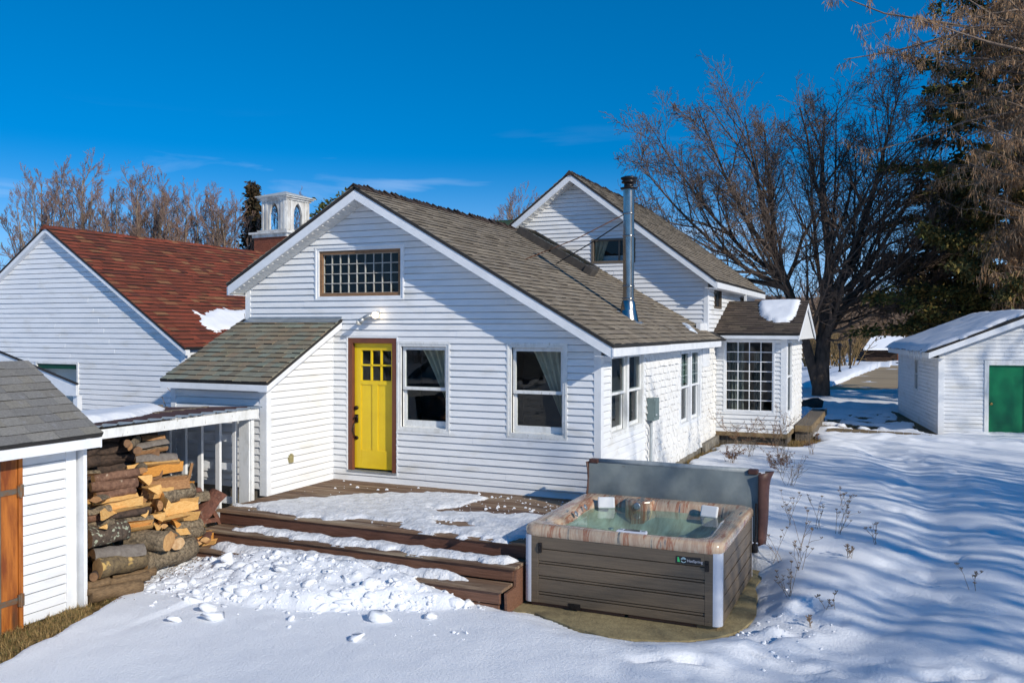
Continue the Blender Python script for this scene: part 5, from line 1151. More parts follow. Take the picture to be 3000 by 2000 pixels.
# ============================================================ FAR BUILDINGS
# church belfry
tw = thing('church_tower', 'red brick church tower with a peeling white belfry and pointed arches', 'church tower', (-52.0, 63.0, -1), R(44 + 23.9 - 45), local=True)
tw.rotation_euler = (0, 0, R(-5)); H = 1.72     # half width of the belfry
tw.location = (-51.2, 62.7, 0)
BZ0, BZ1, TZ = 12.55, 15.75, 16.75
brk = MB(); brk.box(-H - .55, -H - .55, 5, H + .55, H + .55, 11.7); brk = brk.build('brick_shaft', brick_m, tw)
mb = MB(); mb.box(-H - .95, -H - .95, 12.05, H + .95, H + .95, 12.25); mb.box(-H - .7, -H - .7, 11.7, H + .7, H + .7, 12.05); mb.box(-H - .35, -H - .35, 12.25, H + .35, H + .35, 12.5); mb.build('cornice', belfry_w, tw)
for i in range(17):
    z = 8.2 + i * .21
    for sx_, sy_ in ((0, -1), (1, 0), (-1, 0)):
        for k in range(6):
            a = -H - .5 + k * .75 + (.37 if i % 2 else 0); b = min(a + .72, H + .54); 
            if b - a < .1: continue
            mb = MB(); e = H + .55
            if sy_: mb.box(a, -e - .02, z, b, -e, z + .19)
            elif sx_ > 0: mb.box(e, a, z, e + .02, b, z + .19)
            else: mb.box(-e - .02, a, z, -e, b, z + .19)
            mb.build('brick', brick_m, brk)
hw = .62; ah = 15.35; sp_ = 13.9; t_ = .22
def arch(x0): 
    pts = []
    for k in range(9):
        t = k / 8; pts.append((-hw + hw * (1 - math.cos(t * 1.35)) / (1 - math.cos(1.35)), sp_ + (ah - sp_) * math.sin(t * 1.35) / math.sin(1.35)))
    return pts
ap = arch(0)
for fx in range(4):
    a = fx * math.pi / 2; Rm = Matrix.Rotation(a, 3, 'Z'); mb = MB()
    def q(x, y, z): return Rm @ Vector((x, y, z))
    mb.hexa([q(-H, -H, BZ0), q(-hw, -H, BZ0), q(-hw, -H + t_, BZ0), q(-H, -H + t_, BZ0), q(-H, -H, BZ1), q(-hw, -H, BZ1), q(-hw, -H + t_, BZ1), q(-H, -H + t_, BZ1)])
    mb.hexa([q(hw, -H, BZ0), q(H - t_, -H, BZ0), q(H - t_, -H + t_, BZ0), q(hw, -H + t_, BZ0), q(hw, -H, BZ1), q(H - t_, -H, BZ1), q(H - t_, -H + t_, BZ1), q(hw, -H + t_, BZ1)])
    full = ap + [(-x, z) for x, z in ap[::-1][1:]]
    for (xa, za), (xb, zb) in zip(full[:-1], full[1:]):
        if abs(xa - xb) < 1e-4: continue
        mb.hexa([q(xa, -H, za), q(xb, -H, zb), q(xb, -H + t_, zb), q(xa, -H + t_, za), q(xa, -H, BZ1), q(xb, -H, BZ1), q(xb, -H + t_, BZ1), q(xa, -H + t_, BZ1)])
    mb.build('wall', belfry_w, tw)
    mb = MB()
    for xx in (-1.55, -1.05, 1.05, 1.45):
        mb.hexa([q(xx - .12, -H - .07, BZ0), q(xx + .12, -H - .07, BZ0), q(xx + .12, -H, BZ0), q(xx - .12, -H, BZ0), q(xx - .12, -H - .07, BZ1), q(xx + .12, -H - .07, BZ1), q(xx + .12, -H, BZ1), q(xx - .12, -H, BZ1)])
    mb.build('pilaster', belfry_w, tw)
mb = MB(); mb.box(-H - .15, -H - .15, BZ1 - .15, H + .15, H + .15, BZ1 + .05); mb.box(-H - .35, -H - .35, BZ1 + .05, H + .35, H + .35, BZ1 + .22); mb.build('cornice', belfry_w, tw)
mb = MB(); e = H + .5; mb.add([(-e, -e, BZ1 + .2), (e, -e, BZ1 + .2), (e, e, BZ1 + .2), (-e, e, BZ1 + .2), (0, 0, TZ), (-e, -e, BZ1 + .3), (e, -e, BZ1 + .3), (e, e, BZ1 + .3), (-e, e, BZ1 + .3)], [(0, 1, 6, 5), (1, 2, 7, 6), (2, 3, 8, 7), (3, 0, 5, 8), (5, 6, 4), (6, 7, 4), (7, 8, 4), (8, 5, 4), (3, 2, 1, 0)]); mb.build('roof', mat('pale_metal_roof', (.52, .53, .5), .5, (.42, .42, .4), 2), tw)
mb = MB(); mb.box(-.08, -.9, 12.5, .08, .9, 14.0); mb.box(-.7, -.08, 13.6, .7, .08, 13.8); mb.lathe((0, 0, 12.9), [(.55, 0), (.42, .12), (.3, .5), (.1, .62), (0, .65)], 14); mb.build('bell_frame', black_metal, tw)
mb = MB(); mb.box(-3, -3, 0, 3, 3, 8.2); mb.build('tower_base', brick_m, tw)

# house with the green roof
gh = thing('green_roofed_house', 'green shingle roof of another house seen between the two ridges', 'house', (-7, 24, -.5))
it = []; mb = MB(); mb.box(-11, 22.3, -.5, -2, 27, 5.6); mb.build('wall', trim_w, gh)
OGH = Vector((-8.95, 21.9, 5.2)); VGH = Vector((0, .78, .625)); rgh = roof_slab('roof', OGH, X, VGH, 7, 3.25, parent=gh, m=dark_edge); roof_shingles(it, OGH, X, VGH, 7, 3.25, green_roof_m, .16, .2, .45); emit_shingles(it, lambda i_: rgh, gh, 120)

# log cabin by the driveway
cb = thing('log_cabin', 'small reddish log cabin with a snowy roof at the end of the driveway', 'cabin', (8.0, 67.5, -.35), R(20), local=True)
mb = MB(); mb.box(-2.5, 0, 0, 1.9, 3, 1.0); mb.build('wall', MATS['red_brick'] if False else mat('dark_log', (.06, .035, .025), .9, (.03, .02, .015), 3), cb)
for i in range(7): mb = MB(); mb.tube([(-2.6, -.05, .08 + i * .15), (.0, -.05, .08 + i * .15)], .075, 6); mb.build('log', MATS['dark_log'], cb)
for i in range(9):
    mb = MB(); mb.tube([(.0, -.08, .08 + i * .15), (2.2 - .0 * i, -.08, .08 + i * .15)], .075, 6); mb.build('log', log_red, cb)
mb = MB(); mb.box(.9, -.17, 0, 1.5, -.14, 1.15); mb.build('door', mat('grey_pink_door', (.3, .16, .13), .8, (.25, .13, .1), 4), cb)
mb = MB(); mb.hexa([(-3.0, -.9, .95), (.25, -.9, .95), (1.1, 1.2, 1.95), (-1.6, 1.2, 1.95), (-3.0, -.9, 1.1), (.25, -.9, 1.1), (1.1, 1.2, 2.1), (-1.6, 1.2, 2.1)]); mb.build('snowy_roof', snow_m, cb)
mb = MB(); mb.beam((.2, -.95, 1.0), (1.2, -.6, 1.75), .1, .16); mb.beam((1.2, -.6, 1.75), (2.7, -.5, .95), .1, .16); mb.build('rake_board', mat('warm_board', (.42, .26, .13), .7, (.3, .18, .1), 4), cb)
# lamp posts
for (x, y, h, lb) in ((4.92, 43.6, 1.5, 'black lamp post nearer the bare tree, left of the driveway'), (5.29, 48.1, 1.75, 'black lamp post farther right beside the driveway snowbank')):
    lp = thing('lamp_post', lb, 'lamp post', (x, y, -.45)); z0 = -.45
    mb = MB(); mb.lathe((x, y, z0), [(.10, 0), (.10, .25), (.05, .3), (.042, h)], 10); mb.build('pole', black_metal, lp)
    mb = MB(); mb.lathe((x, y, z0 + h), [(.05, 0), (.09, .05), (.11, .28), (.14, .3), (.03, .42), (0, .45)], 8); mb.build('lantern', black_metal, lp)
bn = thing('snowy_bench', 'snow-capped bench beyond the trunk of the bare tree', 'bench', (3.9, 44, -.45))
mb = MB(); mb.box(3.2, 43.8, -.05, 4.4, 44.2, .02); mb.build('seat', grey_wood, bn); mb = MB(); mb.box(3.3, 43.9, -.45, 3.4, 44.1, -.05); mb.box(4.2, 43.9, -.45, 4.3, 44.1, -.05); mb.build('leg', grey_wood, bn)
mb = MB(); mb.box(3.2, 43.8, .02, 4.4, 44.2, .1); mb.build('snow_cap', snow_m, bn)
# wires at the left
for k, (a, b) in enumerate((((-75, 40, 8.2), (-35, 60, 9.3)), ((-75, 40, 4.5), (-30, 62, 5.6)))):
    A_ = Vector(a); B_ = Vector(b); pts = [A_.lerp(B_, i / 12) - Vector((0, 0, .6 * math.sin(3.1416 * i / 12))) for i in range(13)]
    mb = MB(); mb.tube(pts, .03, 4); tag(mb.build('power_line', black_metal), ['upper', 'lower'][k] + ' thin dark power line crossing the bare trees at the left', 'wire')
pp = MB(); pp.tube([(-75, 40, -1), (-75, 40, 9)], .15, 8); tag(pp.build('utility_pole', grey_wood), 'wooden pole carrying the power lines at the far left', 'pole')
# snow on the bay roof
TB = lambda a, b, h: OB + X * (a - 4.22) + VB * ((b - br0) / bc) + Vector((0, -bsl * bc, bc)) * (h + .012)
snow_patch('snow_patch', [(4.98, 10.22), (5.02, 9.7), (5.14, 9.27), (5.32, 8.98), (5.55, 8.83), (5.80, 8.85), (5.92, 9.15), (5.93, 9.76), (5.93, 10.24)], TB, .065, .04, snow_m, .10, 63, .03, .012, label='rounded snow slab hanging on the bay roof')
snow_patch('snow_patch', [(4.28, 6.0), (4.20, 5.9), (3.95, 6.35), (4.0, 6.5), (4.1, 6.5), (4.3, 6.12)], lambda a, b, h: (a, b, rz_front(a) + .015 + h), .04, .025, ice_m, .05, 73, .01, .005, label='small sliver of ice on the brown roof above the eave')

# ============================================================ HOT TUB
tub = thing('hot_tub', 'square hot tub with marbled acrylic rim and taupe plank-look cabinet, full of water', 'hot tub', (5.36, -1.85, -.84))
tx0, tx1, ty0, ty1, tz0, tz1 = 4.27, 6.45, -2.85, -.75, -.80, -.045
mb = MB(); mb.box(tx0 + .05, ty0 + .05, tz0 - .0, tx1 - .05, ty1 - .05, tz1 - .03); mb.box(tx0 + .02, ty0 + .02, tz0 + .0, tx1 - .02, ty1 - .02, tz0 + .03)
# hollow shell instead of a solid: four thin inner walls
mb = MB()
for a in ((tx0 + .03, ty0 + .03, tx1 - .03, ty0 + .05), (tx0 + .03, ty1 - .05, tx1 - .03, ty1 - .03), (tx0 + .03, ty0 + .05, tx0 + .05, ty1 - .05), (tx1 - .05, ty0 + .05, tx1 - .03, ty1 - .05)): mb.box(a[0], a[1], tz0, a[2], a[3], tz1)
mb.build('shell', dark_edge, tub)
hts = [0, .125, .165, .205, .395, .435, .475, .565, .605, .80, 1.0]
fr = [(0, .12), (.127, .162), (.168, .36), (.366, .40), (.406, .58), (.586, .62), (.626, .80), (.806, 1.0)]
HH = tz1 - tz0
def cabinet_side(T, L_):
    for a, b in fr:
        mb = MB(); th_ = .012 if b - a > .06 else .006; mb.lbox(T, .16, L_ - .16, -.02, th_, tz0 + a * HH + .002, tz0 + b * HH - .002); mb.build('cabinet_plank', cabinet_m, tub, bevel=.004)
    for a in (.075, L_ - .16): 
        mb = MB(); mb.lbox(T, a, a + .085, -.02, .014, tz0, tz1 - .004)
        for z in (.06, .5, .95): mb.tube([T(a + .045, .012, tz0 + z * HH), T(a + .045, .018, tz0 + z * HH)], .008, 6)
        mb.build('cabinet_trim', cabinet_m, tub, bevel=.003)
Tf = frameT((tx0, ty0, 0), X, NY); Tr = frameT((tx1, ty0, 0), Y, X)
cabinet_side(Tf, tx1 - tx0); cabinet_side(Tr, ty1 - ty0); cabinet_side(frameT((tx0, ty0, 0), Y, NX), ty1 - ty0)
for cx_, cy_ in ((tx0, ty0), (tx1, ty0), (tx0, ty1), (tx1, ty1)):
    sx_ = 1 if cx_ == tx0 else -1; sy_ = 1 if cy_ == ty0 else -1; mb = MB(); poly = [(cx_ + sx_ * .075, cy_ - sy_ * .015)]
    for k in range(7): a = k / 6 * math.pi / 2; poly.append((cx_ + sx_ * (.055 - .07 * math.sin(a)), cy_ + sy_ * (.055 - .07 * math.cos(a))))
    poly.append((cx_ - sx_ * .015, cy_ + sy_ * .075)); poly += [(cx_ + sx_ * .03, cy_ + sy_ * .075), (cx_ + sx_ * .075, cy_ + sy_ * .03)]
    mb.prism([(a, b, tz0) for a, b in poly], (0, 0, HH)); mb.build('corner_strip', cab_corner, tub)
def rrect(off, rad, n=8, cx=(tx0 + tx1) / 2, cy=(ty0 + ty1) / 2, hx=(tx1 - tx0) / 2 + .03, hy=(ty1 - ty0) / 2 + .03, m=10):
    hx -= off; hy -= off; rad = min(rad, hx, hy); pts = []
    for qx, qy, a0 in ((1, 1, 0), (-1, 1, 90), (-1, -1, 180), (1, -1, 270)):
        for k in range(n + 1): a = R(a0 + 90 * k / n); pts.append((cx + qx * (hx - rad) + rad * math.cos(a), cy + qy * (hy - rad) + rad * math.sin(a)))
    out = []
    N_ = len(pts)
    for i in range(N_):
        a, b = pts[i], pts[(i + 1) % N_]; long_ = (i % (n + 1)) == n
        for k in range(m if long_ else 1): t = k / (m if long_ else 1); out.append((a[0] + (b[0] - a[0]) * t, a[1] + (b[1] - a[1]) * t))
    return out
prof = [(.012, -.055, .14), (.0, -.03, .14), (.0, .02, .14), (.012, .05, .14), (.04, .066, .14), (.09, .070, .15), (.17, .062, .18), (.215, .045, .22), (.245, .01, .26), (.27, -.05, .28), (.30, -.14, .30), (.42, -.22, .3), (.52, -.25, .3), (.56, -.35, .28), (.60, -.56, .26), (.70, -.62, .2), (1.0, -.63, .05)]
vs = []; fs = []; n_ = 0
for o_, z_, r_ in prof:
    lp = rrect(o_, r_); n_ = len(lp)
    for i, (x, y) in enumerate(lp):
        dzf = 0
        if .09 <= o_ <= .25 and y < ty0 + .5: dzf = -.03 * math.exp(-((x - 5.5) / .35) ** 2) * (o_ > .12)
        if .2 < o_ < .56: # moulded seats and columns
            an = math.atan2(y - (ty0 + ty1) / 2, x - (tx0 + tx1) / 2); k = .05 * math.sin(an * 4 + .6) * math.sin((o_ - .2) / .36 * 3.14); x += -k * math.cos(an); y += -k * math.sin(an); dzf += .05 * math.sin(an * 2 + 1) * (o_ > .35)
        vs.append((x, y, z_ + dzf))
for j in range(len(prof) - 1):
    for i in range(n_): fs.append((j * n_ + i, j * n_ + (i + 1) % n_, (j + 1) * n_ + (i + 1) % n_, (j + 1) * n_ + i))
mb = MB()
mb.add(vs, fs)
mb.m = [1 if i // n_ >= 9 else 0 for i in range(len(fs))]
shell = mb.build('acrylic_shell', [marble_m, mat('water_brightened_acrylic', (.52, .50, .40), .4, (.30, .24, .17), 3.5, (2.5, .6, .6))], tub, smooth=True)  # shell below the water line coloured paler to give the water its bright look
mb = MB(); lp = rrect(.269, .28); mb.add([(x, y, -.045) for x, y in lp], [tuple(range(len(lp)))]); mb.build('water', water_m, tub)
# headrests, column, jets, control panel
def slab_box(mb, c, ax, ay, az, sx, sy, sz): mb.hexa([Vector(c) + ax * (a * sx) + ay * (b * sy) + az * (d * sz) for d in (-1, 1) for a, b in ((-1, -1), (1, -1), (1, 1), (-1, 1))])
for c, ang in (((4.66, -1.10, .02), 22), ((5.98, -1.06, .01), -8)):
    a = R(ang); ax = Vector((math.cos(a), math.sin(a), 0)); nrm = Vector((math.sin(a), -math.cos(a), .45)).normalized(); ay = nrm.cross(ax)
    mb = MB(); slab_box(mb, c, ax, ay, nrm, .11, .075, .02); mb.build('headrest', pillow_m, tub, bevel=.018)
mb = MB(); poly = [(4.88, -.92), (5.26, -.92), (5.24, -1.05), (5.16, -1.12), (5.0, -1.12), (4.90, -1.05)]
mb.prism([(a, b, -.35) for a, b in poly], (0, 0, .425)); mb.build('filter_column', marble_m, shell, bevel=.02)
mb = MB(); mb.lathe((0, 0, 0), [(.045, 0), (.045, .012), (.03, .02), (.012, .012), (0, .02)], 16)
j0 = mb.build('jet', galv, tub, smooth=True); j0.matrix_basis = Matrix.Translation((5.08, -1.125, .015)) @ Matrix.Rotation(R(90), 4, 'X')
for c, rx, ry, s in (((4.53, -1.55, .035), 0, 65, .8), ((4.55, -1.95, .03), 0, 65, .8), ((5.75, -1.5, -.24), 0, 0, 1.2), ((5.0, -1.45, -.24), 0, 0, .8), ((4.85, -1.5, -.22), 0, 0, .8), ((6.15, -1.75, -.1), 0, -60, .9), ((6.16, -2.0, -.1), 0, -60, .9), ((5.2, -2.3, -.2), -50, 0, .8), ((5.8, -2.3, -.2), -50, 0, .8)):
    j = j0.copy(); link(j); j.matrix_basis = Matrix.Translation(c) @ Matrix.Rotation(R(rx), 4, 'X') @ Matrix.Rotation(R(ry), 4, 'Y') @ Matrix.Scale(s, 4)
mb = MB(); mb.hexa([(5.30, -2.80, .050), (5.66, -2.80, .050), (5.64, -2.68, .060), (5.32, -2.68, .060), (5.31, -2.79, .082), (5.65, -2.79, .082), (5.63, -2.69, .086), (5.33, -2.69, .086)]); cp = mb.build('control_panel', cab_corner, tub, bevel=.012)
mb = MB(); mb.hexa([(5.39, -2.77, .083), (5.57, -2.77, .083), (5.56, -2.71, .086), (5.40, -2.71, .086), (5.39, -2.77, .0855), (5.57, -2.77, .0855), (5.56, -2.71, .0885), (5.40, -2.71, .0885)]); mb.build('screen', mat('dark_screen', (.02, .03, .035), .15, (.03, .04, .05), 20), cp)
for i, x in enumerate((5.345, 5.365, 5.595, 5.615)): mb = MB(); mb.lathe((x, -2.74, .083), [(.012, 0), (.012, .006), (0, .007)], 8); mb.build('button', meter_m, cp)
# clips, drain, logo plate
for T_, s in ((Tf, .16), (Tf, 2.02)):
    mb = MB(); mb.lbox(T_, s, s + .045, .012, .028, tz1 - .19, tz1 - .08); mb.lbox(T_, s + .008, s + .037, .028, .04, tz1 - .15, tz1 - .11); mb.build('cover_clip', black_metal, tub, bevel=.005)
mb = MB(); mb.lbox(Tf, .52, .66, .0, .018, tz0 - .02, tz0 + .04); mb.tube([Tf(.57, .018, tz0 + .01), Tf(.57, .03, tz0 + .01)], .02, 8); mb.build('drain', black_metal, tub)
mb = MB(); mb.lbox(Tf, 1.72, 1.98, .012, .018, tz1 - .135, tz1 - .06); lg = mb.build('logo_plate', mat('black_plate', (.012, .014, .016), .3, (.02, .02, .022), 9), tub, bevel=.004)
mb = MB(); mb.hexa([Tf(1.735, .018, tz1 - .12), Tf(1.765, .018, tz1 - .12), Tf(1.765, .0195, tz1 - .12), Tf(1.735, .0195, tz1 - .12), Tf(1.735, .018, tz1 - .07), Tf(1.748, .018, tz1 - .07), Tf(1.748, .0195, tz1 - .07), Tf(1.735, .0195, tz1 - .07)]); mb.build('logo_mark', mat('logo_green', (.05, .50, .16), .5, (.05, .45, .15), 9), lg)
mb = MB()
for a0, a1, r0 in ((20, 200, .022), (200, 360, .022), (30, 180, .012)):
    for k in range(8):
        a = R(a0 + (a1 - a0 - 25) * k / 8); b = R(a0 + (a1 - a0 - 25) * (k + 1) / 8); c = (1.80, tz1 - .097)
        mb.hexa([Tf(c[0] + r_ * math.cos(t), n__, c[1] + r_ * math.sin(t)) for n__ in (.018, .0195) for r_, t in ((r0, a), (r0 + .006, a), (r0 + .006, b), (r0, b))])
mb.build('logo_ring', mat('logo_pale', (.5, .7, .75), .5, (.4, .6, .7), 20), lg)
tx = bpy.data.curves.new('logo_text', 'FONT'); tx.body = 'HotSpring'; tx.size = .040; tx.extrude = .0006; tx.align_x = 'LEFT'; tx.materials.append(cab_corner)
to = link(bpy.data.objects.new('logo_text', tx)); bpy.context.view_layer.update()
tm = bpy.data.meshes.new_from_object(to.evaluated_get(bpy.context.evaluated_depsgraph_get())); bpy.data.objects.remove(to)
to = link(bpy.data.objects.new('logo_text', tm)); to.rotation_euler = (R(90), 0, 0); to.location = Tf(1.835, .0195, tz1 - .112); to.parent = lg
# wooden sleepers under the tub
slp = thing('timber_sleeper', 'dark timber sleeper under the front edge of the hot tub', 'timber', (5.3, -2.8, -.85))
for a, b in ((4.33, 5.42), (5.46, 6.30)):
    mb = MB(); mb.box(a, -2.82, -.850, b, -2.70, -.805); mb.build('sleeper', deck_face, slp, bevel=.006)
mb = MB(); mb.box(6.20, -2.83, -.85, 6.42, -.9, -.805); mb.build('sleeper', tan_wood, slp, bevel=.006)
# folded cover behind the tub
cv = thing('hot_tub_cover', 'folded grey vinyl hot tub cover with brown ends, standing upright behind the tub', 'tub cover', (5.4, -.6, -.4))
nu, nv = 50, 20; v = []; f = []
for j in range(nv + 1):
    for i in range(nu + 1):
        u = i / nu; w_ = j / nv; x = 4.27 + 2.25 * u; z = -.40 + .86 * w_
        bul = .035 * math.sin(w_ * 3.14) + .006 * math.sin(u * 19 + w_ * 7) + .004 * math.sin(u * 43 - w_ * 11); v.append((x, -.64 - bul, z + .02 * (1 - u) * 0))
for j in range(nv):
    for i in range(nu): f.append((j * (nu + 1) + i, j * (nu + 1) + i + 1, (j + 1) * (nu + 1) + i + 1, (j + 1) * (nu + 1) + i))
mb = MB(); mb.add(v, f); mb.build('cover_face', cover_m, cv, smooth=True)
mb = MB(); mb.box(4.27, -.635, -.42, 6.52, -.53, .45); mb.box(4.27, -.52, -.42, 6.52, -.42, .44); mb.build('cover_half', cover_b, cv, bevel=.02)
mb = MB(); mb.tube([(4.40, -.60, .475), (5.0, -.60, .480), (5.8, -.60, .472), (6.38, -.60, .476)], [.036, .040, .038, .036], 12); mb.build('hinge_roll', cover_l, cv, smooth=True)
mb = MB(); mb.box(4.27, -.66, .45, 4.40, -.54, .505); mb.build('end_cap', cover_b, cv, bevel=.012)
mb = MB(); mb.box(6.38, -.66, .44, 6.50, -.54, .50); mb.build('end_cap', cover_b, cv, bevel=.012)
mb = MB(); v = []; 
for j in range(9):
    w_ = j / 8; z = .47 - .95 * w_; v += [(4.27 - .03 + .02 * math.sin(w_ * 6), -.70 + .02 * math.sin(w_ * 9), z), (4.255, -.62, z), (4.27, -.42, z)]
mb.add(v, [(j * 3 + k, j * 3 + k + 1, j * 3 + k + 4, j * 3 + k + 3) for j in range(8) for k in range(2)]); o = mb.build('end_flap', cover_b, cv, smooth=True); s_ = o.modifiers.new('t', 'SOLIDIFY'); s_.thickness = .012
mb = MB(); v = []
for j in range(11):
    w_ = j / 10; z = .455 - .90 * w_; bx = .10 * math.exp(-w_ * 7) + .03 * math.sin(w_ * 3.1); v += [(6.515, -.70, z), (6.56 + bx * .5, -.66, z + .02), (6.58 + bx, -.55, z + .03 * (1 - w_)), (6.56, -.42, z)]
mb.add(v, [(j * 4 + k, j * 4 + k + 1, j * 4 + k + 5, j * 4 + k + 4) for j in range(10) for k in range(3)]); o = mb.build('end_flap', cover_b, cv, smooth=True); s_ = o.modifiers.new('t', 'SOLIDIFY'); s_.thickness = .012
mb = MB(); mb.tube([(6.50, -.74, .10), (6.50, -.76, -.30), (6.48, -.78, -.46)], .014, 8); mb.lathe((6.48, -.80, -.50), [(.05, 0), (.055, .05), (.05, .10), (0, .11)], 12); mb.build('cover_lifter', black_metal, cv)

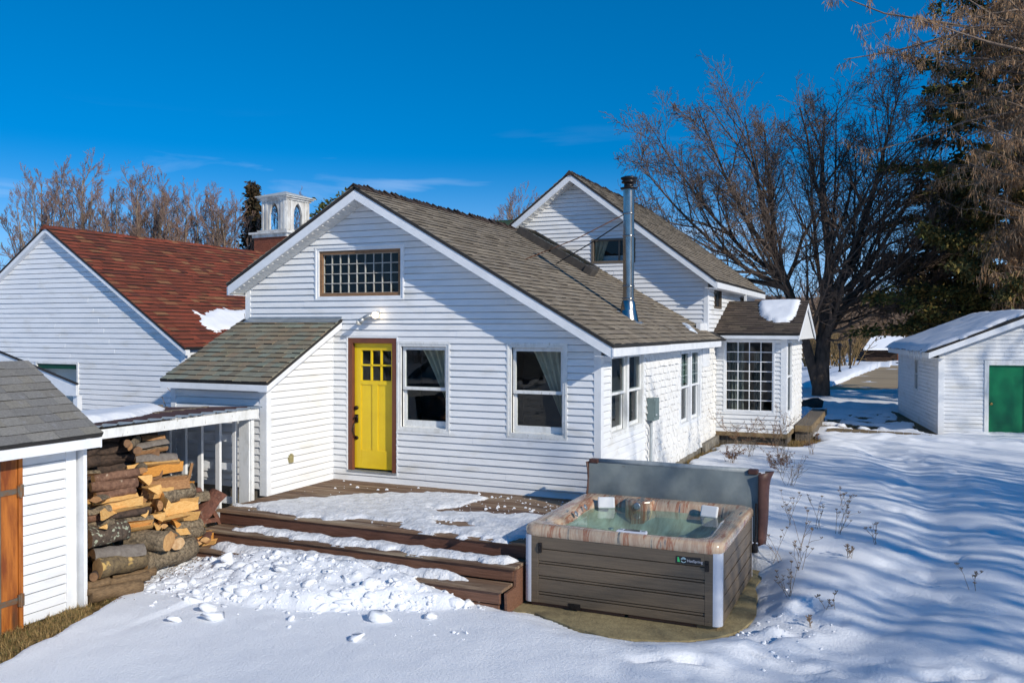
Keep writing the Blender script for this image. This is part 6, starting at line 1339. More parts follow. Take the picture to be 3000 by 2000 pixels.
# ============================================================ FIREWOOD
LOGS=[
(-0.55, -4.111, 0.873, 0.42, 0.041, 'K', 'e', ''),
(-0.5, -4.002, 0.863, 0.42, 0.047, 'B', 'e', ''),
(-0.45, -3.775, 0.821, 0.39, 0.05, 'G', 'l', 'smooth grey half log second from the top of the right-hand stack'),
(-0.45, -3.766, 0.732, 0.399, 0.045, 'B', 'l', ''),
(-0.5, -4.019, 0.782, 0.42, 0.045, 'K', 'e', ''),
(-0.42, -3.713, 0.646, 0.463, 0.054, 'G', 'l', ''),
(-0.5, -3.672, 0.875, 0.251, 0.029, 'B', 'l', 'thin split billet on the very top of the right-hand stack'),
(-0.6, -4.201, 0.778, 0.43, 0.045, 'K', 'l', 'thick brown round with pale knots in the shaded left part'),
(-0.6, -4.259, 0.703, 0.427, 0.034, 'K', 'l', ''),
(-0.55, -3.957, 0.68, 0.263, 0.049, 'G', 'l', ''),
(-0.4, -3.706, 0.563, 0.48, 0.048, 'S', 'l', ''),
(-0.38, -3.661, 0.462, 0.509, 0.06, 'O', 'l', 'orange split log bulging out near the top of the right-hand stack'),
(-0.38, -3.568, 0.362, 0.423, 0.04, 'B', 'l', 'half log with white lichen on its bark in the right-hand stack'),
(-0.36, -3.57, 0.277, 0.458, 0.06, 'B', 'l', ''),
(-0.33, -3.448, 0.143, 0.426, 0.081, 'W', 'l', 'fat bark-covered half round with a pie-shaped end in the right-hand stack'),
(-0.38, -3.699, 0.174, 0.303, 0.057, 'S', 'l', ''),
(-0.34, -3.439, 0.039, 0.463, 0.052, 'S', 'l', ''),
(-0.32, -3.45, -0.065, 0.475, 0.061, 'S', 'l', ''),
(-0.3, -3.441, -0.161, 0.408, 0.067, 'S', 'l', 'widest smooth yellow split face low in the right-hand stack'),
(-0.3, -3.403, -0.263, 0.446, 0.065, 'W', 'l', 'grey-barked half log closing the bottom of the right-hand stack'),
(-0.42, -3.912, 0.413, 0.42, 0.067, 'S', 'e', ''),
(-0.42, -3.797, 0.267, 0.42, 0.064, 'S', 'e', ''),
(-0.36, -3.682, 0.098, 0.42, 0.051, 'S', 'e', ''),
(-0.4, -3.888, 0.012, 0.42, 0.07, 'S', 'e', 'triangular log end facing out between the two stacks'),
(-0.36, -3.719, -0.066, 0.42, 0.071, 'S', 'e', ''),
(-0.42, -3.843, -0.132, 0.42, 0.056, 'B', 'e', ''),
(-0.36, -3.683, -0.202, 0.42, 0.046, 'S', 'e', ''),
(-0.44, -3.742, 0.074, 0.42, 0.051, 'B', 'e', ''),
(-0.4, -3.772, -0.144, 0.42, 0.042, 'S', 'e', ''),
(-0.32, -4.409, 0.527, 0.459, 0.048, 'P', 'l', 'pinkish round log on top of the left-hand stack'),
(-0.3, -4.452, 0.428, 0.482, 0.051, 'P', 'l', 'round log with a bright orange sawn end in the left-hand stack'),
(-0.3, -4.436, 0.329, 0.391, 0.044, 'P', 'l', ''),
(-0.28, -4.454, 0.259, 0.473, 0.037, 'S', 'l', 'long straight yellow billet under the rounds of the left-hand stack'),
(-0.28, -4.365, 0.171, 0.427, 0.051, 'S', 'l', ''),
(-0.32, -4.657, 0.322, 0.42, 0.052, 'B', 'e', ''),
(-0.28, -4.274, 0.116, 0.473, 0.038, 'S', 'l', ''),
(-0.28, -4.283, 0.057, 0.464, 0.046, 'K', 'l', 'dark brown bark piece across the middle of the left-hand stack'),
(-0.28, -4.256, -0.016, 0.482, 0.041, 'W', 'l', ''),
(-0.28, -4.242, -0.084, 0.457, 0.038, 'S', 'l', ''),
(-0.26, -4.248, -0.138, 0.44, 0.041, 'S', 'l', ''),
(-0.45, -3.989, 0.509, 0.191, 0.049, 'S', 'l', ''),
(-0.5, -3.907, 0.567, 0.42, 0.059, 'B', 'e', ''),
(-0.3, -4.682, 0.178, 0.244, 0.052, 'W', 'l', ''),
(-0.3, -4.675, 0.096, 0.244, 0.044, 'P', 'l', ''),
(-0.28, -4.669, 0.018, 0.244, 0.047, 'W', 'l', ''),
(-0.3, -4.557, 0.102, 0.42, 0.047, 'S', 'e', ''),
(-0.28, -4.552, 0.01, 0.42, 0.042, 'S', 'e', ''),
(-0.22, -4.644, -0.097, 0.472, 0.111, 'M', 'l', 'big mossy-barked log at the foot of the left-hand stack'),
(-0.2, -4.121, -0.275, 0.597, 0.116, 'W', 'r', 'thick rough-barked round whose pale sawn end faces the steps'),
(-0.16, -3.732, -0.321, 0.42, 0.073, 'E', 'e', 'round log with a pale circular sawn end in the middle of the bottom row'),
(-0.25, -3.435, -0.38, 0.471, 0.09, 'W', 'l', ''),
(-0.1, -3.847, -0.521, 0.696, 0.136, 'W', 'l', 'largest round log lying beside the bottom step'),
(-0.05, -4.575, -0.441, 0.57, 0.109, 'V', 'l', 'thick round log with yellow streaked bark at the front left of the pile'),
(-0.08, -4.592, -0.297, 0.488, 0.078, 'G', 'l', 'smooth grey half log resting on the thick front log'),
(-0.4, -2.929, -0.169, 0.531, 0.144, 'Q', 't', 'large red-brown bark slab leaning at the right end of the pile'),
(-0.4, -2.697, -0.268, 0.348, 0.046, 'Q', 'u', 'thin reddish stick leaning under the bark slab'),
(-0.5, -3.069, 0.316, 0.282, 0.033, 'B', 'v', 'upright stick poking up beside the right-hand stack'),
(-0.42, -3.071, 0.029, 0.375, 0.068, 'W', 'l', ''),
(-0.45, -3.081, 0.111, 0.225, 0.048, 'Q', 'l', ''),
(-0.45, -3.161, 0.207, 0.149, 0.039, 'O', 'l', 'short orange block on the right edge of the stack'),
(-0.35, -2.93, -0.312, 0.265, 0.039, 'Q', 'l', ''),
(-0.32, -3.065, -0.324, 0.094, 0.036, 'O', 'e', ''),
(-0.25, -3.199, -0.431, 0.351, 0.062, 'S', 'l', ''),
(-0.3, -3.187, -0.349, 0.111, 0.041, 'O', 'e', ''),
(-0.05, -4.901, -0.59, 0.221, 0.048, 'F', 'l', 'weathered short round at the foot of the white post'),
(0.0, -4.959, -0.644, 0.188, 0.038, 'F', 'l', 'small weathered stick end below the white post'),
(0.02, -4.638, -0.619, 0.533, 0.054, 'F', 'l', 'long weathered log half sunk in the dry grass'),
(0.08, -4.786, -0.688, 0.477, 0.076, 'F', 'l', 'broad weathered log lying lowest in the dry grass'),
(-0.05, -4.397, -0.618, 0.464, 0.045, 'F', 'l', 'weathered log in the grass under the largest round'),
(-0.3, -4.716, -0.285, 0.162, 0.058, 'K', 'l', ''),
(-0.3, -4.723, -0.179, 0.13, 0.052, 'W', 'l', ''),
(-0.25, -4.76, -0.503, 0.42, 0.044, 'K', 'e', ''),
]
BARK = {'K': bark_d, 'B': bark_g, 'G': bark_s, 'P': bark_p, 'W': bark_g, 'M': bark_m, 'Q': bark_r, 'V': bark_v, 'E': bark_g, 'F': old_log, 'S': bark_g, 'O': bark_d}
ENDM = {'K': end_brown, 'B': split_b, 'G': split_b, 'P': end_wood, 'W': end_wood, 'M': end_brown, 'Q': end_wood, 'V': end_wood, 'E': end_pale, 'F': old_log, 'S': split_y, 'O': split_o}
SPL = {'B': split_b, 'G': split_b, 'W': split_y, 'S': split_y, 'O': split_o, 'Q': split_o}
def log_mesh(t, ln, rad, seed, side):
    """local: axis along x, centre at 0. Cross section = ring of points; bark on the arc, split wood on the flats."""
    rr = random.Random(seed); n = 18; prof = []; matk = []
    round_ = t in 'KPMVEF' or (t == 'W' and rad > .085)
    if round_:
        for k in range(n): a = 6.28318 * k / n; r_ = rad * (1 + .07 * math.sin(2 * a + seed) + .035 * math.sin(5 * a + seed * 2)); prof.append((r_ * math.cos(a), r_ * math.sin(a))); matk.append(0)
    else:
        # a wedge or half round: bark arc + 1..2 split faces. 'side' tells where the bark is
        arc = {'S': 70, 'O': 60, 'B': 150, 'G': 170, 'W': 165, 'Q': 150}[t] + rr.uniform(-15, 15)
        c0 = {'S': rr.choice([-80, -40, 0, -20]), 'O': -60, 'B': rr.choice([-30, 60, 0, 100]), 'G': 95, 'W': rr.uniform(85, 115), 'Q': 95}[t]
        m_ = 9; R_ = rad * 1.25
        for k in range(m_ + 1): a = R(c0 - arc / 2 + arc * k / m_); prof.append((R_ * math.cos(a), R_ * math.sin(a))); matk.append(0)
        apex = rr.uniform(.55, .95) if t in 'SO' else rr.uniform(.0, .25)
        ac = R(c0 + 180 + rr.uniform(-25, 25)); ax_ = (apex * rad * math.cos(ac), apex * rad * math.sin(ac)); 
        e0 = prof[-1]; e1 = prof[0]; matk[-1] = 1
        mid = lambda p, q, k: (p[0] + (q[0] - p[0]) * k + rr.uniform(-.06, .06) * rad, p[1] + (q[1] - p[1]) * k + rr.uniform(-.06, .06) * rad)
        prof += [mid(e0, ax_, .5), ax_, mid(ax_, e1, .5)]; matk += [1, 1, 1]
        cx = sum(p[0] for p in prof) / len(prof); cy = sum(p[1] for p in prof) / len(prof); prof = [(a - cx, b - cy) for a, b in prof]
    n = len(prof); m = 7; vs = []; fs = []; mi = []
    wob = [(rr.uniform(-1, 1) * rad * .08, rr.uniform(-1, 1) * rad * .08, 1 + rr.uniform(-.05, .05)) for _ in range(m)]
    skew = rr.uniform(-.25, .25) * rad
    for j in range(m):
        x = -ln / 2 + ln * j / (m - 1)
        for k, (a, b) in enumerate(prof):
            sk = skew * (a / rad) if j in (0, m - 1) else 0
            q = 1 + rr.uniform(-.035, .035)
            vs.append((x + sk, (a * q) * wob[j][2] + wob[j][0], (b * q) * wob[j][2] + wob[j][1]))
    for j in range(m - 1):
        for k in range(n): fs.append((j * n + k, j * n + (k + 1) % n, (j + 1) * n + (k + 1) % n, (j + 1) * n + k)); mi.append(matk[k])
    fs.append(tuple(range(n))[::-1]); fs.append(tuple(range((m - 1) * n, m * n))); mi += [2, 2]
    me = bpy.data.meshes.new('firewood_log'); me.from_pydata(vs, [], fs)
    for mm in (BARK[t], SPL.get(t, ENDM[t]), ENDM[t]): me.materials.append(mm)
    me.polygons.foreach_set('material_index', mi); me.polygons.foreach_set('use_smooth', [i < len(mi) - 2 and round_ for i in range(len(mi))])
    at = me.attributes.new('rnd', 'FLOAT', 'FACE'); at.data.foreach_set('value', [.5] * len(fs))
    return me
GEN = {'S': 'pale yellow split billet', 'K': 'dark-barked round log', 'B': 'aged brown split piece', 'W': 'grey-barked half log', 'P': 'pinkish-barked round log', 'G': 'smooth grey-barked piece', 'Q': 'reddish-barked piece', 'O': 'orange split piece', 'F': 'weathered log', 'E': 'pale-ended round log', 'M': 'mossy log', 'V': 'yellow-barked log'}
def put_log(i, x, y, z, ln, rad, t, pose, lab, back=False):
    ln = ln * (1.12 if rad > .085 and pose == 'l' else 1.14); rad = rad * (1.16 if t in 'SO' else 1.06); me = log_mesh(t, ln, rad, i * 13 + 5, 0); o = link(bpy.data.objects.new('firewood_log', me)); rr = random.Random(i * 7 + 1)
    yaw = R(72 + rr.uniform(-8, 8)); til = R(rr.uniform(-4, 4)); big_ = rad > .085 and not back and pose == 'l'
    if big_: yaw = R(86 + rr.uniform(-3, 3))
    if pose == 'e': yaw = R(-42 + rr.uniform(-16, 16)); til = R(rr.uniform(-8, 8))
    if pose == 'r': yaw = R(15)
    if pose == 't': yaw = R(60); til = R(-48)
    if pose == 'u': yaw = R(50); til = R(62)
    if pose == 'v': yaw = R(60); til = R(-78)
    if pose == 'e' and not back: x += .07; y -= .03
    o.matrix_world = Matrix.Translation((x, y, z)) @ Matrix.Rotation(yaw, 4, 'Z') @ Matrix.Rotation(til, 4, 'Y') @ Matrix.Rotation(R(rr.uniform(-10, 10)), 4, 'X')
    if lab: tag(o, lab, 'log', 'firewood stacked in the woodshed')
    else:
        row = 'near the top' if z > .62 else ('high up' if z > .3 else ('at mid height' if z > 0 else ('low down' if z > -.35 else 'at the bottom')))
        l = GEN[t] + ' in front ' + row + (', left side' if y < -4.2 else (', centre' if y < -3.75 else ', right side')) + (', end outward' if pose == 'e' else '')
        tag(o, l, 'log', 'firewood stacked in the woodshed')
    return o
for i, L_ in enumerate(LOGS): put_log(i, *L_)
for i in range(22):   # pieces that tumbled to the right end of the pile
    rr_ = random.Random(900 + i); yy = -3.75 + .85 * rr_.random(); hz_ = np.interp(yy, [-3.75, -2.9], [-.15, -.62]); t = rr_.choice('SSOSBQ')
    o = put_log(300 + i, -.26 + rr_.uniform(-.14, .12), yy, min(hz_ + rr_.uniform(-.12, .10), .0), rr_.uniform(.26, .38), rr_.uniform(.04, .055), t, 'e' if rr_.random() < .6 else 'l', 'x')
    o['label'] = {'S': 'pale yellow split piece', 'O': 'orange split piece', 'B': 'aged brown split piece', 'Q': 'reddish-barked piece'}[t] + ' tumbled down at the right end of the pile'
# second row of logs behind, so that no gap shows through
k = 500; zz = -.70
NM = {'S': 'pale split log end', 'B': 'brown split log end', 'K': 'dark bark-covered log', 'W': 'grey-barked log end'}
while zz < .93:
    yy = -4.92; yend = np.interp(zz, [-.72, -.2, .3, .9], [-2.9, -3.05, -3.3, -3.6]); row = min(int((zz + .72) / .28), 5)
    while yy < yend:
        k += 1; t = random.choice('SSKBSW' if zz < .3 else 'KKKBK'); long_ = zz > .3 and yy < -3.9; r_ = random.uniform(.055, .08); col_ = min(int((yy + 5) / .5), 3)
        o = put_log(k, -.66 + random.uniform(-.04, .03), yy + (.22 if long_ else 0), zz + random.uniform(-.015, .015), .5 if long_ else .42, r_, t, 'l' if long_ else 'e', 'x')
        o['label'] = NM[t] + ' deep in the pile, ' + ['bottom row', 'second row up', 'third row up', 'middle row', 'upper row', 'top row'][row] + ', ' + ['by the post', 'left part', 'centre', 'right part'][col_]
        yy += .46 if long_ else r_ * 1.95
    zz += .125
bylab = {}
for o in COL.objects:
    if o.name.startswith('firewood_log'): bylab.setdefault(o['label'], []).append(o)
ORD = ['leftmost', 'second from left', 'third from left', 'fourth from left', 'fifth from left', 'sixth from left', 'seventh from left', 'eighth from left']
for lb, os_ in bylab.items():
    if len(os_) > 1:
        for n_i, o in enumerate(sorted(os_, key=lambda q_: q_.matrix_world.translation.y)): o['label'] = lb.replace(' deep in the pile', ' deep in pile') + ', ' + ORD[min(n_i, 7)]
# a few bark crumbs and chips on the ground
mb = MB()
for i in range(260):
    x = random.gauss(.02, .16); y = random.uniform(-5.0, -3.3); z = gz(x, y) + .01; s = random.uniform(.01, .04); a = random.uniform(0, 6.28)
    mb.add([(x, y, z), (x + s * math.cos(a), y + s * math.sin(a), z + .01), (x + s * math.cos(a + .4) * .9, y + s * math.sin(a + .4) * .9, z), (x + s * .3 * math.cos(a + 1.3), y + s * .3 * math.sin(a + 1.3), z + .008)], [(0, 1, 2, 3)])
mb.build('wood_chips', mat('wood_chip', None, .85, (.6, .6, .6), 20, ramp=[(.42, .25, .1), (.2, .11, .05), (.3, .2, .1)]), kind='stuff')

# ============================================================ SNOW RUBBLE on the shovelled heap
import bmesh
def chunk_mesh(seed, flat_=.5):
    rr = random.Random(seed); bm = bmesh.new()
    for _ in range(16):
        a = rr.uniform(0, 6.28); e = rr.uniform(-1, 1); q = math.sqrt(1 - e * e) * rr.uniform(.7, 1.1); bm.verts.new((q * math.cos(a), q * math.sin(a) * .75, e * flat_ * .8))
    bmesh.ops.convex_hull(bm, input=bm.verts); bmesh.ops.delete(bm, geom=[v for v in bm.verts if not v.link_faces], context='VERTS')
    bmesh.ops.bevel(bm, geom=bm.edges[:] + bm.verts[:], offset=.07, segments=2, affect='EDGES', clamp_overlap=True)
    me = bpy.data.meshes.new('snow_chunk'); bm.to_mesh(me); bm.free(); me.materials.append(snow_m); me.polygons.foreach_set('use_smooth', [True] * len(me.polygons)); return me
protos = [chunk_mesh(s, .38 + .08 * (s % 4)) for s in range(8)]
PV = [(np.array([tuple(v.co) for v in p.vertices]), [tuple(f.vertices) for f in p.polygons]) for p in protos]
mb = MB()
def add_chunk(x, y, s, lift=.25):
    V, F = random.choice(PV); M3 = np.array(Matrix.Rotation(random.uniform(0, 6.28), 3, 'Z') @ Matrix.Rotation(random.gauss(0, .35), 3, 'X') @ Matrix.Rotation(random.gauss(0, .35), 3, 'Y'))
    mb.add((V * s) @ M3.T + np.array([x, y, gz(x, y) + s * lift]), F)
pts = []
while len(pts) < 1200:
    x = random.uniform(-.25, 4.0); y = random.uniform(-4.55, -3.15)
    if inpoly(np.array([x]), np.array([y]), PILE)[0]: pts.append((x, y))
for x, y in pts: add_chunk(x, y, min(.16, max(.014, random.lognormvariate(-3.05, .6))), -.30)
for i in range(80):
    a = random.random(); x = .3 + 4.0 * a; y = -4.35 + .45 * a - abs(random.gauss(0, .32)); add_chunk(x, y, min(.06, random.lognormvariate(-4.3, .6)), .1)
for i in range(60):
    x = random.gauss(6.95, .25); y = random.gauss(-2.6, .6); add_chunk(x, y, min(.06, random.lognormvariate(-3.9, .5)), .1)
mb.build('snow_rubble', snow_m, kind='stuff', smooth=True)
big = [(.62, -3.62, .17, 'pointed snow block standing on top of the shovelled heap'), (.95, -3.75, .19, 'flat snow slab leaning beside the pointed block'), (.15, -3.42, .08, 'small upright snow shard at the left end of the heap'),
       (1.35, -4.72, .13, 'loaf-shaped snow clump in front of the left part of the heap'), (1.62, -4.88, .17, 'longest snow clump lying on smooth snow before the heap'), (1.30, -5.10, .10, 'snow clump farther from the heap, left of centre'),
       (2.35, -4.55, .09, 'snow clump at the foot of the middle of the heap'), (3.15, -4.15, .16, 'flat snow slab at the right foot of the heap'), (3.3, -4.75, .12, 'lone snow clump lying nearest the bottom edge'), (2.1, -3.95, .14, 'rounded snow lump in the middle of the heap'),
       (2.75, -3.72, .13, 'broken snow slab on the right half of the heap'), (3.6, -3.85, .10, 'icy snow lump near the right end of the steps'), (1.55, -3.75, .14, 'wide snow lump on the crest of the heap'), (.95, -4.6, .07, 'small snow clump at the lower left of the heap')]
for i, (x, y, s, lb) in enumerate(big):
    o = link(bpy.data.objects.new('snow_chunk', protos[i % 8])); o.location = (x, y, gz(x, y) + s * .22); o.scale = (s, s * random.uniform(.8, 1.1), s * (.95 if i else 1.35)); o.rotation_euler = (random.gauss(0, .25), random.gauss(0, .25), random.uniform(0, 6.28)); tag(o, lb, 'snow chunk', 'snow chunks by the steps')

# ============================================================ TREES
def tubes_np(name, tubes, sides, m, parent, kind=None):
    """tubes: list of (pts (k,3), rads (k,)) all with the same k"""
    if not tubes: return None
    P = np.array([t[0] for t in tubes], float); Rr = np.array([t[1] for t in tubes], float); T_, k = P.shape[:2]
    d = P[:, -1] - P[:, 0]; d /= np.linalg.norm(d, axis=1)[:, None] + 1e-9
    up = np.where(np.abs(d[:, 2:3]) < .9, np.array([[0, 0, 1.0]]), np.array([[1.0, 0, 0]]))
    a = np.cross(d, up); a /= np.linalg.norm(a, axis=1)[:, None] + 1e-9; b = np.cross(a, d)
    th = np.arange(sides) * 2 * np.pi / sides
    ringv = a[:, None, :] * np.cos(th)[None, :, None] + b[:, None, :] * np.sin(th)[None, :, None]
    V = P[:, :, None, :] + Rr[:, :, None, None] * ringv[:, None, :, :]
    base = (np.arange(T_) * k * sides)[:, None, None]; j = np.arange(k - 1)[None, :, None]; s = np.arange(sides)[None, None, :]; s2 = (s + 1) % sides
    F = np.stack([base + j * sides + s, base + j * sides + s2, base + (j + 1) * sides + s2, base + (j + 1) * sides + s], -1).reshape(-1, 4)
    return np_mesh(name, V.reshape(-1, 3), F, m, parent=parent, smooth=True, kind=kind)
def unit(v): return v / (math.sqrt(v[0] * v[0] + v[1] * v[1] + v[2] * v[2]) + 1e-9)
def wander(rr, p, d, ln, trop, wob, k=5):
    pts = [p]; d = d.copy(); st = ln / (k - 1)
    for _ in range(k - 1):
        d = unit(d + rr.normal(0, wob, 3) + np.array([0, 0, trop])); pts.append(pts[-1] + d * st)
    return np.array(pts), d
def side_dir(rr, d, ang):
    v = rr.normal(0, 1, 3); v -= d * v.dot(d); v = unit(v); return unit(d * math.cos(ang) + v * math.sin(ang))
def grow(rr, out, pts, r0, r1, lev, spec):
    """pts: polyline of a branch; adds its children"""
    n, ratio, ang, trop, wob, t0 = spec[lev]
    ln = np.linalg.norm(np.diff(pts, axis=0), axis=1).sum(); k = len(pts)
    nn = max(1, int(round(n * rr.uniform(.8, 1.2))))
    for i in range(nn):
        t = t0 + (1 - t0) * (i + rr.uniform(0, 1)) / nn; f = min(t * (k - 1), k - 1.001); j = int(f); p = pts[j] + (pts[j + 1] - pts[j]) * (f - j)
        d = unit(pts[j + 1] - pts[j]); rad = (r0 + (r1 - r0) * t)
        cl = ln * ratio * rr.uniform(.65, 1.25) * (1.15 - .6 * t); cd_ = side_dir(rr, d, ang * rr.uniform(.6, 1.3)); cr = min(rad * .75, rad * (.35 + .3 * rr.random()) + .002)
        cp, _ = wander(rr, p, cd_, cl, trop, wob); cr = max(cr, spec['min']); ce = max(cr * .35, spec['min'] * .6)
        out[lev].append((cp, np.linspace(cr, ce, 5)))
        if lev + 1 < spec['levels']: grow(rr, out, cp, cr, ce, lev + 1, spec)
def bare_tree(name, label, loc, limbs, spec, seed, mt, mtw, group=None, trunk_pts=None, sides=(7, 5, 4, 3, 3)):
    rr = np.random.default_rng(seed); t = thing(name, label, 'tree', loc, 0, group, local=True)
    out = [[] for _ in range(spec['levels'])]; tr = []
    for pts, r0, r1 in limbs:
        pts = np.array(pts, float)
        # resample to 9 points
        s = np.r_[0, np.cumsum(np.linalg.norm(np.diff(pts, axis=0), axis=1))]; q = np.linspace(0, s[-1], 9)
        pp = np.stack([np.interp(q, s, pts[:, i]) for i in range(3)], 1); pp[1:-1] += rr.normal(0, .04 * r0 * 3, (7, 3))
        rad = r0 + (r1 - r0) * (q / s[-1]) ** .8; tr.append((pp, rad)); grow(rr, out, pp, r0, r1, 0, spec)
    tubes_np('trunk', tr, 10, mt, t)
    for l, o in enumerate(out):
        if l == 0: tubes_np('limb', o, 6, mt, t)
    tw_ = [x for o in out[1:] for x in o]
    tubes_np('crown', tw_, 3, mtw, t)
    return t
# --- the big bare tree in the middle distance; lateral axis = camera right
CR = np.array([.914, .406, 0]); CD = np.array([-.406, .914, 0])
def L3(l, d, h): return tuple(CR * l + CD * d + np.array([0, 0, h]))
big = [([L3(0, 0, -.2), L3(.02, 0, .25), L3(.05, 0, 1.2), L3(.1, 0, 2.5), L3(.3, .1, 3.6), L3(.35, .2, 4.6), L3(.3, .4, 6.5), L3(.3, .8, 9.0), L3(.4, .9, 11.3)], .42, .03),
 ([L3(-.1, 0, .3), L3(-.35, 0, 1.15), L3(-.75, -.1, 2.4), L3(-1.05, -.2, 3.3), L3(-1.4, -.3, 4.1), L3(-1.9, -.4, 5.5), L3(-2.5, -.6, 7.6), L3(-2.9, -.8, 9.2), L3(-3.2, -.9, 10.6)], .25, .025),
 ([L3(.05, 0, 1.9), L3(-.4, .1, 2.5), L3(-.9, .6, 3.2), L3(-1.3, 1.2, 4.6), L3(-1.5, 1.7, 6.6)], .11, .03)]
# fans of rising limbs: (start on the left stem / main stem, end)
for (l0, d0, h0, l1, d1, h1, r0) in ((-1.35, -.3, 4.0, -8.2, .6, 6.6, .12), (-1.3, -.3, 3.9, -7.2, -1.8, 8.6, .13), (-1.5, -.3, 4.4, -6.0, 1.6, 10.4, .12), (-1.7, -.4, 5.0, -4.9, -.8, 11.0, .12), (-1.9, -.4, 5.6, -1.6, 2.0, 10.8, .10), (-1.2, -.3, 3.7, -4.2, -3.2, 7.6, .10), (-1.6, -.3, 4.6, -6.6, -.2, 4.9, .08),
     (.25, .1, 3.0, -1.1, -1.6, 9.6, .12), (.3, .1, 3.6, 2.0, -2.0, 11.2, .13), (.35, .1, 3.7, 3.3, .9, 12.2, .14), (.3, .1, 3.4, 4.6, -.4, 10.6, .14), (.25, .1, 3.2, 5.6, .8, 8.4, .12), (.25, .1, 3.1, 5.2, -1.4, 6.3, .11), (.3, .2, 4.4, 1.4, 2.4, 11.8, .11), (.25, .1, 3.0, 3.2, -3.2, 6.4, .09), (.3, .1, 3.3, 4.0, 3.0, 8.2, .10), (.1, 0, 2.6, 3.9, -.2, 4.2, .07)):
    mid = []
    for q in (.25, .5, .75):
        e = q ** 1.15; mid.append(L3(l0 + (l1 - l0) * q ** .8, d0 + (d1 - d0) * q, h0 + (h1 - h0) * e))
    big.append(([L3(l0, d0, h0)] + mid + [L3(l1, d1, h1)], r0, .018))
big = [([tuple(np.array(p_) * np.array([1.0, 1.0, 1.0 if p_[2] < 4 else 1.0]) - np.array([0, 0, max(0, p_[2] - 4) * .07])) for p_ in l_], a_ * .85, b_ * .8) for l_, a_, b_ in big]
spec_big = {'levels': 4, 'min': .0085, 0: (13, .42, .60, .07, .13, .12), 1: (8, .52, .66, .05, .16, .08), 2: (6, .56, .66, .03, .19, .08), 3: (2, .6, .7, .02, .2, .2)}
bt = bare_tree('bare_tree', 'large dark bare tree with a forked trunk and wide crown behind the bay', (5.30, 24.8, -.40), big, spec_big, 5, trunk_m, twig_m)
bt.scale = (1.05, 1.05, 1.07)
# --- off to the right: bare trees whose shadows fall across the yard
def vase(h, r, seed, n=7, spread=.36, fork=.28):
    n = n + 3
    rr = np.random.default_rng(seed); l = [([(0, 0, -.3), (.05, 0, h * .15), (0, .08, h * .35), (.1, 0, h * .6), (0, 0, h * .85)], r, r * .15)]
    for i in range(n):
        a = 6.283 * i / n + rr.uniform(-.3, .3); z0 = h * fork * rr.uniform(.8, 1.35); R_ = h * spread * rr.uniform(.6, 1.05); z1 = h * (.98 - .42 * (R_ / (h * spread * 1.05)) ** 2.2 * rr.uniform(.7, 1.1))
        l.append(([(0, 0, z0), (math.cos(a) * R_ * .35, math.sin(a) * R_ * .35, z0 + (z1 - z0) * .33), (math.cos(a) * R_ * .75, math.sin(a) * R_ * .75, z0 + (z1 - z0) * .68), (math.cos(a) * R_, math.sin(a) * R_, z1)], r * .5, r * .1))
    return l
spec_mid = {'levels': 3, 'min': .020, 0: (6, .45, .7, .06, .12, .2), 1: (4, .5, .7, .05, .15, .15), 2: (2, .55, .7, .04, .18, .1)}
yard = bare_tree('yard_tree', 'bare yard tree to the right whose branches shade the snow', (24.5, -6.5, -.6), vase(12.5, .26, 3), spec_mid, 21, trunk_m, twig_m, 'bare yard trees right of the view')
def copy_tree_thing(o, loc, rz, sc, label=None):
    c = o.copy(); link(c); c.location = loc; c.rotation_euler = (0, 0, rz); c.scale = (sc, sc, sc)
    if label: c['label'] = label
    for ch in list(o.children):
        k = ch.copy(); link(k); k.parent = c
        for g_ in ch.children: g2 = g_.copy(); link(g2); g2.parent = k
    return c
for i, (x, y, rz, sc) in enumerate(((31.5, -1.5, 2.0, 1.1), (19.5, .6, 4.1, .75), (36, -14, 1.0, 1.25), (27.5, 6.5, 5.2, 1.0), (22.5, -2.0, 3.0, .9), (29, -9, 2.6, 1.15))):
    copy_tree_thing(yard, (x, y, -.6), rz, sc, ['second bare yard tree, farther right', 'small bare yard tree nearest the white shed', 'tallest bare yard tree, far to the right', 'bare yard tree level with the white shed', 'slim bare yard tree in the middle of the row', 'bare yard tree behind the nearest one'][i])
# --- far bare trees on the left and behind the ridges
spec_far = {'levels': 4, 'min': .016, 0: (12, .30, .50, .10, .09, .2), 1: (6, .5, .5, .08, .11, .15), 2: (5, .55, .5, .06, .14, .15), 3: (3, .6, .5, .04, .16, .2)}
spec_far2 = dict(spec_far)
protoF = [bare_tree('far_bare_tree', 'x', (-77.6, 54.4, -1.2), vase(21.5, .26, 11, 4, .165, .16), spec_far, 31, trunk_far, twig_red, 'far bare trees beyond the garage'),
          bare_tree('far_bare_tree', 'x', (-73.5, 56.2, -1.2), vase(22.0, .26, 12, 3, .125, .22), spec_far, 32, trunk_far, twig_red, 'far bare trees beyond the garage'),
          bare_tree('far_bare_tree', 'x', (-68.0, 58.6, -1.2), vase(21.0, .25, 13, 4, .15, .18), spec_far, 33, trunk_far, twig_red, 'far bare trees beyond the garage')]
labs = ['broad spreading bare tree at the far left behind the red roof', 'tall rounded bare tree, second from the left behind the red roof', 'reddish bare tree with many stems in the middle of the red roof skyline']
for o, l in zip(protoF, labs): o['label'] = l
PL = [(-79.6, 53.5, .62, 2), (-70.1, 57.7, .90, 0), (-66.3, 59.4, .92, 1), (-64.0, 60.4, .88, 0), (-62.1, 61.3, .90, 2), (-59.9, 62.2, .84, 1), (-58.4, 63.2, .86, 2), (-53.4, 65.1, .84, 0), (-75.4, 53.0, .6, 1), (-81.5, 50.8, .55, 2), (-83.5, 49.5, .5, 1), (-31.0, 78.0, .86, 1), (-27.6, 79.0, .78, 0)]
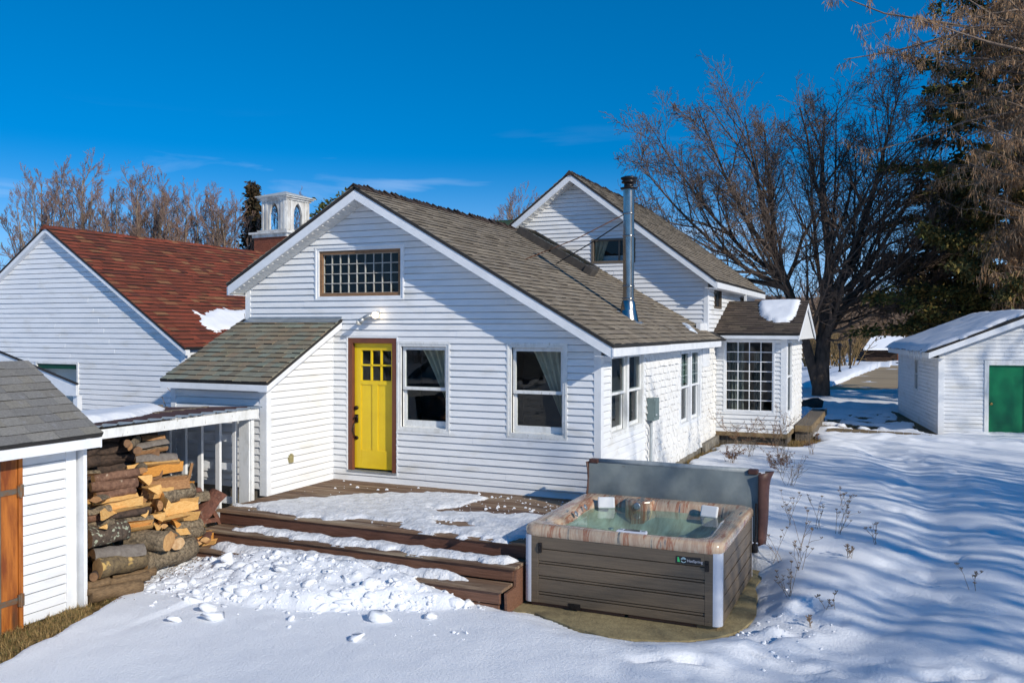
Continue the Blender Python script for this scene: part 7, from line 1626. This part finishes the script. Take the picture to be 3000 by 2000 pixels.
LB = ['short bare tree at the left edge of the skyline', 'bare tree just left of the tall rounded one', 'bare tree between the two largest reddish crowns', 'slender bare tree right of the reddish crown', 'bare tree in the gap before the spruce', 'bushy bare tree above the middle of the red roof', 'thin bare tree near the spruce', 'pale bare tree touching the spruce', 'bare tree right behind the church belfry', 'low bare tree beside the power line', 'lowest bare tree at the frame edge', 'bare treetop showing left of the rear gable', 'smaller bare treetop beside the rear gable rake']
for o in protoF: o.scale = (1.05, 1.05, 1.05)
for i, (x, y, sc, k) in enumerate(PL): copy_tree_thing(protoF[k], (x, y, -1.2), 1.7 * i + .3, sc * 1.06, LB[i])
# --- conifers
def spray_cloud(rr, cents, n, size, droop, V, F, C, flat=.6, long_=1.0):
    pass
def conifer(name, label, loc, h, rad, m, mt, seed, n=9000, leaf=.16, shape=1.0, lean=0, low=.06, droop=.35, clump=.5, group=None, gaps=.25):
    rr = np.random.default_rng(seed); t = thing(name, label, 'tree', loc, 0, group, local=True)
    tp = [((np.array([(0, 0, -.3), (.03 * h * lean, 0, h * .3), (0, 0, h * .55), (0, .02 * h * lean, h * .8), (0, 0, h * .99)])), np.array([.028, .022, .015, .008, .002]) * h)]
    tubes_np('trunk', tp, 8, mt, t)
    # branches with foliage clumps at the ends
    nb = int(h * 14); br = []; cen = []
    for i in range(nb):
        z = h * (low + (1 - low) * (i + rr.random()) / nb); q = (z / h - low) / (1 - low); rmax = rad * ((1 - q) ** shape * .95 + .05) * (1 if q > .08 else .7); a = rr.uniform(0, 6.283); ln = rmax * rr.uniform(.45, 1.12)
        d = np.array([math.cos(a), math.sin(a), rr.uniform(-.1, .35)]); pts, _ = wander(rr, np.array([0, 0, z]), unit(d), ln, -.10 * droop, .1)
        br.append((pts, np.linspace(max(.012, .012 * ln + .01), .006, 5)))
        for s in np.linspace(.25, 1, max(2, int(ln / (clump * .7)))): 
            if rr.random() < gaps: continue
            f = s * 4; j = min(int(f), 3); cen.append((pts[j] + (pts[j + 1] - pts[j]) * (f - j), ln))
    tubes_np('limb', br, 3, mt, t)
    cen_p = np.array([c[0] for c in cen]); k = rr.integers(0, len(cen_p), n); ctone = rr.random(len(cen_p))
    P = cen_p[k] + rr.normal(0, 1, (n, 3)) * np.array([clump * .5, clump * .5, clump * .33])
    out = unit_rows(P * np.array([1, 1, 0]) + 1e-6); d = unit_rows(out * rr.uniform(.2, 1, (n, 1)) + rr.normal(0, .55, (n, 3)) + np.array([0, 0, -droop]))
    w = unit_rows(np.cross(d, rr.normal(0, 1, (n, 3)))); sz = leaf * rr.uniform(.5, 1.4, (n, 1))
    V = np.stack([P, P + d * sz * .6 + w * sz * .28, P + d * sz * 1.15, P + d * sz * .6 - w * sz * .28], 1).reshape(-1, 3)
    np_mesh('crown', V, np.arange(n * 4).reshape(-1, 4), m, parent=t, rnd=np.clip(ctone[k] * .7 + rr.random(n) * .3, 0, 1))
    return t
def unit_rows(a): return a / (np.linalg.norm(a, axis=1)[:, None] + 1e-9)
conifer('cedar_tree', 'huge dark evergreen cedar behind the white shed at the right', (12.2, 25.6, -.5), 16.8, 5.9, cedar_leaf, trunk_m, 41, 90000, .16, .36, droop=.3, clump=.34, gaps=.5)
conifer('cedar_tree', 'lower dark cedar filling the gap between the bare tree and the huge cedar', (10.3, 28.5, -.5), 8.6, 3.6, cedar_leaf, trunk_m, 42, 24000, .15, .6, low=.30, droop=.3, clump=.30, gaps=.5)
conifer('cedar_tree', 'dark cedar at the right edge behind the hanging brown foliage', (16.6, 27.0, -.5), 15.0, 4.6, cedar_leaf, trunk_m, 43, 26000, .17, .6, droop=.3, clump=.36, gaps=.5)
conifer('spruce_tree', 'narrow brownish spruce between the bare trees and the belfry', (-57.4, 64.8, -1.2), 19.4, 3.0, spruce_leaf, trunk_far, 44, 16000, .38, .9, droop=.2, clump=.45, gaps=.3)
conifer('spruce_tree', 'small dark young spruce above the red roof', (-58.9, 60.0, -1.2), 9.5, 1.7, spruce_leaf, trunk_far, 45, 5000, .3, .9, droop=.2, clump=.35)
conifer('pine_tree', 'rounded yellow-green pine right behind the church belfry', (-47.0, 68.0, -1.2), 17.6, 5.2, pine_leaf, trunk_far, 46, 15000, .42, .35, low=.45, droop=-.2, clump=.7, gaps=.3)
# --- tree with hanging brown foliage, reaching in from the right
def hanging_tree():
    rr = np.random.default_rng(77); t = thing('hanging_foliage_tree', 'tree with rusty brown hanging foliage reaching in from the upper right', 'tree', (13.0, 21.5, -.5), 0, local=True)
    limbs = [(np.array([(0, 0, -.3), (0, 0, 4), (.2, 0, 8), (0, .2, 12), (0, 0, 15.5)]), np.array([.34, .28, .2, .1, .03]))]
    br = []
    for i in range(95):
        z = rr.uniform(6.0, 14.5) if rr.random() < .8 else rr.uniform(3.8, 6.5); a = rr.uniform(0, 6.283); 
        if rr.random() < .5: a = rr.normal(3.5, .8)
        ln = rr.uniform(2.2, 5.6) * (1.1 - .3 * abs(z - 10.5) / 5) * (.62 if z < 6.5 else 1); d = np.array([math.cos(a), math.sin(a), rr.uniform(-.05, .45)]); pts, _ = wander(rr, np.array([0, 0, z]), unit(d), ln, -.03, .12); br.append((pts, np.linspace(.055, .012, 5)))
    # one long pale branch crossing the top of the view
    for (z, a, ln, tr_) in ((12.6, 3.45, 7.6, .02), (12.0, 3.65, 6.4, .03), (13.6, 3.3, 7.0, -.02)):
        pts, _ = wander(rr, np.array([0, 0, z - .4]), unit(np.array([math.cos(a), math.sin(a), .12])), ln, tr_ - .03, .10); br.append((pts, np.linspace(.075, .012, 5)))
    sub = []
    for pts, r_ in br:
        for s in range(9):
            f = rr.uniform(.6, 3.99); j = int(f); p = pts[j] + (pts[j + 1] - pts[j]) * (f - j); d = side_dir(rr, unit(pts[j + 1] - pts[j]), rr.uniform(.5, 1.1)); sp_, _ = wander(rr, p, d, rr.uniform(.5, 1.6), -.02, .2); sub.append((sp_, np.linspace(.012, .005, 5)))
    tubes_np('trunk', limbs, 10, bark_s, t); tubes_np('limb', br + sub, 4, mat('pale_grey_branch', (.22, .17, .13), .85, (.14, .1, .08), 3), t)
    n = 60000; S_ = np.array([s[0] for s in sub]); k = rr.integers(0, len(S_), n); f = rr.uniform(0, 3.99, n); j = f.astype(int); fr_ = (f - j)[:, None]
    P = S_[k, j] + (S_[k, j + 1] - S_[k, j]) * fr_; dens = rr.random(len(S_)); keep = rr.random(n) < dens[k] * 1.3; P = P[keep]; k = k[keep]; n = len(P)
    P = P + rr.normal(0, .05, (n, 3)); d = unit_rows(rr.normal(0, .35, (n, 3)) + np.array([0, 0, -1.1])); w = unit_rows(np.cross(d, rr.normal(0, 1, (n, 3)))); sz = rr.uniform(.12, .42, (n, 1))
    V = np.stack([P, P + d * sz * .5 + w * .012, P + d * sz, P + d * sz * .5 - w * .012], 1).reshape(-1, 3)
    np_mesh('crown', V, np.arange(n * 4).reshape(-1, 4), larch_leaf, parent=t, rnd=rr.random(n))
hanging_tree()
# --- brown woods and brush in the distance
def brush(name, label, spots, seed, mt, kind='stuff'):
    rr = np.random.default_rng(seed); tb = []
    for x, y, z0, h, r_ in spots:
        for s in range(26):
            a = rr.uniform(0, 6.283); rad = r_ * math.sqrt(rr.random()); d = unit(np.array([math.cos(a) * .35, math.sin(a) * .35, 1.0]) + rr.normal(0, .12, 3)); p = np.array([x + math.cos(a) * rad * .5, y + math.sin(a) * rad * .5, z0])
            ln = h * rr.uniform(.55, 1.05); pts, _ = wander(rr, p, d, ln, .0, .09); tb.append((pts, np.linspace(.05, .02, 5)))
            for q in range(9):
                f = rr.uniform(.8, 3.99); j = int(f); pp = pts[j] + (pts[j + 1] - pts[j]) * (f - j); sp_, _ = wander(rr, pp, side_dir(rr, unit(pts[j + 1] - pts[j]), rr.uniform(.5, 1.0)), ln * rr.uniform(.15, .4), .02, .2); tb.append((sp_, np.linspace(.026, .014, 5)))
    o = tubes_np(name, tb, 3, mt, None, kind); tag(o, label); return o
rr = np.random.default_rng(5); sp1 = []
for i in range(125):
    u = rr.uniform(-42, 60); dd_ = rr.uniform(104, 140); p = np.array([8.1, -11.9]) + np.array([-.4055, .914]) * dd_ + np.array([.914, .4055]) * u
    hh = np.interp(u, [-42, -5, 30, 60], [5.5, 8.6, 9.4, 10]) * rr.uniform(.75, 1.1) * (dd_ / 115); sp1.append((p[0], p[1], -1.0, hh, 3.5))
brush('far_woods', 'brown leafless woods along the horizon', sp1, 51, brush_m)
sp2 = []
for i in range(46):
    u = rr.uniform(-72, -38); dd_ = rr.uniform(96, 125); p = np.array([8.1, -11.9]) + np.array([-.4055, .914]) * dd_ + np.array([.914, .4055]) * u; sp2.append((p[0], p[1], -1.5, np.interp(u, [-72, -56, -38], [13, 7.5, 8.5]) * rr.uniform(.7, 1.05), 4))
brush('far_brush', 'brown brush below the far trees at the left', sp2, 52, brush_m)
sp3 = [(x, y, -.6, h, 1.6) for x, y, h in ((4.5, 58, 3.2), (3.2, 62, 3.0), (6.5, 74, 3.2), (9.5, 76, 3.4), (1.8, 60, 3.6), (12.5, 74, 3.6))]
brush('driveway_brush', 'golden brush along the far end of the driveway', sp3, 53, mat('golden_brush', (.30, .20, .09), .95, (.16, .11, .05), 1.2))
# wooded ridge behind everything
A_ = np.linspace(0, 6.283, 241); rings = []
for k, (rad, hh) in enumerate(((150, -1.2), (165, 6.0), (200, 9.5), (300, 12.0))):
    hv = hh + (0 if k == 0 else 2.6) * (fbm(A_ * 9, A_ * 0 + k, 4, 60 + k) - .5) * (1 if k < 3 else 2) + (2.6 * (fbm(A_ * 60, A_ * 0, 3, 70 + k) - .5) if k else 0); rings.append(np.stack([8 + rad * np.cos(A_), -5 + rad * np.sin(A_), hv], 1))
V = np.concatenate(rings); n_ = 241; F = np.array([(k * n_ + i, k * n_ + i + 1, (k + 1) * n_ + i + 1, (k + 1) * n_ + i) for k in range(3) for i in range(n_ - 1)])
np_mesh('wooded_hills', V, F, mat('far_bare_woods', (.165, .115, .09), .95, (.10, .072, .06), .35, (1, 1, 2.5)), smooth=True, kind='structure')
# behind the camera: an unseen line of brush, added for windows to reflect
sp4 = [(8 + 70 * math.cos(a), -10 + 70 * math.sin(a), -1.0, rr.uniform(7, 12), 4) for a in np.linspace(3.5, 6.1, 26)]
brush('reflection_brush', 'unseen leafless brush added behind the view for the windows to reflect', sp4, 54, brush_m)

# ============================================================ GRASS, WEEDS, VINES
def blades(name, pts, hmin, hmax, m, lean=.5, wd=.0035):
    pts = np.array(pts); n = len(pts); h = RNG.uniform(hmin, hmax, (n, 1)); a = RNG.uniform(0, 6.283, n); d = np.stack([np.cos(a), np.sin(a), np.zeros(n)], 1); w = np.stack([-np.sin(a), np.cos(a), np.zeros(n)], 1) * wd
    l = RNG.uniform(.1, 1, (n, 1)) * lean; b = pts; m1 = b + d * h * l * .35 + np.array([0, 0, 1]) * h * .55; t_ = b + d * h * l * 1.1 + np.array([0, 0, 1]) * h * (1 - .55 * l)
    V = np.stack([b - w, b + w, m1 + w * .8, m1 - w * .8, t_ + w * .2, t_ - w * .2], 1).reshape(-1, 3); i = (np.arange(n) * 6)[:, None]
    F = np.concatenate([i + np.array([[0, 1, 2, 3]]), i + np.array([[3, 2, 4, 5]])]); return np_mesh(name, V, F, m, kind='stuff', rnd=np.tile(RNG.random(n), 2))
G_ = []
while len(G_) < 30000:
    x = RNG.uniform(-1.0, 1.1, 20000); y = RNG.uniform(-8.2, -3.3, 20000); b = bare_mask(x, y); ok = (b > .5) & ~((x < -.12) & (y < -5.05)) & (x > -.35)
    x, y = x[ok], y[ok]; z = ground_h(x, y); dn_ = fbm(x * 5, y * 5, 2, 7) > .38; G_ += [(a, b_, c) for a, b_, c, k_ in zip(x, y, z, dn_) if k_]
tag(blades('dry_grass', G_[:30000], .03, .13, grass_m, 1.1, .0032), 'matted dry grass along the foot of the shed')
G_ = []
while len(G_) < 9000:
    x = RNG.uniform(4.2, 6.7, 20000); y = RNG.uniform(2.2, 11, 20000); b = bare_mask(x, y); ok = (b > .5); x, y = x[ok], y[ok]; z = ground_h(x, y); G_ += list(zip(x, y, z))
tag(blades('dry_grass', G_[:9000], .03, .12, grass_m, 1.0, .004), 'dead golden grass along the house foundation')
lv = RNG.uniform(0, 1, (900, 2)); P = [(4.6 + 1.7 * a, 8.35 + .15 * math.sin(9 * a) - .1 + .3 * b, 0) for a, b in lv] + [(6.0 + .35 * a, 8.5 + 2.2 * b, 0) for a, b in lv]
P = np.array(P); P[:, 2] = ground_h(P[:, 0], P[:, 1]) + .012; tag(blades('leaf_litter', P, .02, .06, leaf_m, 1.3, .012), 'rusty fallen leaves heaped round the foot of the bay')
def weed(x, y, h, seed, kind, label):
    rr = np.random.default_rng(seed); z = gz(x, y) - .02; t = thing('dried_weed', label, 'dried plant', (x, y, z), 0, 'dried weeds standing in the snow', local=True)
    st = []; hd = MB(); n = {'umbel': rr.integers(3, 6), 'shrub': 7, 'spray': 8}[kind]
    for i in range(n):
        a = rr.uniform(0, 6.283); d = unit(np.array([math.cos(a) * .35, math.sin(a) * .35, 1]) + rr.normal(0, .1, 3)) if kind != 'spray' else unit(np.array([math.cos(a) * .7, math.sin(a) * .7, 1]))
        pts, dd_ = wander(rr, np.array([rr.normal(0, .025), rr.normal(0, .025), 0]), d, h * rr.uniform(.55, 1.1), 0, .12); st.append((pts, np.linspace(.0036, .002, 5)))
        for q in range({'umbel': 2, 'shrub': 6, 'spray': 8}[kind]):
            f = rr.uniform(1.2, 3.99); j = int(f); p = pts[j] + (pts[j + 1] - pts[j]) * (f - j); s2, d2 = wander(rr, p, side_dir(rr, unit(pts[j + 1] - pts[j]), rr.uniform(.4, .9)), h * rr.uniform(.12, .35), .05, .15); st.append((s2, np.linspace(.003, .0018, 5)))
            if kind == 'umbel': tips = [(s2[-1], d2)]
            elif kind == 'spray': tips = [(s2[k_], d2) for k_ in (2, 3, 4)]
            else: tips = [(s2[-1], d2)] if rr.random() < .4 else []
            for tp_, td in tips + ([(pts[-1], dd_)] if kind == 'umbel' else []):
                if kind == 'umbel':
                    for w_ in range(9): b = rr.uniform(0, 6.283); e = Vector(tp_) + Vector((math.cos(b) * .020, math.sin(b) * .020, .022)); hd.tube([tp_, e], [.001, .0035], 3)
                else:
                    for w_ in range(3): e = Vector(tp_) + Vector(rr.normal(0, .018, 3)); hd.add([tp_, e + Vector((.008, 0, .006)), e + Vector((0, .01, -.004)), Vector(tp_) + Vector((0, -.006, .01))], [(0, 1, 2, 3)])
    tubes_np('stem', st, 3, weed_m, t)
    if hd.v: o = hd.build('seed_heads' if kind == 'umbel' else 'dead_leaves', weed_m if kind != 'spray' else leaf_m, kind='stuff'); o.parent = t
WL = [(6.72, -.33, .55, 'umbel', 'densest clump of umbel seed heads close behind the tub corner'), (6.98, -.02, .62, 'umbel', 'tall thin umbel stalks beside the densest clump'), (6.71, .90, .50, 'umbel', 'umbel stalks farther back near the cover flap'), (7.08, .85, .55, 'umbel', 'many-headed umbel clump in the middle of the weeds'),
      (7.36, .75, .5, 'umbel', 'bushy umbel clump at the right of the weeds'), (7.02, -.89, .5, 'umbel', 'umbel stalks in front of the densest clump'), (7.36, 2.17, .3, 'umbel', 'two short umbel heads farther out in the snow'), (7.83, .37, .32, 'umbel', 'low forked umbel standing alone in open snow'),
      (7.57, -.30, .16, 'umbel', 'tiny paired umbel heads poking from the snow'), (7.05, -1.8, .34, 'umbel', 'leaning stalk near the trampled snow'), (8.9, -.95, .28, 'umbel', 'single thin stalk beside the hollow in the snow'), (7.45, -2.0, .16, 'umbel', 'small umbel head near the footprints'), (7.3, -2.45, .14, 'umbel', 'smallest umbel head right of the concrete pad'),
      (6.49, 7.1, .85, 'shrub', 'upright leafless shrub stems beside the bay corner'), (6.1, 5.4, .6, 'shrub', 'leafless twiggy shrub between the tub cover and the bay'), (6.45, 3.4, .55, 'shrub', 'thin leafless stems rising behind the cover end'), (6.2, 4.4, .45, 'spray', 'low weeds at the edge of the shrub bed'),
      (4.95, 7.6, .95, 'spray', 'arching rusty spray of dead flowers left in front of the bay window'), (5.65, 7.7, .95, 'spray', 'arching rusty spray of dead flowers right in front of the bay corner'), (5.35, 6.2, .55, 'shrub', 'tangle of dead stalks in front of the bay'), (5.2, 5.2, .35, 'spray', 'small tuft of dead flowers on the snow near the foundation')]
for i, (x, y, h, k_, lb) in enumerate(WL): weed(x, y, h, 200 + i, k_, lb)
# vine on the garage corner
rr = np.random.default_rng(8); vt = thing('bare_vine', 'tangled bare vine climbing between the garage and the vestibule', 'vine', (-4.2, .5, -.7), 0, local=True); vb = []
for i in range(34):
    a = rr.uniform(0, 6.283); pts, _ = wander(rr, np.array([rr.normal(0, .12), rr.normal(0, .1), rr.uniform(.4, 1.2)]), unit(np.array([math.cos(a) * .6, math.sin(a) * .3, rr.uniform(.2, 1.2)])), rr.uniform(.5, 1.3), -.10, .38); vb.append((pts, np.linspace(.010, .005, 5)))
for i in range(5): vb.append((np.array([(rr.normal(0, .1), rr.normal(0, .1), z + .0) for z in (0, .4, .8, 1.2, 1.6)]), np.linspace(.014, .009, 5)))
tubes_np('stem', vb, 4, weed_m, vt)
for i, (x, y, h, lb) in enumerate(((-2.9, 1.4, 3.1, 'thin bare sapling stem leaning in front of the roof snow'), (-2.75, .8, 2.55, 'short bare sapling with side twigs behind the vestibule roof'), (-3.3, .9, 2.4, 'lower bare sapling stem near the garage eave'))):
    t = thing('bare_sapling', lb, 'sapling', (x, y, -.7), 0, local=True); pts, _ = wander(rr, np.zeros(3), unit(np.array([-.06, 0, 1.0])), h + .2, .0, .05); tb = [(pts, np.linspace(.014, .006, 5))]
    for q in range(5): f = rr.uniform(2, 3.9); j = int(f); s2, _ = wander(rr, pts[j] + (pts[j + 1] - pts[j]) * (f - j), side_dir(rr, np.array([0, 0, 1.0]), .9), rr.uniform(.15, .4), .05, .1); tb.append((s2, np.linspace(.006, .003, 5)))
    tubes_np('stem', tb, 4, twig_m, t)
